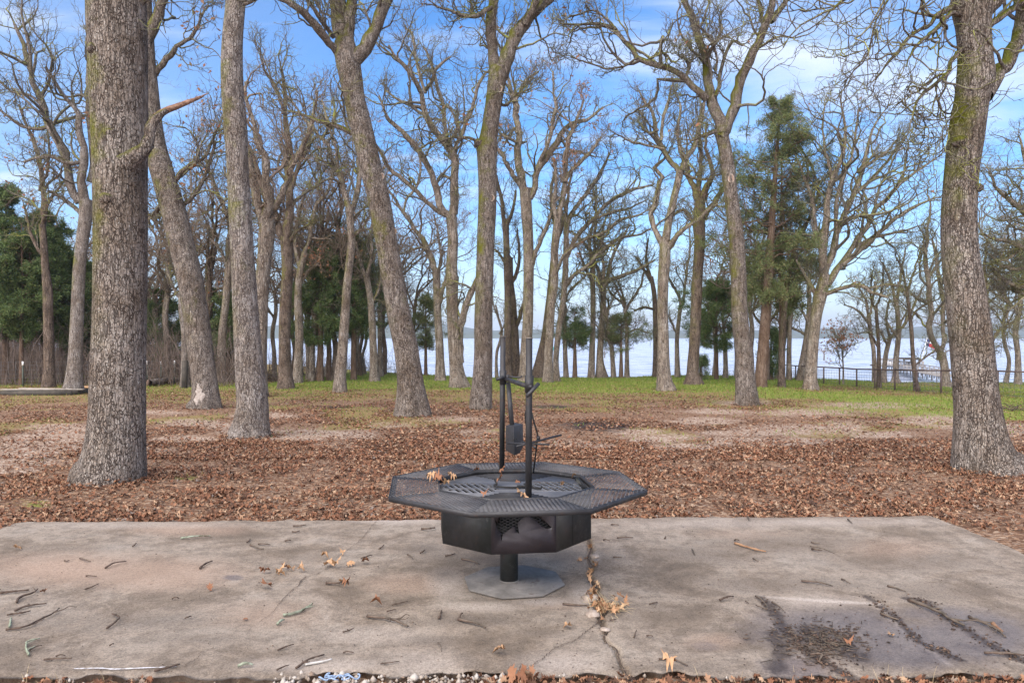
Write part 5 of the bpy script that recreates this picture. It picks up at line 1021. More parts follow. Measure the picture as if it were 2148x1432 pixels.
# grass blades
n = 150000; Yr = 7 + 36 * rng.random(n) ** .62; X = rng.uniform(-.74, .82, n) * Yr; Zr = gz(X, Yr); ms = masks(X, Yr, Zr)
keep = (rng.random(n) < np.clip(ms['green'] * 1.0 + ms['olive'] * .33, 0, 1)) & (Zr > -1.6); c_ = np.stack([X, Yr, Zr - .004], 1)[keep]; nn_ = len(c_)
h = rng.uniform(.035, .08, nn_) * np.interp(c_[:, 1], [8, 30], [.9, 1.15]); wd = rng.uniform(.004, .009, nn_) * np.interp(c_[:, 1], [8, 30], [.7, 2.2]); a = rng.uniform(0, 6.283, nn_); dx = np.stack([np.cos(a), np.sin(a), 0 * a], 1) * wd[:, None]
tip = c_ + np.stack([rng.normal(size=nn_) * .35 * h, rng.normal(size=nn_) * .35 * h, h], 1)
V = np.stack([c_ - dx, c_ + dx, tip], 1).reshape(-1, 3)
tag(mesh_np('grass', V, [np.arange(nn_ * 3).reshape(-1, 3)], M['grass'], None, False), 'short green grass growing between the oaks and along the bank', 'grass', None, 'stuff')
# strip in front of the slab: gravel, leaves and dead blades
n = 4200; X = rng.uniform(-2.6, 2.6, n); Yr = rng.uniform(2.9, 3.36, n)
M['gravel'] = island_mat('white_gravel', [(0, (.26, .20, .15)), (.4, (.42, .35, .29)), (.85, (.58, .53, .47)), (1, (.24, .16, .11))], .8)
ppx = CX + F * X / Yr; keep = (fbm(X * 2.2 + 3, Yr * 2, 85, 3) > .46) & (((ppx > 560) & (ppx < 1060)) | (rng.random(n) < .05)); X, Yr = X[keep], Yr[keep]; n = len(X)
ico = np.array([(1, 0, 0), (-1, 0, 0), (0, 1, 0), (0, -1, 0), (0, 0, 1), (0, 0, -1)]) ; tri = np.array([(0, 2, 4), (2, 1, 4), (1, 3, 4), (3, 0, 4), (2, 0, 5), (1, 2, 5), (3, 1, 5), (0, 3, 5)])
sc_ = rng.uniform(.006, .019, (n, 1, 1)) * rng.uniform(.6, 1.2, (n, 1, 3)); V = ico[None] * sc_ * (1 + .3 * rng.normal(size=(n, 6, 1))) + np.stack([X, Yr, np.full(n, -.025) + rng.uniform(0, .02, n)], 1)[:, None]
tag(mesh_np('gravel', V.reshape(-1, 3), [(tri[None] + (np.arange(n) * 6)[:, None, None]).reshape(-1, 3)], M['gravel'], None, False), 'white and tan gravel along the front edge of the slab', 'gravel', None, 'stuff')
n = 2400; X = rng.uniform(-2.6, 2.6, n); Yr = rng.uniform(2.95, 3.33, n); keep = fbm(X * 2.1 + 9, Yr * .5, 87, 3) > .44; X, Yr = X[keep], Yr[keep]
v1_, t1_ = leaf_pile(np.stack([X, Yr, np.full(len(X), -.018)], 1), rng, .02, .055, .3)
tag(mesh_np('leaf_litter', v1_, [t1_], M['leaf'], None, False), 'leaves caught in the gravel along the front edge of the slab', 'leaf litter', None, 'stuff')
n = 130; X = np.concatenate([rng.normal(-2.03, .14, 22), rng.normal(.95, .05, 20), rng.normal(1.85, .3, 30), rng.normal(2.35, .12, 20), rng.uniform(-2.4, 2.4, 38)]); K = 7
base_ = np.stack([X, rng.uniform(3.1, 3.32, n), np.full(n, -.04)], 1); d = norm(rng.normal(size=(n, 3)) * .45 + [0, 0, 1.0]); cur = base_; Q = [cur]; hh = rng.uniform(.02, .13, n)
for k in range(K - 1): d = norm(d + rng.normal(size=d.shape) * .06 + [0, 0, -.09]); cur = cur + d * (hh / (K - 1))[:, None]; Q.append(cur)
vv, qq, _ = tube_batch(np.stack(Q, 1), np.broadcast_to(np.linspace(.0018, .0005, K), (n, K)), 3)
M['straw'] = simple('dry_grass_stalk', (.42, .30, .17), (.62, .5, .3), 20, .8)
tag(mesh_np('dry_grass', vv, [qq], M['straw']), 'dry curling grass stalks along the front edge of the slab', 'dry grass', None, 'stuff')

M['stick'] = twig_mat('fallen_twig_bark', (0.05, 0.033, 0.026), (0.13, 0.088, 0.068), (0.3, 0.33, 0.25), 0.12)
M['lichen_stick'] = twig_mat('lichen_covered_twig', (0.10, 0.09, 0.06), (0.30, 0.33, 0.26), (0.38, 0.44, 0.30), 0.9)
M['pale_stick'] = simple('bleached_twig', (.45, .42, .38), (.68, .64, .6), 20, .8)
M['orange_wood'] = simple('split_orange_wood', (.16, .08, .045), (.42, .24, .13), 15, .85)
def stick(pts, wpx, label=None, mat='stick', side_n=0, seed=0, group=None, name='twig'):
    rr = np.random.default_rng(seed + 900); P = np.array([gp(p[0], p[1], 0.0) for p in pts]); C = catmull(P, max(8, len(pts) * 5))
    L = np.linalg.norm(C[-1] - C[0]); r0 = max(wpx / F * C[0, 1] / 2 * .78, .0019)
    C[:, :2] += np.cumsum(rr.normal(size=(len(C), 2)), 0) * L * .008; t = np.linspace(0, 1, len(C)); r = r0 * (1 - .5 * t) * rr.uniform(.8, 1.25, len(C))
    C[:, 2] = .004 + r0 * .9 + .012 * np.sin(t * 3.1) * rr.uniform(0, 1)
    org = C[0].copy(); org[2] = 0; mb = MB(); mb.tube(C - org, r, 7)
    o = mb.build(name, M[mat], None, True, org)
    for k in range(side_n):
        mb = MB(); i = int(rr.uniform(.2, .85) * len(C)); a = math.atan2(*(C[-1] - C[0])[[1, 0]]) + rr.choice([-1, 1]) * rr.uniform(.5, 1.1); ln = L * rr.uniform(.15, .35)
        p0 = C[i] - org; d = np.array([math.cos(a), math.sin(a), .12]); Q = np.array([p0 + d * ln * s_ + [0, 0, 0] + rr.normal(size=3) * ln * .05 * s_ for s_ in np.linspace(0, 1, 6)]); Q[:, 2] = np.maximum(Q[:, 2], .004)
        mb.tube(Q, np.linspace(r[i] * .75, r[i] * .3, 6), 6); mb.build('side_shoot', M[mat], o, True)
    tag(o, label, 'twig', group); return o
def z3(*p): return [(a / 2, 1080 + b_ / 2) for a, b_ in p]
def z4(*p): return [(1074 + a / 2, 1080 + b_ / 2) for a, b_ in p]
BIG = [
 (z3((758,103),(800,100),(840,97),(872,92)), 5, 'green lichened sprig near the back edge of the slab, left part', 'lichen_stick', 3),
 (z3((442,227),(480,212),(528,199)), 5, 'straight twig on the orange tinted patch of the slab', 'stick', 0),
 (z3((0,333),(60,326),(122,320)), 7, 'thick twig lying flat at the left edge of the slab, topmost of its heap', 'stick', 1),
 (z3((70,372),(90,350),(130,338),(145,318)), 7, 'hooked knobby twig in the heap at the left edge of the slab', 'stick', 1),
 (z3((64,407),(120,388),(200,375)), 6, 'twig with buds crossing the left heap below the hooked one', 'stick', 2),
 (z3((30,425),(90,418),(132,407)), 6, 'short rough twig under the budded one in the left heap', 'stick', 1),
 (z3((22,487),(100,475),(170,445),(215,420),(246,394)), 6, 'long twig with a whitish tip reaching up from the left heap', 'stick', 2),
 (z3((40,475),(48,455),(56,435)), 7, 'pale lichened stub standing up in the left heap', 'lichen_stick', 0),
 (z3((118,594),(104,560),(112,540),(165,525)), 7, 'green lichened crooked twig near the front left of the slab', 'lichen_stick', 2),
 (z3((125,572),(178,552)), 4, 'thin twig beside the crooked lichened one, front left', 'stick', 0),
 (z3((185,612),(240,610),(298,606)), 6, 'blackish twig near the white scratch on the slab, front left', 'stick', 1),
 (z3((448,480),(480,460),(500,440),(470,420)), 6, 'boomerang shaped bent twig alone on the left of the slab', 'stick', 1),
 (z3((645,662),(700,652),(756,632)), 8, 'dark twig lying over the right end of the white scratch', 'stick', 0),
 (z3((1190,428),(1240,418),(1275,400),(1312,376)), 8, 'long pale green lichened stick in the middle left of the slab', 'lichen_stick', 1),
 (z3((1162,466),(1194,447)), 8, 'short broken piece below the long lichened stick', 'lichen_stick', 0),
 (z3((1370,292),(1410,298),(1450,288)), 8, 'thick curved twig just below the pile of curled leaves', 'stick', 0),
 (z3((1540,430),(1600,440),(1660,455),(1712,480)), 8, 'forked dark twig left of the fire pit base', 'stick', 3),
 (z3((1920,445),(1960,456),(2000,464),(2042,480)), 8, 'dark twig in front of the fire pit base with a pale end', 'stick', 1),
 (z3((1925,445),(1940,418)), 6, 'short twig propped on the pale-ended one before the fire pit base', 'stick', 0),
 (z3((1840,440),(1855,405)), 7, 'stubby twig between the forked twig and the fire pit base', 'stick', 0),
 (z3((1240,650),(1300,620),(1355,595)), 7, 'twig beside the white stick close to the front edge', 'stick', 2),
 (z3((1280,634),(1340,624),(1392,613)), 7, 'bleached white stick close to the front edge of the slab', 'pale_stick', 0),
 (z3((1165,572),(1200,562),(1234,548)), 5, 'thin twig with a stub, above the white stick', 'stick', 1),
 (z3((1000,642),(1062,637)), 9, 'mossy green broken twig on the front edge of the slab', 'lichen_stick', 0),
 (z3((1595,629),(1640,627),(1676,620)), 4, 'reddish straight twig near the front edge, left of the thin crack', 'stick', 0),
 (z3((1938,190),(1975,198),(2010,210)), 5, 'thin twig next to the octagonal base plate, rear left', 'stick', 0),
 (z3((1768,64),(1800,68),(1826,60)), 6, 'tangled twig at the back edge left of the fire box', 'stick', 2),
 (z3((1050,130),(1080,146),(1108,148)), 5, 'curved twig towards the back edge, above the dark damp spot', 'stick', 0),
 (z3((840,228),(865,210),(892,198)), 6, 'curved twig just left of the dark damp spot', 'stick', 0),
 (z4((935,124),(985,140),(1030,152),(1078,161)), 7, 'long reddish split stick right of the fire pit, towards the back', 'orange_wood', 1),
 (z4((1214,282),(1280,290),(1344,303)), 6, 'long thin twig in the middle right of the slab', 'stick', 1),
 (z4((1250,134),(1300,146),(1356,166)), 3, 'hair-thin straight twig, far right towards the back edge', 'stick', 0),
 (z4((1258,148),(1280,156),(1300,154)), 6, 'short dark curl beside the hair-thin straight twig', 'stick', 0),
 (z4((1575,302),(1615,314),(1650,326)), 5, 'slightly bowed twig above the right dirt streaks', 'stick', 0),
 (z4((872,362),(905,356),(930,346)), 6, 'short twig with a forked end, between crack and dirt streaks', 'stick', 1),
 (z4((1022,345),(1045,365),(1072,408),(1022,385)), 5, 'v shaped twig at the top of the left dirt streak', 'stick', 0),
 (z4((1090,370),(1112,385),(1136,405)), 5, 'dark twig right of the v shaped one', 'stick', 0),
 (z4((1548,420),(1590,438),(1622,445)), 7, 'gnarled twig left of the middle dirt streak', 'stick', 1),
 (z4((1662,365),(1720,385),(1800,415),(1860,445),(1918,466)), 10, 'long dark stick lying along the right dirt streak', 'stick', 3),
 (z4((1920,434),(1980,460),(2040,490),(2080,520)), 8, 'dark stick beside the orange split wood at the right edge', 'stick', 2),
 (z4((2018,464),(2040,482),(2062,500)), 11, 'orange split piece of wood at the right edge of the slab', 'orange_wood', 0),
 (z4((1980,586),(2050,592),(2148,596)), 8, 'thick dark stick at the front right corner of the view', 'stick', 1),
 (z4((618,610),(680,612),(732,635)), 6, 'crossed twig with green leaves on it near the front edge, right of the wide crack', 'stick', 2),
 (z4((213,378),(260,384),(330,388)), 6, 'twig pointing into the leaf tuft in the wide crack', 'stick', 0),
 (z4((1250,592),(1300,600),(1290,615)), 7, 'bark strip in the muddy patch at the front right', 'stick', 1),
 (z4((1150,572),(1204,574)), 6, 'straight twig at the upper edge of the muddy patch', 'stick', 0),
]
for i, (pts, wpx, lab, mt, sn) in enumerate(BIG): stick(pts, wpx, lab, mt, sn, i)
SM = z3((555,136),(572,124)) + z3((335,186),(386,198)) + z3((362,260),(404,262)) + z3((355,316),(412,293)) + z3((1036,118),(1052,102)) + z3((1085,126),(1132,128)) + z3((1230,50),(1282,44)) + z3((1226,74),(1256,70)) + z3((1195,113),(1220,110)) + z3((722,356),(752,354)) + z3((235,598),(275,594)) + z3((460,552),(478,546)) + z3((1438,496),(1482,480)) + z3((1645,382),(1710,366)) + z3((1622,410),(1660,402)) + z3((1712,170),(1730,188)) + z3((1762,164),(1784,154)) + z3((1868,176),(1908,166)) + z3((1514,186),(1560,172)) + z3((1590,146),(1612,130)) + z3((1838,540),(1852,575)) + z3((1440,582),(1482,582)) + z3((775,438),(802,430)) + z3((270,196),(290,194)) + z3((1160,655),(1212,634)) \
   + z4((416,44),(446,46)) + z4((440,100),(508,98)) + z4((425,181),(460,182)) + z4((385,108),(412,112)) + z4((755,148),(770,172)) + z4((1010,186),(1036,198)) + z4((934,110),(952,112)) + z4((1255,118),(1290,124)) + z4((1382,273),(1418,292)) + z4((1408,22),(1426,40)) + z4((575,378),(612,370)) + z4((512,518),(520,486)) + z4((565,512),(590,514)) + z4((968,522),(1000,520)) + z4((410,446),(436,444)) + z4((980,366),(996,376)) + z4((1084,440),(1102,442)) + z4((990,10),(996,28)) + z4((450,652),(490,660)) + z4((640,102),(644,96))
GT = 'short dead twigs scattered over the slab'
for i in range(0, len(SM), 2): stick([SM[i], ((SM[i][0] + SM[i + 1][0]) / 2 + 1, (SM[i][1] + SM[i + 1][1]) / 2 + 1.5), SM[i + 1]], 4.2, 'short dead twig lying on the concrete slab, one of many like it', 'stick', 0, 100 + i, GT)
# white scratch
mb = MB(); C = catmull(np.array([gp(*p) for p in z3((310,648),(420,646),(480,650),(600,645),(740,640))]), 60); rr = np.random.default_rng(2)
C[:, 2] = .0065; hw = rr.uniform(.001, .006, 60)[:, None] * [0, 1, 0]; mb.add(np.vstack([C + hw, C - hw]), [[(i, i + 1, 61 + i, 60 + i) for i in range(59)]]); mb.build('white_scratch', simple('chalk_white', (.6, .58, .6), (.8, .78, .8), 30, .8), slab)
# crumbs and debris
n = 900; px_ = rng.uniform(0, 2148, n); py_ = rng.uniform(1095, 1415, n); P = np.array([gp(a, b_) for a, b_ in zip(px_, py_)])
dn = [gp(rng.normal(1730, 45), rng.normal(1345, 22)) for _ in range(500)]
for pth in mudp[:3]:
    for _ in range(170):
        i = rng.integers(0, len(pth) - 1); t = rng.random(); a = np.array(pth[i]) * (1 - t) + np.array(pth[i + 1]) * t; dn.append(gp(a[0] + rng.normal() * 8, a[1] + rng.normal() * 4))
dn = np.array(dn); P = np.vstack([P, dn]); n = len(P); s = np.concatenate([rng.uniform(.001, .0042, n - len(dn)), rng.uniform(.002, .0085, len(dn))])[:, None, None]
V = ico[None] * s * rng.uniform(.5, 1.8, (n, 1, 3)) * [1, 1, .5] + (P + [0, 0, .005])[:, None]
M['crumb'] = island_mat('dirt_crumb', [(0, (.04, .028, .022)), (.7, (.10, .065, .05)), (1, (.2, .13, .09))], .95)
keep = on_slab(P[:, 0], P[:, 1]); V = V[keep]; n = len(V)
tag(mesh_np('dirt_crumbs', V.reshape(-1, 3), [(tri[None] + (np.arange(n) * 6)[:, None, None]).reshape(-1, 3)], M['crumb'], None, False), 'dark crumbs of bark and dirt strewn over the slab and its mud streaks', 'crumbs', None, 'stuff')
n = 260; P = np.array([gp(rng.normal(1725, 50), rng.normal(1350, 24)) for _ in range(n)]) + [0, 0, .008]; a = rng.uniform(0, 6.28, n); L_ = rng.uniform(.01, .06, n); d = np.stack([np.cos(a), np.sin(a), rng.normal(size=n) * .1], 1) * L_[:, None]
Q = np.stack([P, P + d * .5 + rng.normal(size=(n, 3)) * .003, P + d], 1); vv, qq, _ = tube_batch(Q, np.broadcast_to([.0025, .002, .0012], (n, 3)), 4)
tag(mesh_np('bark_debris', vv, [qq], M['stick']), 'heap of small dark bark bits on the muddy patch at the right', 'debris', None, 'stuff')

def place_leaf(px_, py_, s, label, z=0.0, mat='leaf_tan', seed=0, group='curled oak leaves on the slab', P=None, tilt=.5):
    rr = np.random.default_rng(seed + 500); c_ = gp(px_, py_, z) if P is None else np.array(P); 
    V = oak_leaf(rr, s); V[:, 2] *= 1.3; V = np.vstack([V, V.mean(0) - [0, 0, s * .03]]); k = len(V) - 1
    a = rr.uniform(0, 6.28); ca, sa = math.cos(a), math.sin(a); V[:, 2] += V[:, 0] * rr.normal() * tilt + V[:, 1] * rr.normal() * tilt
    V = np.column_stack([V[:, 0] * ca - V[:, 1] * sa, V[:, 0] * sa + V[:, 1] * ca, V[:, 2] - V[:, 2].min() + .001])
    o = mesh_np('oak_leaf', V, [np.array([(i, (i + 1) % k, k) for i in range(k)])], M[mat], None, False, c_ + [0, 0, .005]); tag(o, label, 'leaf', group); return o
LV = [(38,1155,.07,'curled tan leaf alone near the left edge of the slab'),(92,1244,.05,'small rusty leaf below the orange patch on the left'),
 (555,1203,.075,'rust brown leaf at the left end of the leaf pile'),(588,1205,.07,'leaf in the middle of the left leaf pile'),(600,1195,.07,'darker leaf at the back of the left leaf pile'),(612,1198,.06,'leaf lying over the back of the left pile'),(632,1200,.07,'leaf at the right end of the left leaf pile'),(590,1212,.06,'leaf lying in front of the left leaf pile'),
 (682,1174,.07,'pointed tan leaf behind the crack, left of centre'),(719,1165,.055,'upright small leaf farthest back beside the long crack'),(690,1190,.09,'big pale leaf on the long crack'),(705,1192,.08,'pale leaf overlapping the big one on the crack'),(735,1188,.07,'narrow pale leaf right of the crack pile'),(766,1184,.075,'reddish flat leaf at the right of the crack pile'),
 (560,1236,.095,'broad reddish leaf lying flat left of the crack'),(727,1234,.06,'dark red leaf beside the thick curved twig'),(722,1224,.08,'tan leaf leaning on the thick curved twig'),(440,1239,.06,'dark crumpled leaf in the middle left of the slab'),
 (789,1272,.07,'reddish leaf left of the fire pit, by itself'),(1048,1374,.085,'tan two-lobed leaf near the front edge, left of the thin crack'),(1190,1318,.07,'pale star shaped leaf right of the fire pit base'),(1216,1178,.05,'small yellowish leaf right of the fire box shadow'),
 (1403,1408,.08,'orange leaf standing at the front edge, right of the wide crack'),(1780,1352,.06,'dark balled leaf on the muddy patch'),(1870,1335,.05,'brown leaf between the dirt streaks'),(515,1302,.04,'small reddish leaf fragment in the left middle of the slab')]
for i, (x, y, s, lab) in enumerate(LV): place_leaf(x, y, s, lab, seed=i, mat='leaf' if ('dark' in lab or 'red' in lab or 'rust' in lab) else 'leaf_tan', tilt=.35)
# tuft of leaves and straw in the wide crack
rng = np.random.default_rng(71); cen = np.array([gp(rng.normal(1280, 22), rng.normal(1278, 9)) for _ in range(42)]); cen[:, 2] = rng.uniform(0, .035, 42)
cr = np.array([np.array(crk('wide_crack')[0][min(17, int(k))]).tolist() + [0.0] for k in rng.uniform(0, 11, 34)]) + rng.normal(size=(34, 3)) * [.02, .03, 0]
v1_, t1_ = leaf_pile(np.vstack([cen, cr]), rng, .03, .06, .5)
tuft = mesh_np('leaf_tuft', v1_, [t1_], M['leaf_tan'], None, False); tag(tuft, 'tuft of dry leaves and straw caught in the wide crack', 'leaf debris', None, 'stuff')
n = 60; p0 = np.array([gp(1278, 1282)] * n) + rng.normal(size=(n, 3)) * [.04, .03, 0] + [0, 0, .01]; d = norm(rng.normal(size=(n, 3)) * [1, .7, .4] + [.4, .2, .45]); ln = rng.uniform(.05, .15, n)[:, None]
Q = np.stack([p0, p0 + d * ln * .5, p0 + d * ln + [0, 0, -.02]], 1); vv, qq, _ = tube_batch(Q, np.broadcast_to([.0016, .0013, .0005], (n, 3)), 3); mesh_np('straw', vv, [qq], M['straw'], tuft)
# ball of dead leaves at the front edge
rng = np.random.default_rng(72); cen = gp(1100, 1432) + np.array([0, -.02, 0]) + norm(rng.normal(size=(60, 3))) * [.075, .05, .05] * rng.uniform(.5, 1, (60, 1)) * .8 + [0, 0, -.01]
v1_, t1_ = leaf_pile(cen, rng, .03, .055, .9); tag(mesh_np('leaf_clump', v1_, [t1_], M['leaf'], None, False), 'rounded clump of reddish dead leaves at the front edge, left of the wide crack', 'leaf debris', None, 'stuff')
# frayed blue rope
M['rope'] = simple('blue_rope_fibre', (.16, .24, .38), (.34, .42, .55), 80, .8)
rng = np.random.default_rng(73); mb = MB(); org = gp(712, 1420); org[2] = -.01
for k in range(7):
    a0 = rng.uniform(0, 6.28); c0 = np.array([(k - 3) * .022, rng.uniform(-.012, .012), .012]); t = np.linspace(0, 4.5, 26)
    mb.tube(np.stack([c0[0] + np.cos(t + a0) * .022, c0[1] + np.sin(t + a0) * .014, c0[2] + .006 * np.sin(2 * t + k)], 1), .0038, 6)
tag(mb.build('rope', M['rope'], None, True, org), 'scrap of frayed blue rope lying in the gravel before the slab', 'rope')
# ------------------------------------------------------------------ fire pit
def metal(name, c1, c2, rough, bd=.002, sc_=30.0):
    m, nt, b = material(name); t = N(nt, 'ShaderNodeTexCoord')
    n = N(nt, 'ShaderNodeTexNoise', {'Vector': t.outputs['Object'], 'Scale': sc_, 'Detail': 8.0, 'Roughness': .7}); n2 = N(nt, 'ShaderNodeTexNoise', {'Vector': t.outputs['Object'], 'Scale': 5.0, 'Detail': 5.0, 'Roughness': .6})
    c = mixc(nt, maprange(nt, n2.outputs[0], .38, .62), c1, c2); c = mixc(nt, maprange(nt, n.outputs[0], .66, .74, 0, .5), c, tuple(min(1, x * 3.2 + .03) for x in c1))
    n3_ = N(nt, 'ShaderNodeTexNoise', {'Vector': t.outputs['Object'], 'Scale': 11.0, 'Detail': 9.0, 'Roughness': .75})
    c = mixc(nt, maprange(nt, n3_.outputs[0], .58, .68, 0, .65), c, (.085, .045, .03)); c = mixc(nt, maprange(nt, n3_.outputs[0], .40, .32, 0, .5), c, (.16, .15, .145))
    setb(nt, b, Base_Color=c, Roughness=maprange(nt, n3_.outputs[0], .3, .7, rough - .18, rough + .25), Metallic=.3); bump(nt, b, n.outputs[0], bd); return m
M['steel'] = metal('dark_grey_steel', (.026, .025, .027), (.048, .046, .049), .5)
M['grate_steel'] = metal('weathered_grate_steel', (.085, .083, .088), (.15, .145, .15), .45)  # weathered; base lightened so the colour carries the shine of the flat strands
M['box_steel'] = metal('blackened_steel', (.018, .02, .018), (.032, .03, .031), .55)
M['plum_steel'] = metal('plum_tinted_steel', (.022, .017, .02), (.036, .028, .033), .5)
M['soot'] = simple('soot', (.008, .008, .008), (.02, .018, .017), 10, .95)
M['plate'] = metal('dusty_base_plate', (.15, .135, .122), (.29, .26, .235), .8, .004, 45)
PCx, PCy, ROT = 0.012, 4.56, R(7)
pit = empty('fire_pit', (PCx, PCy, 0), 'black octagonal steel fire pit with a mesh table ring and tall grill posts', 'fire pit')
def octa(r_, rot=ROT): return [(math.cos(R(22.5 + 45 * k) + rot) * r_, math.sin(R(22.5 + 45 * k) + rot) * r_) for k in range(8)]
ZT = .61; RO, RI = .800, .490
O, I_ = octa(RO), octa(RI)
# base plate, pedestal
mb = MB(); mb.prism(octa(.312, ROT + R(3)), .008, .018); bp = mb.build('base_plate', M['plate'], pit, False)
mb = MB(); mb.tube([(-.03, 0, .018), (-.03, 0, .35)], .055, 32); pd = mb.build('pedestal', M['box_steel'], pit, False); 
mb = MB(); mb.tube([(-.03, 0, .0185), (-.03, 0, .024)], .061, 24); mb.build('weld_bead', M['plate'], pd)
# fire box: eight walls, front one pierced by an animal shape
RB, ZB0, ZB1 = .474, .306, .580
B = octa(RB)
walls = MB(); 
for k in range(8):
    a, c_ = np.array(B[k]), np.array(B[(k + 1) % 8])
    if k == 5: continue
    n_ = norm((a + c_) / 2); 
    V = [(*a, ZB0), (*c_, ZB0), (*c_, ZB1), (*a, ZB1)]; Vi = [(*(np.array(v[:2]) * .985), v[2]) for v in V]
    mb = MB(); mb.add(V + Vi, [[(0, 1, 2, 3), (7, 6, 5, 4), (0, 4, 5, 1), (3, 2, 6, 7)]]); walls.add(V + Vi, [[(0, 1, 2, 3), (7, 6, 5, 4), (0, 4, 5, 1), (3, 2, 6, 7), (1, 5, 6, 2), (0, 3, 7, 4)]])
walls.prism([(x * .975, y * .975) for x, y in B], ZB0 + .002, ZB0 + .012)
walls.build('fire_box', M['box_steel'], pit)
mb = MB(); mb.bar((*(np.array(B[6]) * .55 + np.array(B[7]) * .45) * 1.004, ZB0 + .01), (*(np.array(B[6]) * .55 + np.array(B[7]) * .45) * 1.004, ZB1 - .02), .004, .003); mb.build('door_seam', M['soot'], pit)
# front wall k=5 (faces the camera)
a, c_ = np.array(B[5]), np.array(B[6]); wv = c_ - a; Lw = np.linalg.norm(wv); e1 = wv / Lw; nf = np.array([e1[1], -e1[0]])
fx0, fx1 = 575.0, 895.0; fy0, fy1 = 935.0, 1112.0
ani = [(592,985),(606,1003),(612,985),(628,965),(660,950),(690,941),(760,946),(800,966),(820,988),(850,1006),(874,1024),(848,1027),(822,1018),(800,1000),(770,984),(742,980),(722,990),(704,1003),(712,1040),(697,1036),(688,1012),(655,1030),(632,1042),(627,1068),(619,1036),(601,1012)]
def fmap(p): return ((p[0] - fx0) / (fx1 - fx0) * Lw, ZB1 - (p[1] - fy0) / (fy1 - fy0) * (ZB1 - ZB0) + .0)
holes = [fmap(p) for p in ani]
outer = [(0, ZB0), (Lw, ZB0), (Lw, ZB1), (0, ZB1)]
def plate_with_holes(outer, hs, to3, thick, nrm):
    polys = [[Vector((x, y, 0)) for x, y in outer]] + [[Vector((x, y, 0)) for x, y in h] for h in hs]
    flat = [p for pl in polys for p in pl]; tris = tessellate_polygon(polys); nrm = np.asarray(nrm)
    Fv = [to3(p.x, p.y) for p in flat]; Bv = [np.asarray(v) - nrm * thick for v in Fv]; n = len(flat); mb = MB()
    fs = []; 
    for t in tris:
        p = [np.asarray(Fv[i]) for i in t]; s = np.dot(np.cross(p[1] - p[0], p[2] - p[0]), nrm); t = tuple(t) if s > 0 else tuple(t)[::-1]; fs.append(t)
    back = [tuple(n + i for i in t[::-1]) for t in fs]; sides = []; o_ = 0
    for pl in polys:
        k = len(pl)
        for i in range(k): sides.append((o_ + i, n + o_ + i, n + o_ + (i + 1) % k, o_ + (i + 1) % k))
        o_ += k
    mb.add(np.vstack([Fv, Bv]), [fs + back, sides]); return mb
t3 = lambda x, z: np.array([a[0] + e1[0] * x, a[1] + e1[1] * x, z])
nf3 = np.array([nf[0], nf[1], 0.0])
fw = plate_with_holes(outer, [holes], t3, .006, nf3).build('front_panel', M['plum_steel'], pit)
def clip_line(poly, p, d):
    """clip infinite line to convex polygon (ccw or cw)"""
    t0, t1 = -9.0, 9.0; n = len(poly); area = sum(poly[i][0] * poly[(i + 1) % n][1] - poly[(i + 1) % n][0] * poly[i][1] for i in range(n)); sg = 1 if area > 0 else -1
    for i in range(n):
        ax, ay = poly[i]; bx, by = poly[(i + 1) % n]; nx0, ny0 = -(by - ay) * sg, (bx - ax) * sg
        num = (p[0] - ax) * nx0 + (p[1] - ay) * ny0; den = d[0] * nx0 + d[1] * ny0
        if abs(den) < 1e-9:
            if num < 0: return None
            continue
        t = -num / den
        if den > 0: t0 = max(t0, t)
        else: t1 = min(t1, t)
    return (t0, t1) if t1 - t0 > .004 else None
def expanded(poly, along, to3, long_=.048, short=.0235, r_=.0020, nrm=(0, 0, 1)):
    """diamond mesh strands over a convex polygon; 'along' is the long way of the diamonds"""
    ax = norm(np.array(along, float)); pe = np.array([-ax[1], ax[0]]); segs = []
    cen = np.mean(poly, 0); ext = max(np.linalg.norm(np.array(p) - cen) for p in poly) + .05
    for sg in (1, -1):
        d = norm(ax * long_ + pe * short * sg); pn = np.array([-d[1], d[0]]); sp_ = long_ * short / math.hypot(long_, short); k = int(ext / sp_) + 1
        for i in range(-k, k + 1):
            p = cen + pn * sp_ * i; c_ = clip_line(poly, p, d)
            if c_: segs.append((to3(*(p + d * c_[0])), to3(*(p + d * c_[1])), sg))
    mb = MB()
    for s_, e_, sg in segs: mb.bar(np.array(s_) + np.array(nrm) * .0004 * sg, np.array(e_) + np.array(nrm) * .0004 * sg, r_ * 2, r_ * 1.3, up=nrm)
    return mb
aw = [(min(h[0] for h in holes) - .01, min(h[1] for h in holes) - .005), (max(h[0] for h in holes) + .01, min(h[1] for h in holes) - .005), (max(h[0] for h in holes) + .01, ZB1 - .004), (min(h[0] for h in holes) - .01, ZB1 - .004)]
expanded(aw, (1, 0), lambda x, z: t3(x, z) - nf3 * .012, .034, .017, .0017, nf3).build('spark_screen', M['steel'], fw)
# table ring: mesh in eight trapezoids, frames
ring = MB(); tr_m = None
for k in range(8):
    p0, p1, p2, p3 = O[k], O[(k + 1) % 8], I_[(k + 1) % 8], I_[k]
    mb = expanded([p0, p1, p2, p3], np.array(p1) - np.array(p0), lambda x, y: np.array([x, y, ZT - .002]))
    mb.build('mesh_panel', M['grate_steel'], pit)
def ringband(r0, r1, z0, z1, name, mat='steel', parent=pit):
    mb = MB(); a_, b_ = octa(r0), octa(r1); V = [(*p, z0) for p in a_] + [(*p, z0) for p in b_] + [(*p, z1) for p in a_] + [(*p, z1) for p in b_]
    f = []
    for k in range(8):
        j = (k + 1) % 8; f += [(k, j, 16 + j, 16 + k), (8 + j, 8 + k, 24 + k, 24 + j), (16 + k, 16 + j, 24 + j, 24 + k), (8 + k, 8 + j, j, k)]
    mb.add(V, [np.array(f)[:, ::-1]]); return mb.build(name, M[mat], parent)
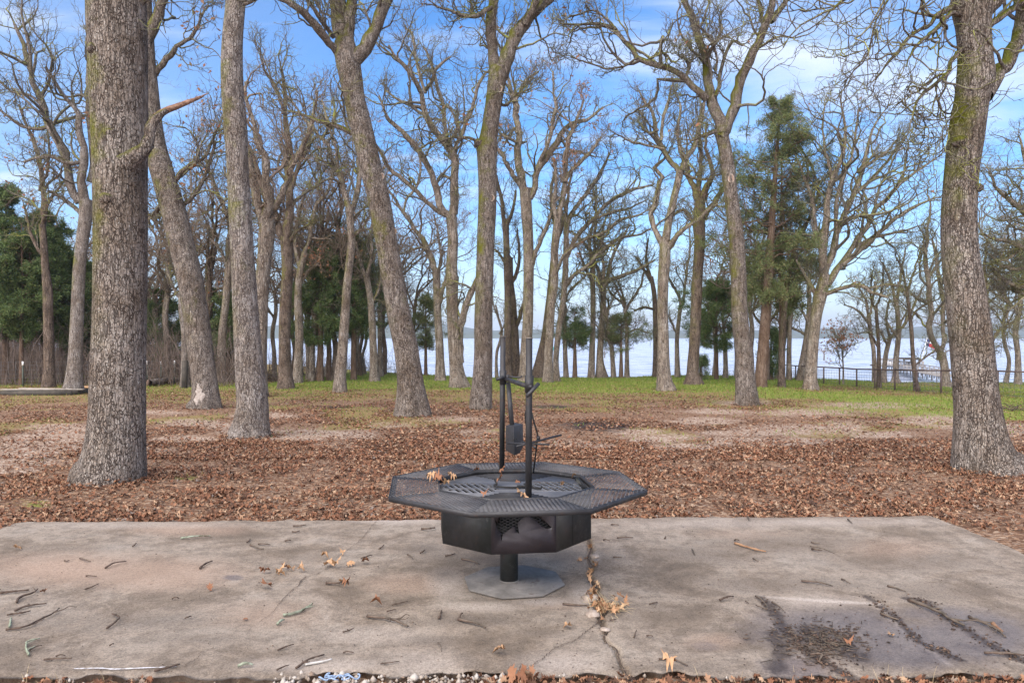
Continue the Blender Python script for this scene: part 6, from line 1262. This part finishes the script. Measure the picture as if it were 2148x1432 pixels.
ringband(RO + .003, RO - .003, ZT - .027, ZT + .001, 'outer_rim'); ringband(RO - .004, RO - .03, ZT - .011, ZT - .006, 'rim_flange')
ringband(RI + .004, RI - .002, ZT - .03, ZT + .006, 'inner_rim')
for k in range(8):
    mb = MB(); mb.bar((*np.array(O[k]) * .995, ZT - .010), (*np.array(I_[k]) * 1.005, ZT - .010), .018, .006); mb.build('radial_strap', M['steel'], pit)
# cooking grate with slots
RG = .462; ZG = .586
outer = [(math.cos(t) * RG, math.sin(t) * RG) for t in np.linspace(0, 6.2832, 49)[:-1]]
hs = []; sl = R(-24)
for sx in (-1, 1):
    for i in range(8):
        for j in (-1, 1):
            ox = (i - 3.5) * .039; R0 = .152; hl = math.sqrt(max(0, R0 ** 2 - (ox * .98) ** 2)) 
            y0, y1 = (.008, hl) if j > 0 else (-hl, -.008)
            if y1 - y0 < .025: continue
            cx0 = sx * .265 + ox; w_ = .0115; q_ = [(cx0 - w_ + math.tan(sl) * y0 * .6, y0), (cx0 + w_ + math.tan(sl) * y0 * .6, y0), (cx0 + w_ + math.tan(sl) * y1 * .6, y1), (cx0 - w_ + math.tan(sl) * y1 * .6, y1)]
            cr_, sr_ = math.cos(R(6)), math.sin(R(6)); hs.append([(x * cr_ - y * sr_, x * sr_ + y * cr_) for x, y in q_])
M['grate_plate'] = metal('dusty_grate_plate', (.13, .13, .137), (.21, .205, .21), .5)
gr = plate_with_holes(outer, hs, lambda x, y: np.array([x, y, ZG]), .006, (0, 0, 1)).build('cooking_grate', M['grate_plate'], pit)
for sy in (-1, 1):
    mb = MB()
    for i in range(9):
        y = sy * (.19 + i * .027); hx = min(.9 * math.sqrt(max(0, (RG - .01) ** 2 - y * y)), .09 + i * .026)
        if hx > .03: mb.bar((-hx, y, ZG + .002), (hx, y, ZG + .002), .013, .005)
    mb.build('grate_ribs', M['steel'], gr)
mb = MB(); t = np.linspace(2.6, 6.9, 26); mb.tube(np.stack([-.02 + np.cos(t) * .10, -.01 + np.sin(t) * .07, ZG + .012 + 0 * t], 1), .0055, 8); mb.build('loop_handle', M['soot'], gr, True)
mb = MB(); mb.tube([(-.12, .08, ZG + .03), (-.105, .03, ZG + .014), (-.11, -.01, ZG + .012)], .006, 8); mb.tube([(.02, -.055, ZG + .014), (.07, -.07, ZG + .018), (.13, -.10, ZG + .012), (.16, -.11, ZG + .012), (.165, -.10, ZG + .02)], .007, 8); mb.build('grate_lifter', M['soot'], gr, True)
mb = MB(); mb.prism([(-.05, -.05), (.09, -.06), (.10, -.045), (-.04, -.035)], ZG + .004, ZG + .01); mb.build('latch_bar', M['soot'], gr)
# raised flap of the inner rim at the right and drooping strip at the back right
def pt(px_, py_, Y): return at(px_, py_, Y) - np.array([PCx, PCy, 0])
mb = MB(); V = [pt(1207, 999, 4.78), pt(1212, 1001, 4.75), pt(1236, 1027, 4.40), pt(1226, 1028, 4.42), pt(1206, 1018, 4.72)]
V = V + [v + np.array([.004, .004, 0]) for v in V]; mb.add(V, [[(0, 1, 2, 3, 4), (9, 8, 7, 6, 5)], [(i, 5 + i, 5 + (i + 1) % 5, (i + 1) % 5) for i in range(5)]]); mb.build('bent_flap', M['box_steel'], pit)
mb = MB(); mb.tube([pt(1165, 1004, 4.9), pt(1185, 1006, 4.87), pt(1205, 1008, 4.8)], .006, 8); mb.build('rim_strip', M['soot'], pit, True)
# posts
NP = pt(1110, 1046, 4.15)[:2]; FP = pt(1055, 986, 5.03)[:2]
pd_ = norm(np.array([FP[0] - NP[0], FP[1] - NP[1]])); ang = math.atan2(pd_[1], pd_[0])
for nm, p, ztop in (('near', NP, 1.492), ('far', FP, 1.50)):
    dx = .004 if nm == 'near' else .008
    mb = MB(); mb.bar((p[0] - dx, p[1], ZT - .02), (p[0], p[1], ztop - .002), .031, .031, up=(pd_[0], pd_[1], 0)); po = mb.build('post', M['steel'], pit)
    mb = MB(); mb.bar((p[0], p[1], ztop - .002), (p[0], p[1], ztop + .004), .035, .035, up=(pd_[0], pd_[1], 0)); mb.build('post_cap', M['plate'], po)
ZC = 1.235
for p, zc in ((NP, ZC), (FP, ZC - .01)):
    mb = MB(); mb.bar((p[0], p[1], zc - .045), (p[0], p[1], zc + .05), .042, .042, up=(pd_[0], pd_[1], 0)); mb.build('sliding_collar', M['steel'], pit)
n3 = np.array([NP[0], NP[1], 0]); f3 = np.array([FP[0], FP[1], 0]); dd3 = np.array([pd_[0], pd_[1], 0])
mb = MB(); mb.tube([n3 + [-.012, .0, ZC - .008] - dd3 * .0, f3 + [.02, 0, ZC - .02]], .0135, 14); mb.tube([n3 - dd3 * .055 + [.0, 0, ZC - .01], n3 + [0, 0, ZC - .01]], .011, 12); mb.build('cross_pipe', M['steel'], pit, True)
# t handle on the near collar
mb = MB(); mb.tube([pt(1105, 831, 4.04), pt(1130, 804, 4.08)], .0105, 12); mb.build('clamp_handle', M['steel'], pit, True)
mb = MB(); mb.tube([pt(1041, 796, 4.98), pt(1056, 791, 4.99)], .0115, 12); mb.build('clamp_handle', M['steel'], pit, True)
mb = MB(); mb.tube([pt(1066, 789, 5.0), pt(1080, 791, 5.0), pt(1092, 791, 4.98), pt(1095, 788, 4.98)], .0058, 10); mb.tube([pt(1064, 786, 5.0), pt(1065, 796, 5.0)], .010, 10); mb.build('lock_rod', M['steel'], pit, True)
# winch box hanging from a bar
mb = MB(); mb.bar(pt(1066, 802, 5.0), pt(1074, 892, 4.93), .030, .030, up=(1, 0, 0)); mb.build('hanger_bar', M['steel'], pit)
# chamfered box seen corner-on: left face and right face
Yb = 4.86; tl, tf, trr = pt(1061, 892, Yb + .07), pt(1077, 894, Yb - .05), pt(1097, 889, Yb + .05); tb = pt(1080, 886, Yb + .16)
bl, bf = pt(1060, 944, Yb + .07), pt(1079, 955, Yb - .05); br_up, br = pt(1098, 935, Yb + .05), pt(1091, 950, Yb + .0); bb = pt(1080, 940, Yb + .16)
V = [tl, tf, trr, tb, bl, bf, br, br_up, bb]
mb = MB(); mb.add(V, [[(3, 2, 1, 0)], [(0, 1, 5, 4)], [(1, 2, 7, 6, 5)], [(2, 3, 8, 7)], [(3, 0, 4, 8)], [(4, 5, 6, 8)], [(6, 7, 8)]]); wb_ = mb.build('winch_box', M['steel'], pit)
bm_ = wb_.modifiers.new('bevel', 'BEVEL'); bm_.width = .003; bm_.segments = 2
mb = MB(); mb.tube([pt(1078, 921, 4.80), pt(1078, 921, 4.79)], .005, 8); mb.tube([pt(1083, 920.5, 4.81), pt(1083, 920.5, 4.80)], .005, 8); mb.build('bolt', M['soot'], wb_, True)
# crank star of six spokes
hub = pt(1129, 918, 4.55)
mb = MB(); mb.tube([hub + [0, -.02, 0], hub + [0, .02, 0]], .012, 12); mb.build('crank_hub', M['steel'], pit, True)
for a_, b_ in (((1084, 936, 4.35), (1177, 912, 4.7)), ((1064, 929, 4.62), (1152, 932, 4.45)), ((1093, 925, 4.75), (1123, 938, 4.4))):
    mb = MB(); mb.tube([pt(*a_), pt(*b_)], .0062, 10); mb.build('crank_spoke', M['steel'], pit, True)
mb = MB(); mb.tube([pt(1114, 862, 4.5), pt(1120, 884, 4.53), pt(1128, 912, 4.55), pt(1125, 940, 4.62), pt(1119, 990, 4.8)], .0052, 8); mb.build('pull_rod', M['box_steel'], pit, True)
mb = MB(); mb.tube([pt(1106, 850, 4.5), pt(1101, 868, 4.52), pt(1102, 886, 4.54), pt(1108, 896, 4.55)], .0035, 8); mb.build('cable', M['box_steel'], pit, True)
mb = MB(); mb.tube([pt(1117, 985, 4.81), pt(1117, 993, 4.81)], .011, 8); mb.build('rod_foot', M['box_steel'], pit, True)
# leaves on the pit
Gp = 'dry leaves lying on the fire pit'
for i, (x, y, s, z, lab, mt) in enumerate([(1096, 1050, .075, ZT, 'tan oak leaf at the foot of the near grill post', 'leaf_tan'), (1016, 1044, .055, ZT, 'dark curled leaf on the front left of the mesh ring', 'leaf'), (905, 1012, .075, ZT, 'tan leaf on the left mesh, outermost of the heap', 'leaf_tan'), (918, 1014, .07, ZT, 'curled leaf in the middle of the heap on the left mesh', 'leaf'), (936, 1020, .06, ZG + .008, 'leaf hanging over the left inner rim onto the grate', 'leaf_tan'), (948, 1008, .065, ZG + .01, 'upright leaf on the grate behind the left inner rim', 'leaf_tan'), (924, 1006, .05, ZT, 'small leaf at the back of the heap on the left mesh', 'leaf'),
     (1053, 978, .07, ZT, 'rusty leaf at the foot of the far grill post', 'leaf'), (1054, 993, .06, ZG + .008, 'flat brown leaf against the back inner rim', 'leaf'), (1047, 1017, .05, ZG + .008, 'brown leaf beside the loop handle on the grate', 'leaf'), (1087, 1014, .045, ZG + .008, 'small red leaf inside the loop handle', 'leaf'), (1180, 1021, .04, ZG + .008, 'small tan leaf on the right grate slots', 'leaf_tan'), (1000, 991, .05, ZG + .008, 'dark leaf in the back left of the inner rim', 'leaf'), (1204, 1006, .045, ZG + .01, 'little leaf tucked by the bent flap', 'leaf_tan')]):
    place_leaf(x, y, s, lab, z=z, seed=60 + i, mat=mt, group=Gp, tilt=.6)
rng = np.random.default_rng(74); 
lc = [(fmap((rng.uniform(690, 800), rng.uniform(942, 975)))) for _ in range(26)]; cen = np.array([t3(x, z) - nf3 * rng.uniform(.02, .05) + [PCx, PCy, 0] for x, z in lc])
v1_, t1_ = leaf_pile(cen, rng, .03, .05, .9); tag(mesh_np('leaf_debris', v1_, [t1_], M['leaf'], None, False), 'dead leaves packed behind the animal cut-out of the fire box', 'leaf debris', None, 'stuff')

# ------------------------------------------------------------------ metal fence on the right
M['fence'] = simple('rusty_brown_fence_steel', (.07, .045, .04), (.14, .10, .09), 8, .7); M['wire'] = simple('galvanised_wire', (.13, .13, .135), (.24, .24, .245), 8, .6, metal=.4)
FB = [(1621,793,764),(1645,795,765.5),(1669,797,767),(1699,800,768.5),(1728,806,770),(1761,808,771.5),(1797,811,774),(1835,815,774.5),(1877,818,775.5),(1923,822,776.5),(1974,825,777),(2031,828,777.5),(2093,832,778),(2165,836,780.5)]
fp = [hit(a, b_) for a, b_, c_ in FB]; tp = [at(a, c_, p[1]) for (a, b_, c_), p in zip(FB, fp)]
fence = empty('metal_fence', tuple(fp[6]), 'low rusty pipe fence with wire mesh running along the lake bank at right', 'fence'); oF = fp[6]
for p, t in zip(fp, tp):
    mb = MB(); mb.bar(p - oF - [0, 0, .1], t - oF, .05, .05, up=(0, 1, 0)); mb.build('fence_post', M['fence'], fence)
mb = MB()
for a_, b_ in zip(tp[:-1], tp[1:]): mb.bar(a_ - oF, b_ - oF, .06, .055)
mb.build('top_rail', M['fence'], fence)
for k in range(len(fp) - 1):
    mb = MB(); lo0, lo1, hi0, hi1 = fp[k] + [0, 0, .06], fp[k + 1] + [0, 0, .06], tp[k] - [0, 0, .12], tp[k + 1] - [0, 0, .12]
    for j in range(6): t = j / 5; mb.bar(lo0 * (1 - t) + hi0 * t - oF, lo1 * (1 - t) + hi1 * t - oF, .007)
    nv = max(6, int(np.linalg.norm(lo1 - lo0) / .17))
    for j in range(1, nv): t = j / nv; mb.bar(lo0 * (1 - t) + lo1 * t - oF, hi0 * (1 - t) + hi1 * t - oF, .006, up=(0, 1, 0))
    mb.build('wire_panel', M['wire'], fence)
# wire fence on the left with white-capped posts
WB = [(-60,812),(48,811),(106,810),(170,809),(240,808),(309,806),(338,806),(366,805)]
wp = [hit(a, b_) for a, b_ in WB]; oW = wp[2]; wf = empty('wire_fence', tuple(oW), 'thin wire fence with white-capped metal posts in front of the left wood', 'fence')
M['white'] = simple('white_paint', (.7, .7, .7), (.85, .85, .85), 8, .6); M['green_post'] = simple('dark_green_post', (.04, .05, .04), (.08, .09, .07), 8, .7)
for p in wp:
    mb = MB(); mb.bar(p - oW - [0, 0, .1], p - oW + [0, 0, .78], .05, .035, up=(0, 1, 0)); fo = mb.build('fence_post', M['green_post'], wf)
    mb = MB(); mb.bar(p - oW + [0, 0, .785], p - oW + [0, 0, .93], .055, .04, up=(0, 1, 0)); mb.build('post_cap', M['white'], fo)
for k in range(len(wp) - 1):
    mb = MB(); a_, b_ = wp[k] - oW, wp[k + 1] - oW
    for z in (.08, .2, .33, .47, .62, .78, .92): mb.bar(a_ + [0, 0, z], b_ + [0, 0, z], .006)
    nv = max(3, int(np.linalg.norm(b_ - a_) / .2))
    for j in range(nv): t = j / nv; mb.bar(a_ * (1 - t) + b_ * t + [0, 0, .06], a_ * (1 - t) + b_ * t + [0, 0, .92], .005, up=(0, 1, 0))
    mb.build('wire_panel', M['wire'], wf)
# stacked boards on a frame, left
M['board'] = simple('weathered_grey_board', (.26, .22, .18), (.46, .40, .34), 6, .85, .003); M['dark_board'] = simple('blackened_timber', (.04, .035, .03), (.09, .075, .06), 6, .9)
M['orange_board'] = simple('orange_plywood', (.36, .2, .09), (.5, .3, .15), 6, .85)
p0 = hit(75, 829); bdY = p0[1]; w0 = 150 / F * bdY
fr = empty('timber_frame', tuple(p0), 'low blackened timber frame on the ground at the far left', 'timber frame')
for sy in (0, 1.1):
    mb = MB(); mb.box((0, sy, .07), (w0, .05, .14)); mb.build('frame_side', M['dark_board'], fr)
for sx in (-w0 / 2 + .03, w0 / 2 - .03):
    mb = MB(); mb.box((sx, .55, .07), (.05, 1.05, .138)); mb.build('frame_end', M['dark_board'], fr)
for i, (cx_, cy_, z, L, rz, mt, lab) in enumerate([(-.35, .3, .157, 2.2, .03, 'board', 'longest grey board lying on the black frame at the left'), (-.2, .62, .16, 1.5, -.14, 'board', 'crooked grey board behind the longest one on the frame'), (.62, .35, .158, 1.25, .02, 'board', 'grey board on the right end of the black frame')]):
    mb = MB(); mb.box((0, 0, 0), (L, .14, .03)); o = mb.build('wooden_board', M[mt], None, False, tuple(p0 + [cx_, cy_, z])); o.rotation_euler = (0, 0, rz); tag(o, lab, 'board')
pb = hit(183, 822); mb = MB(); mb.box((0, 0, .07), (2.0, .9, .13)); mb.box((0, 0, .145), (1.9, .95, .02)); tag(mb.build('plywood_sheet', M['orange_board'], None, False, tuple(pb + [0.2, .4, 0])), 'orange plywood sheet on a low block beside the thick stubbed oak', 'plywood')
# fallen log
L0, L1 = hit(312, 811), hit(378, 803); C = catmull(np.vstack([np.append(L0, .13), np.append((L0 + L1) / 2 + [0, 0, .03], .125), np.append(L1, .11), np.append(L1 + (L1 - L0) * .25, .10)]), 30)
lg = empty('fallen_log', tuple(L0), 'fallen log lying in the grass left of the old dark post', 'log'); v, qq = trunk_geo(C + [*(-L0), 0] + [0, 0, .13, 0], 18, .1, 0, np.random.default_rng(3)); mesh_np('log_bark', v, [qq], M['oak_pale'], lg)
mb = MB(); mb.tube([C[0, :3] - L0 + [-.012, 0, .13], C[0, :3] - L0 + [.004, 0, .13]], .15, 18); mb.build('sawn_end', M['scar_wood'], lg)
p = hit(387, 814); mb = MB(); mb.bar((0, 0, -.1), (.01, 0, .98), .16, .14, up=(0, 1, 0)); po = mb.build('old_post', M['dark_board'], None, False, tuple(p)); tag(po, 'old blackened wooden post standing before the leaning patched oak', 'wooden post')
# brush pile
def brush(px_, py_, w_, h_, n, seed, label):
    rng = np.random.default_rng(seed); c0 = hit(px_, py_); K = 6
    s0 = np.stack([rng.normal(size=n) * w_ * .35, rng.normal(size=n) * w_ * .3, rng.uniform(0, h_ * .5, n)], 1); d = norm(rng.normal(size=(n, 3)) * [1, 1, .35] + [0, 0, .15]); ln = rng.uniform(.4, 1.3, n) * w_ * .8; cur = s0; Q = [cur]
    for k in range(K - 1): d = norm(d + .15 * rng.normal(size=d.shape)); cur = cur + d * (ln / (K - 1))[:, None]; cur[:, 2] = np.maximum(cur[:, 2], .01); Q.append(cur.copy())
    P = np.stack(Q, 1); rr = rng.uniform(.008, .045, n) * w_ * .8; Rr = rr[:, None] * np.linspace(1, .4, K)[None]; P2, R2 = grow(P, Rr, 4, .2, .6, .2, .7, .8, .3, .02, 5, .004, rng)
    P2[..., 2] = np.maximum(P2[..., 2], 0.01)
    v1, q1, _ = tube_batch(P, Rr, 6); v2, q2, _ = tube_batch(P2, R2, 3)
    o = mesh_np('brush_pile', np.vstack([v1, v2]), [np.vstack([q1, q2 + len(v1)])], M['oak_dark'], None, True, tuple(c0)); tag(o, label, 'brush pile')
brush(571, 801, 1.1, .5, 46, 5, 'heap of dead branches behind the straight knotted oak')
brush(2134, 862, .42, .2, 26, 6, 'small heap of root wood at the right edge of the lawn')
brush(655, 789, .9, .3, 20, 7, 'flat heap of cut branches before the dense cedar mass')

# ------------------------------------------------------------------ lake dock, shed, flag
M['dock'] = simple('grey_dock_timber', (.22, .20, .19), (.36, .33, .31), 3, .85); M['shed'] = simple('white_shed_siding', (.66, .66, .68), (.8, .8, .82), 3, .7); M['teal'] = simple('teal_roof', (.03, .22, .24), (.05, .3, .33), 3, .6)
DY = 74.0; dz = WATER_Z + .55
def wx(px_, Y=DY): return (px_ - CX) / F * Y
dk = empty('boat_dock', (wx(1895), DY, WATER_Z), 'grey timber boat dock with a long railed gangway reaching the bank', 'dock'); oD = np.array([wx(1895), DY, WATER_Z])
mb = MB(); mb.box((0, 1.2, .5), (wx(1938) - wx(1856), 3.4, .16)); mb.build('deck', M['dock'], dk)
A0 = np.array([wx(1868), DY - .6, dz]); A1 = np.array([wx(1990, 50), 50.0, -1.15])
mb = MB(); mb.bar(A0 - oD, A1 - oD, 1.3, .08); mb.build('gangway', M['dock'], dk)
for s in (-.6, .6):
    off = np.array([s * .9, s * .3, 0]); mb = MB(); mb.bar(A0 - oD + off + [0, 0, .5], A1 - oD + off + [0, 0, .42], .06, .06)
    for j in range(15): t = j / 14; p = (A0 * (1 - t) + A1 * t) - oD + off; mb.bar(p + [0, 0, -.45], p + [0, 0, .48 - .05 * t], .06, .06, up=(0, 1, 0))
    mb.build('railing', M['dock'], dk)
for x in (1858, 1880, 1902, 1920, 1936):
    mb = MB(); mb.bar((wx(x) - oD[0], 0, -1.2), (wx(x) - oD[0], 0, 1.0), .14, .14, up=(0, 1, 0)); mb.build('piling', M['dock'], dk)
hz_ = lambda y: HC - (y - HY) / F * DY
sh = empty('boat_shed', (wx(1874), DY + .5, dz), 'small white boat shed with a flat roof on the dock', 'boat shed')
hh_ = hz_(754) - dz; w_ = wx(1888) - wx(1861)
mb = MB(); mb.box((0, .8, hh_ / 2), (w_, 1.6, hh_)); mb.build('walls', M['shed'], sh); mb = MB(); mb.box((w_ * .12, .8, hh_ + .04), (w_ * 1.5, 1.9, .08)); mb.build('roof', M['dock'], sh)
mb = MB(); mb.box((.1, -.03, hh_ * .42), (w_ * .3, .04, hh_ * .8)); mb.build('door', M['shed'], sh)
pg = empty('dock_canopy', (wx(1917), DY + .4, dz), 'open dark post canopy frame on the dock, right of the white shed', 'canopy')
hh_ = hz_(755) - dz; w_ = wx(1934) - wx(1902)
for sx in (-1, 1):
    for sy in (0, 1.5):
        mb = MB(); mb.bar((sx * w_ / 2, sy, 0), (sx * w_ / 2, sy, hh_), .13, .13, up=(0, 1, 0)); mb.build('canopy_post', M['dark_board'], pg)
mb = MB(); 
for sy in (0, 1.5): mb.bar((-w_ / 2 - .1, sy, hh_ + .06), (w_ / 2 + .1, sy, hh_ + .06), .12, .12)
for k in range(6): mb.bar((-w_ / 2 + k * w_ / 5, -.05, hh_ + .17), (-w_ / 2 + k * w_ / 5, 1.55, hh_ + .17), .06, .08)
mb.build('canopy_beams', M['dark_board'], pg)
bn = MB(); bn.box((0, 0, .35), (1.5, .5, .08)); bn.box((-.6, 0, .16), (.08, .4, .31)); bn.box((.6, 0, .16), (.08, .4, .31)); tag(bn.build('dock_bench', M['dark_board'], None, False, (wx(1893), DY - .1, dz + .04)), 'low dark bench on the dock between shed and canopy', 'bench')
# flag
fpz = empty('flag_pole', (wx(1933), DY + .2, dz), 'leaning white flag pole at the end of the dock flying a three-coloured flag', 'flag pole'); top_ = at(1945, 708, DY + .2) - np.array([wx(1933), DY + .2, dz])
mb = MB(); mb.tube([(0, 0, 0), top_], .035, 10); mb.build('pole', M['white'], fpz, True)
M['fblue'] = simple('flag_blue', (.01, .03, .2), (.015, .04, .26), 5, .8); M['fred'] = simple('flag_red', (.5, .02, .04), (.6, .03, .05), 5, .8); M['fwhite'] = simple('flag_white', (.8, .8, .8), (.85, .85, .85), 5, .8)
dn_ = norm(-top_); up0 = top_ * .985; fl_h = .66; fdir = norm(np.array([1, -.2, -.62]))
def flagp(u_, v_): return up0 + dn_ * (v_ * fl_h) + fdir * (u_ * 1.05) + np.array([0, .07 * math.sin(u_ * 7), -.03 * math.sin(u_ * 5)])
def flag_part(name, u0, u1, v0, v1, mat):
    nu, nv = 10, 5; V = [flagp(u0 + (u1 - u0) * i / nu, v0 + (v1 - v0) * j / nv) for j in range(nv + 1) for i in range(nu + 1)]; mb = MB()
    mb.add(V, [[(j * (nu + 1) + i, j * (nu + 1) + i + 1, (j + 1) * (nu + 1) + i + 1, (j + 1) * (nu + 1) + i) for j in range(nv) for i in range(nu)]]); o = mb.build(name, M[mat], fpz, True); s_ = o.modifiers.new('t', 'SOLIDIFY'); s_.thickness = .004; return o
fb = flag_part('flag_blue_field', 0, .34, 0, 1, 'fblue'); flag_part('flag_white_stripe', .34, 1, 0, .5, 'fwhite'); flag_part('flag_red_stripe', .34, 1, .5, 1, 'fred')
mb = MB(); st = [(.17 + math.sin(k * math.pi / 5) * (.12 if k % 2 == 0 else .048), .5 - math.cos(k * math.pi / 5) * (.19 if k % 2 == 0 else .075)) for k in range(10)]
mb.add([flagp(*s_) + np.array([0, -.012, 0]) for s_ in st] + [flagp(.17, .5) + np.array([0, -.012, 0])], [[(k, (k + 1) % 10, 10) for k in range(10)]]); mb.build('star', M['fwhite'], fb)
# small teal-roofed shelter over the water, mostly behind trunks
sx_ = (1158 - CX) / F * 80; shl = empty('dock_shelter', (sx_, 80, WATER_Z), 'small teal-roofed dock shelter glimpsed between trunks right of the fire pit posts', 'dock shelter')
for a_ in (-.55, .55):
    for b_ in (0, 1.4):
        mb = MB(); mb.bar((a_, b_, -.5), (a_, b_, 1.95), .1, .1, up=(0, 1, 0)); mb.build('shelter_post', M['dock'], shl)
mb = MB(); mb.add([(-.9, -.3, 1.95), (.9, -.3, 1.95), (.9, 1.7, 1.95), (-.9, 1.7, 1.95), (0, -.3, 2.4), (0, 1.7, 2.4)], [[(0, 3, 5, 4), (1, 4, 5, 2), (3, 2, 1, 0)], [(0, 4, 1), (3, 2, 5)]]); mb.build('roof', M['teal'], shl)
mb = MB(); mb.box((0, .7, .45), (1.5, 2, .12)); mb.build('deck', M['dock'], shl)
# bare trees standing in the lake
def lake_tree(px_, Y, h, seed, label):
    rng = np.random.default_rng(seed); o0 = np.array([(px_ - CX) / F * Y, Y, WATER_Z]); root = empty('drowned_tree', tuple(o0), label, 'drowned tree')
    C = catmull(np.array([[0, 0, -.5, .1], [.05, 0, h * .2, .085], [.0, 0, h * .4, .06]]), 14); v, qq = trunk_geo(C, 8, .05, .2, rng); mesh_np('trunk', v, [qq], M['oak_dark'], root)
    P, Rr = grow(C[None, :, :3], C[None, :, 3], 7, .55, .1, h * .6, h * .9, .8, .25, .02, 10, .012, rng, .02, 1.0); P2, R2 = grow(P, Rr, 6, .2, .5, .3, h * .4, .8, .3, 0, 7, .008, rng); P3, R3 = grow(P2, R2, 4, .2, .5, .2, .6, .8, .3, 0, 4, .006, rng)
    tv, tq, c0 = [], [], 0
    for Pp, Rp, Sd in ((P, Rr, 5), (P2, R2, 3), (P3, R3, 3)):
        v, qq, _ = tube_batch(Pp, Rp, Sd); tv.append(v); tq.append(qq + c0); c0 += len(v)
    mesh_np('crown', np.concatenate(tv), [np.concatenate(tq)], M['twig_brown'], root)
lake_tree(1728, 108, 3.2, 1, 'bare drowned tree standing in the lake left of the boat dock')
lake_tree(1980, 95, 3.4, 2, 'bare drowned tree standing in the lake just behind the flag')
lake_tree(1268, 120, 2.6, 3, 'bare drowned tree in the lake behind the flared lakeside oak')
# haze
HB = MB(); HB.box((0, 1500, 35), (7400, 5600, 80)); hzo = HB.build('haze', None); tag(hzo, kind='stuff')
hm = bpy.data.materials.new('haze_air'); hm.use_nodes = True; nt = hm.node_tree; nt.nodes.clear()
pv = N(nt, 'ShaderNodeVolumePrincipled', {'Density': 0.00042, 'Color': rgb((.80, .88, 1.0)), 'Anisotropy': 0.2}); ou = nt.nodes.new('ShaderNodeOutputMaterial'); nt.links.new(pv.outputs[0], ou.inputs['Volume']); hzo.data.materials.append(hm)
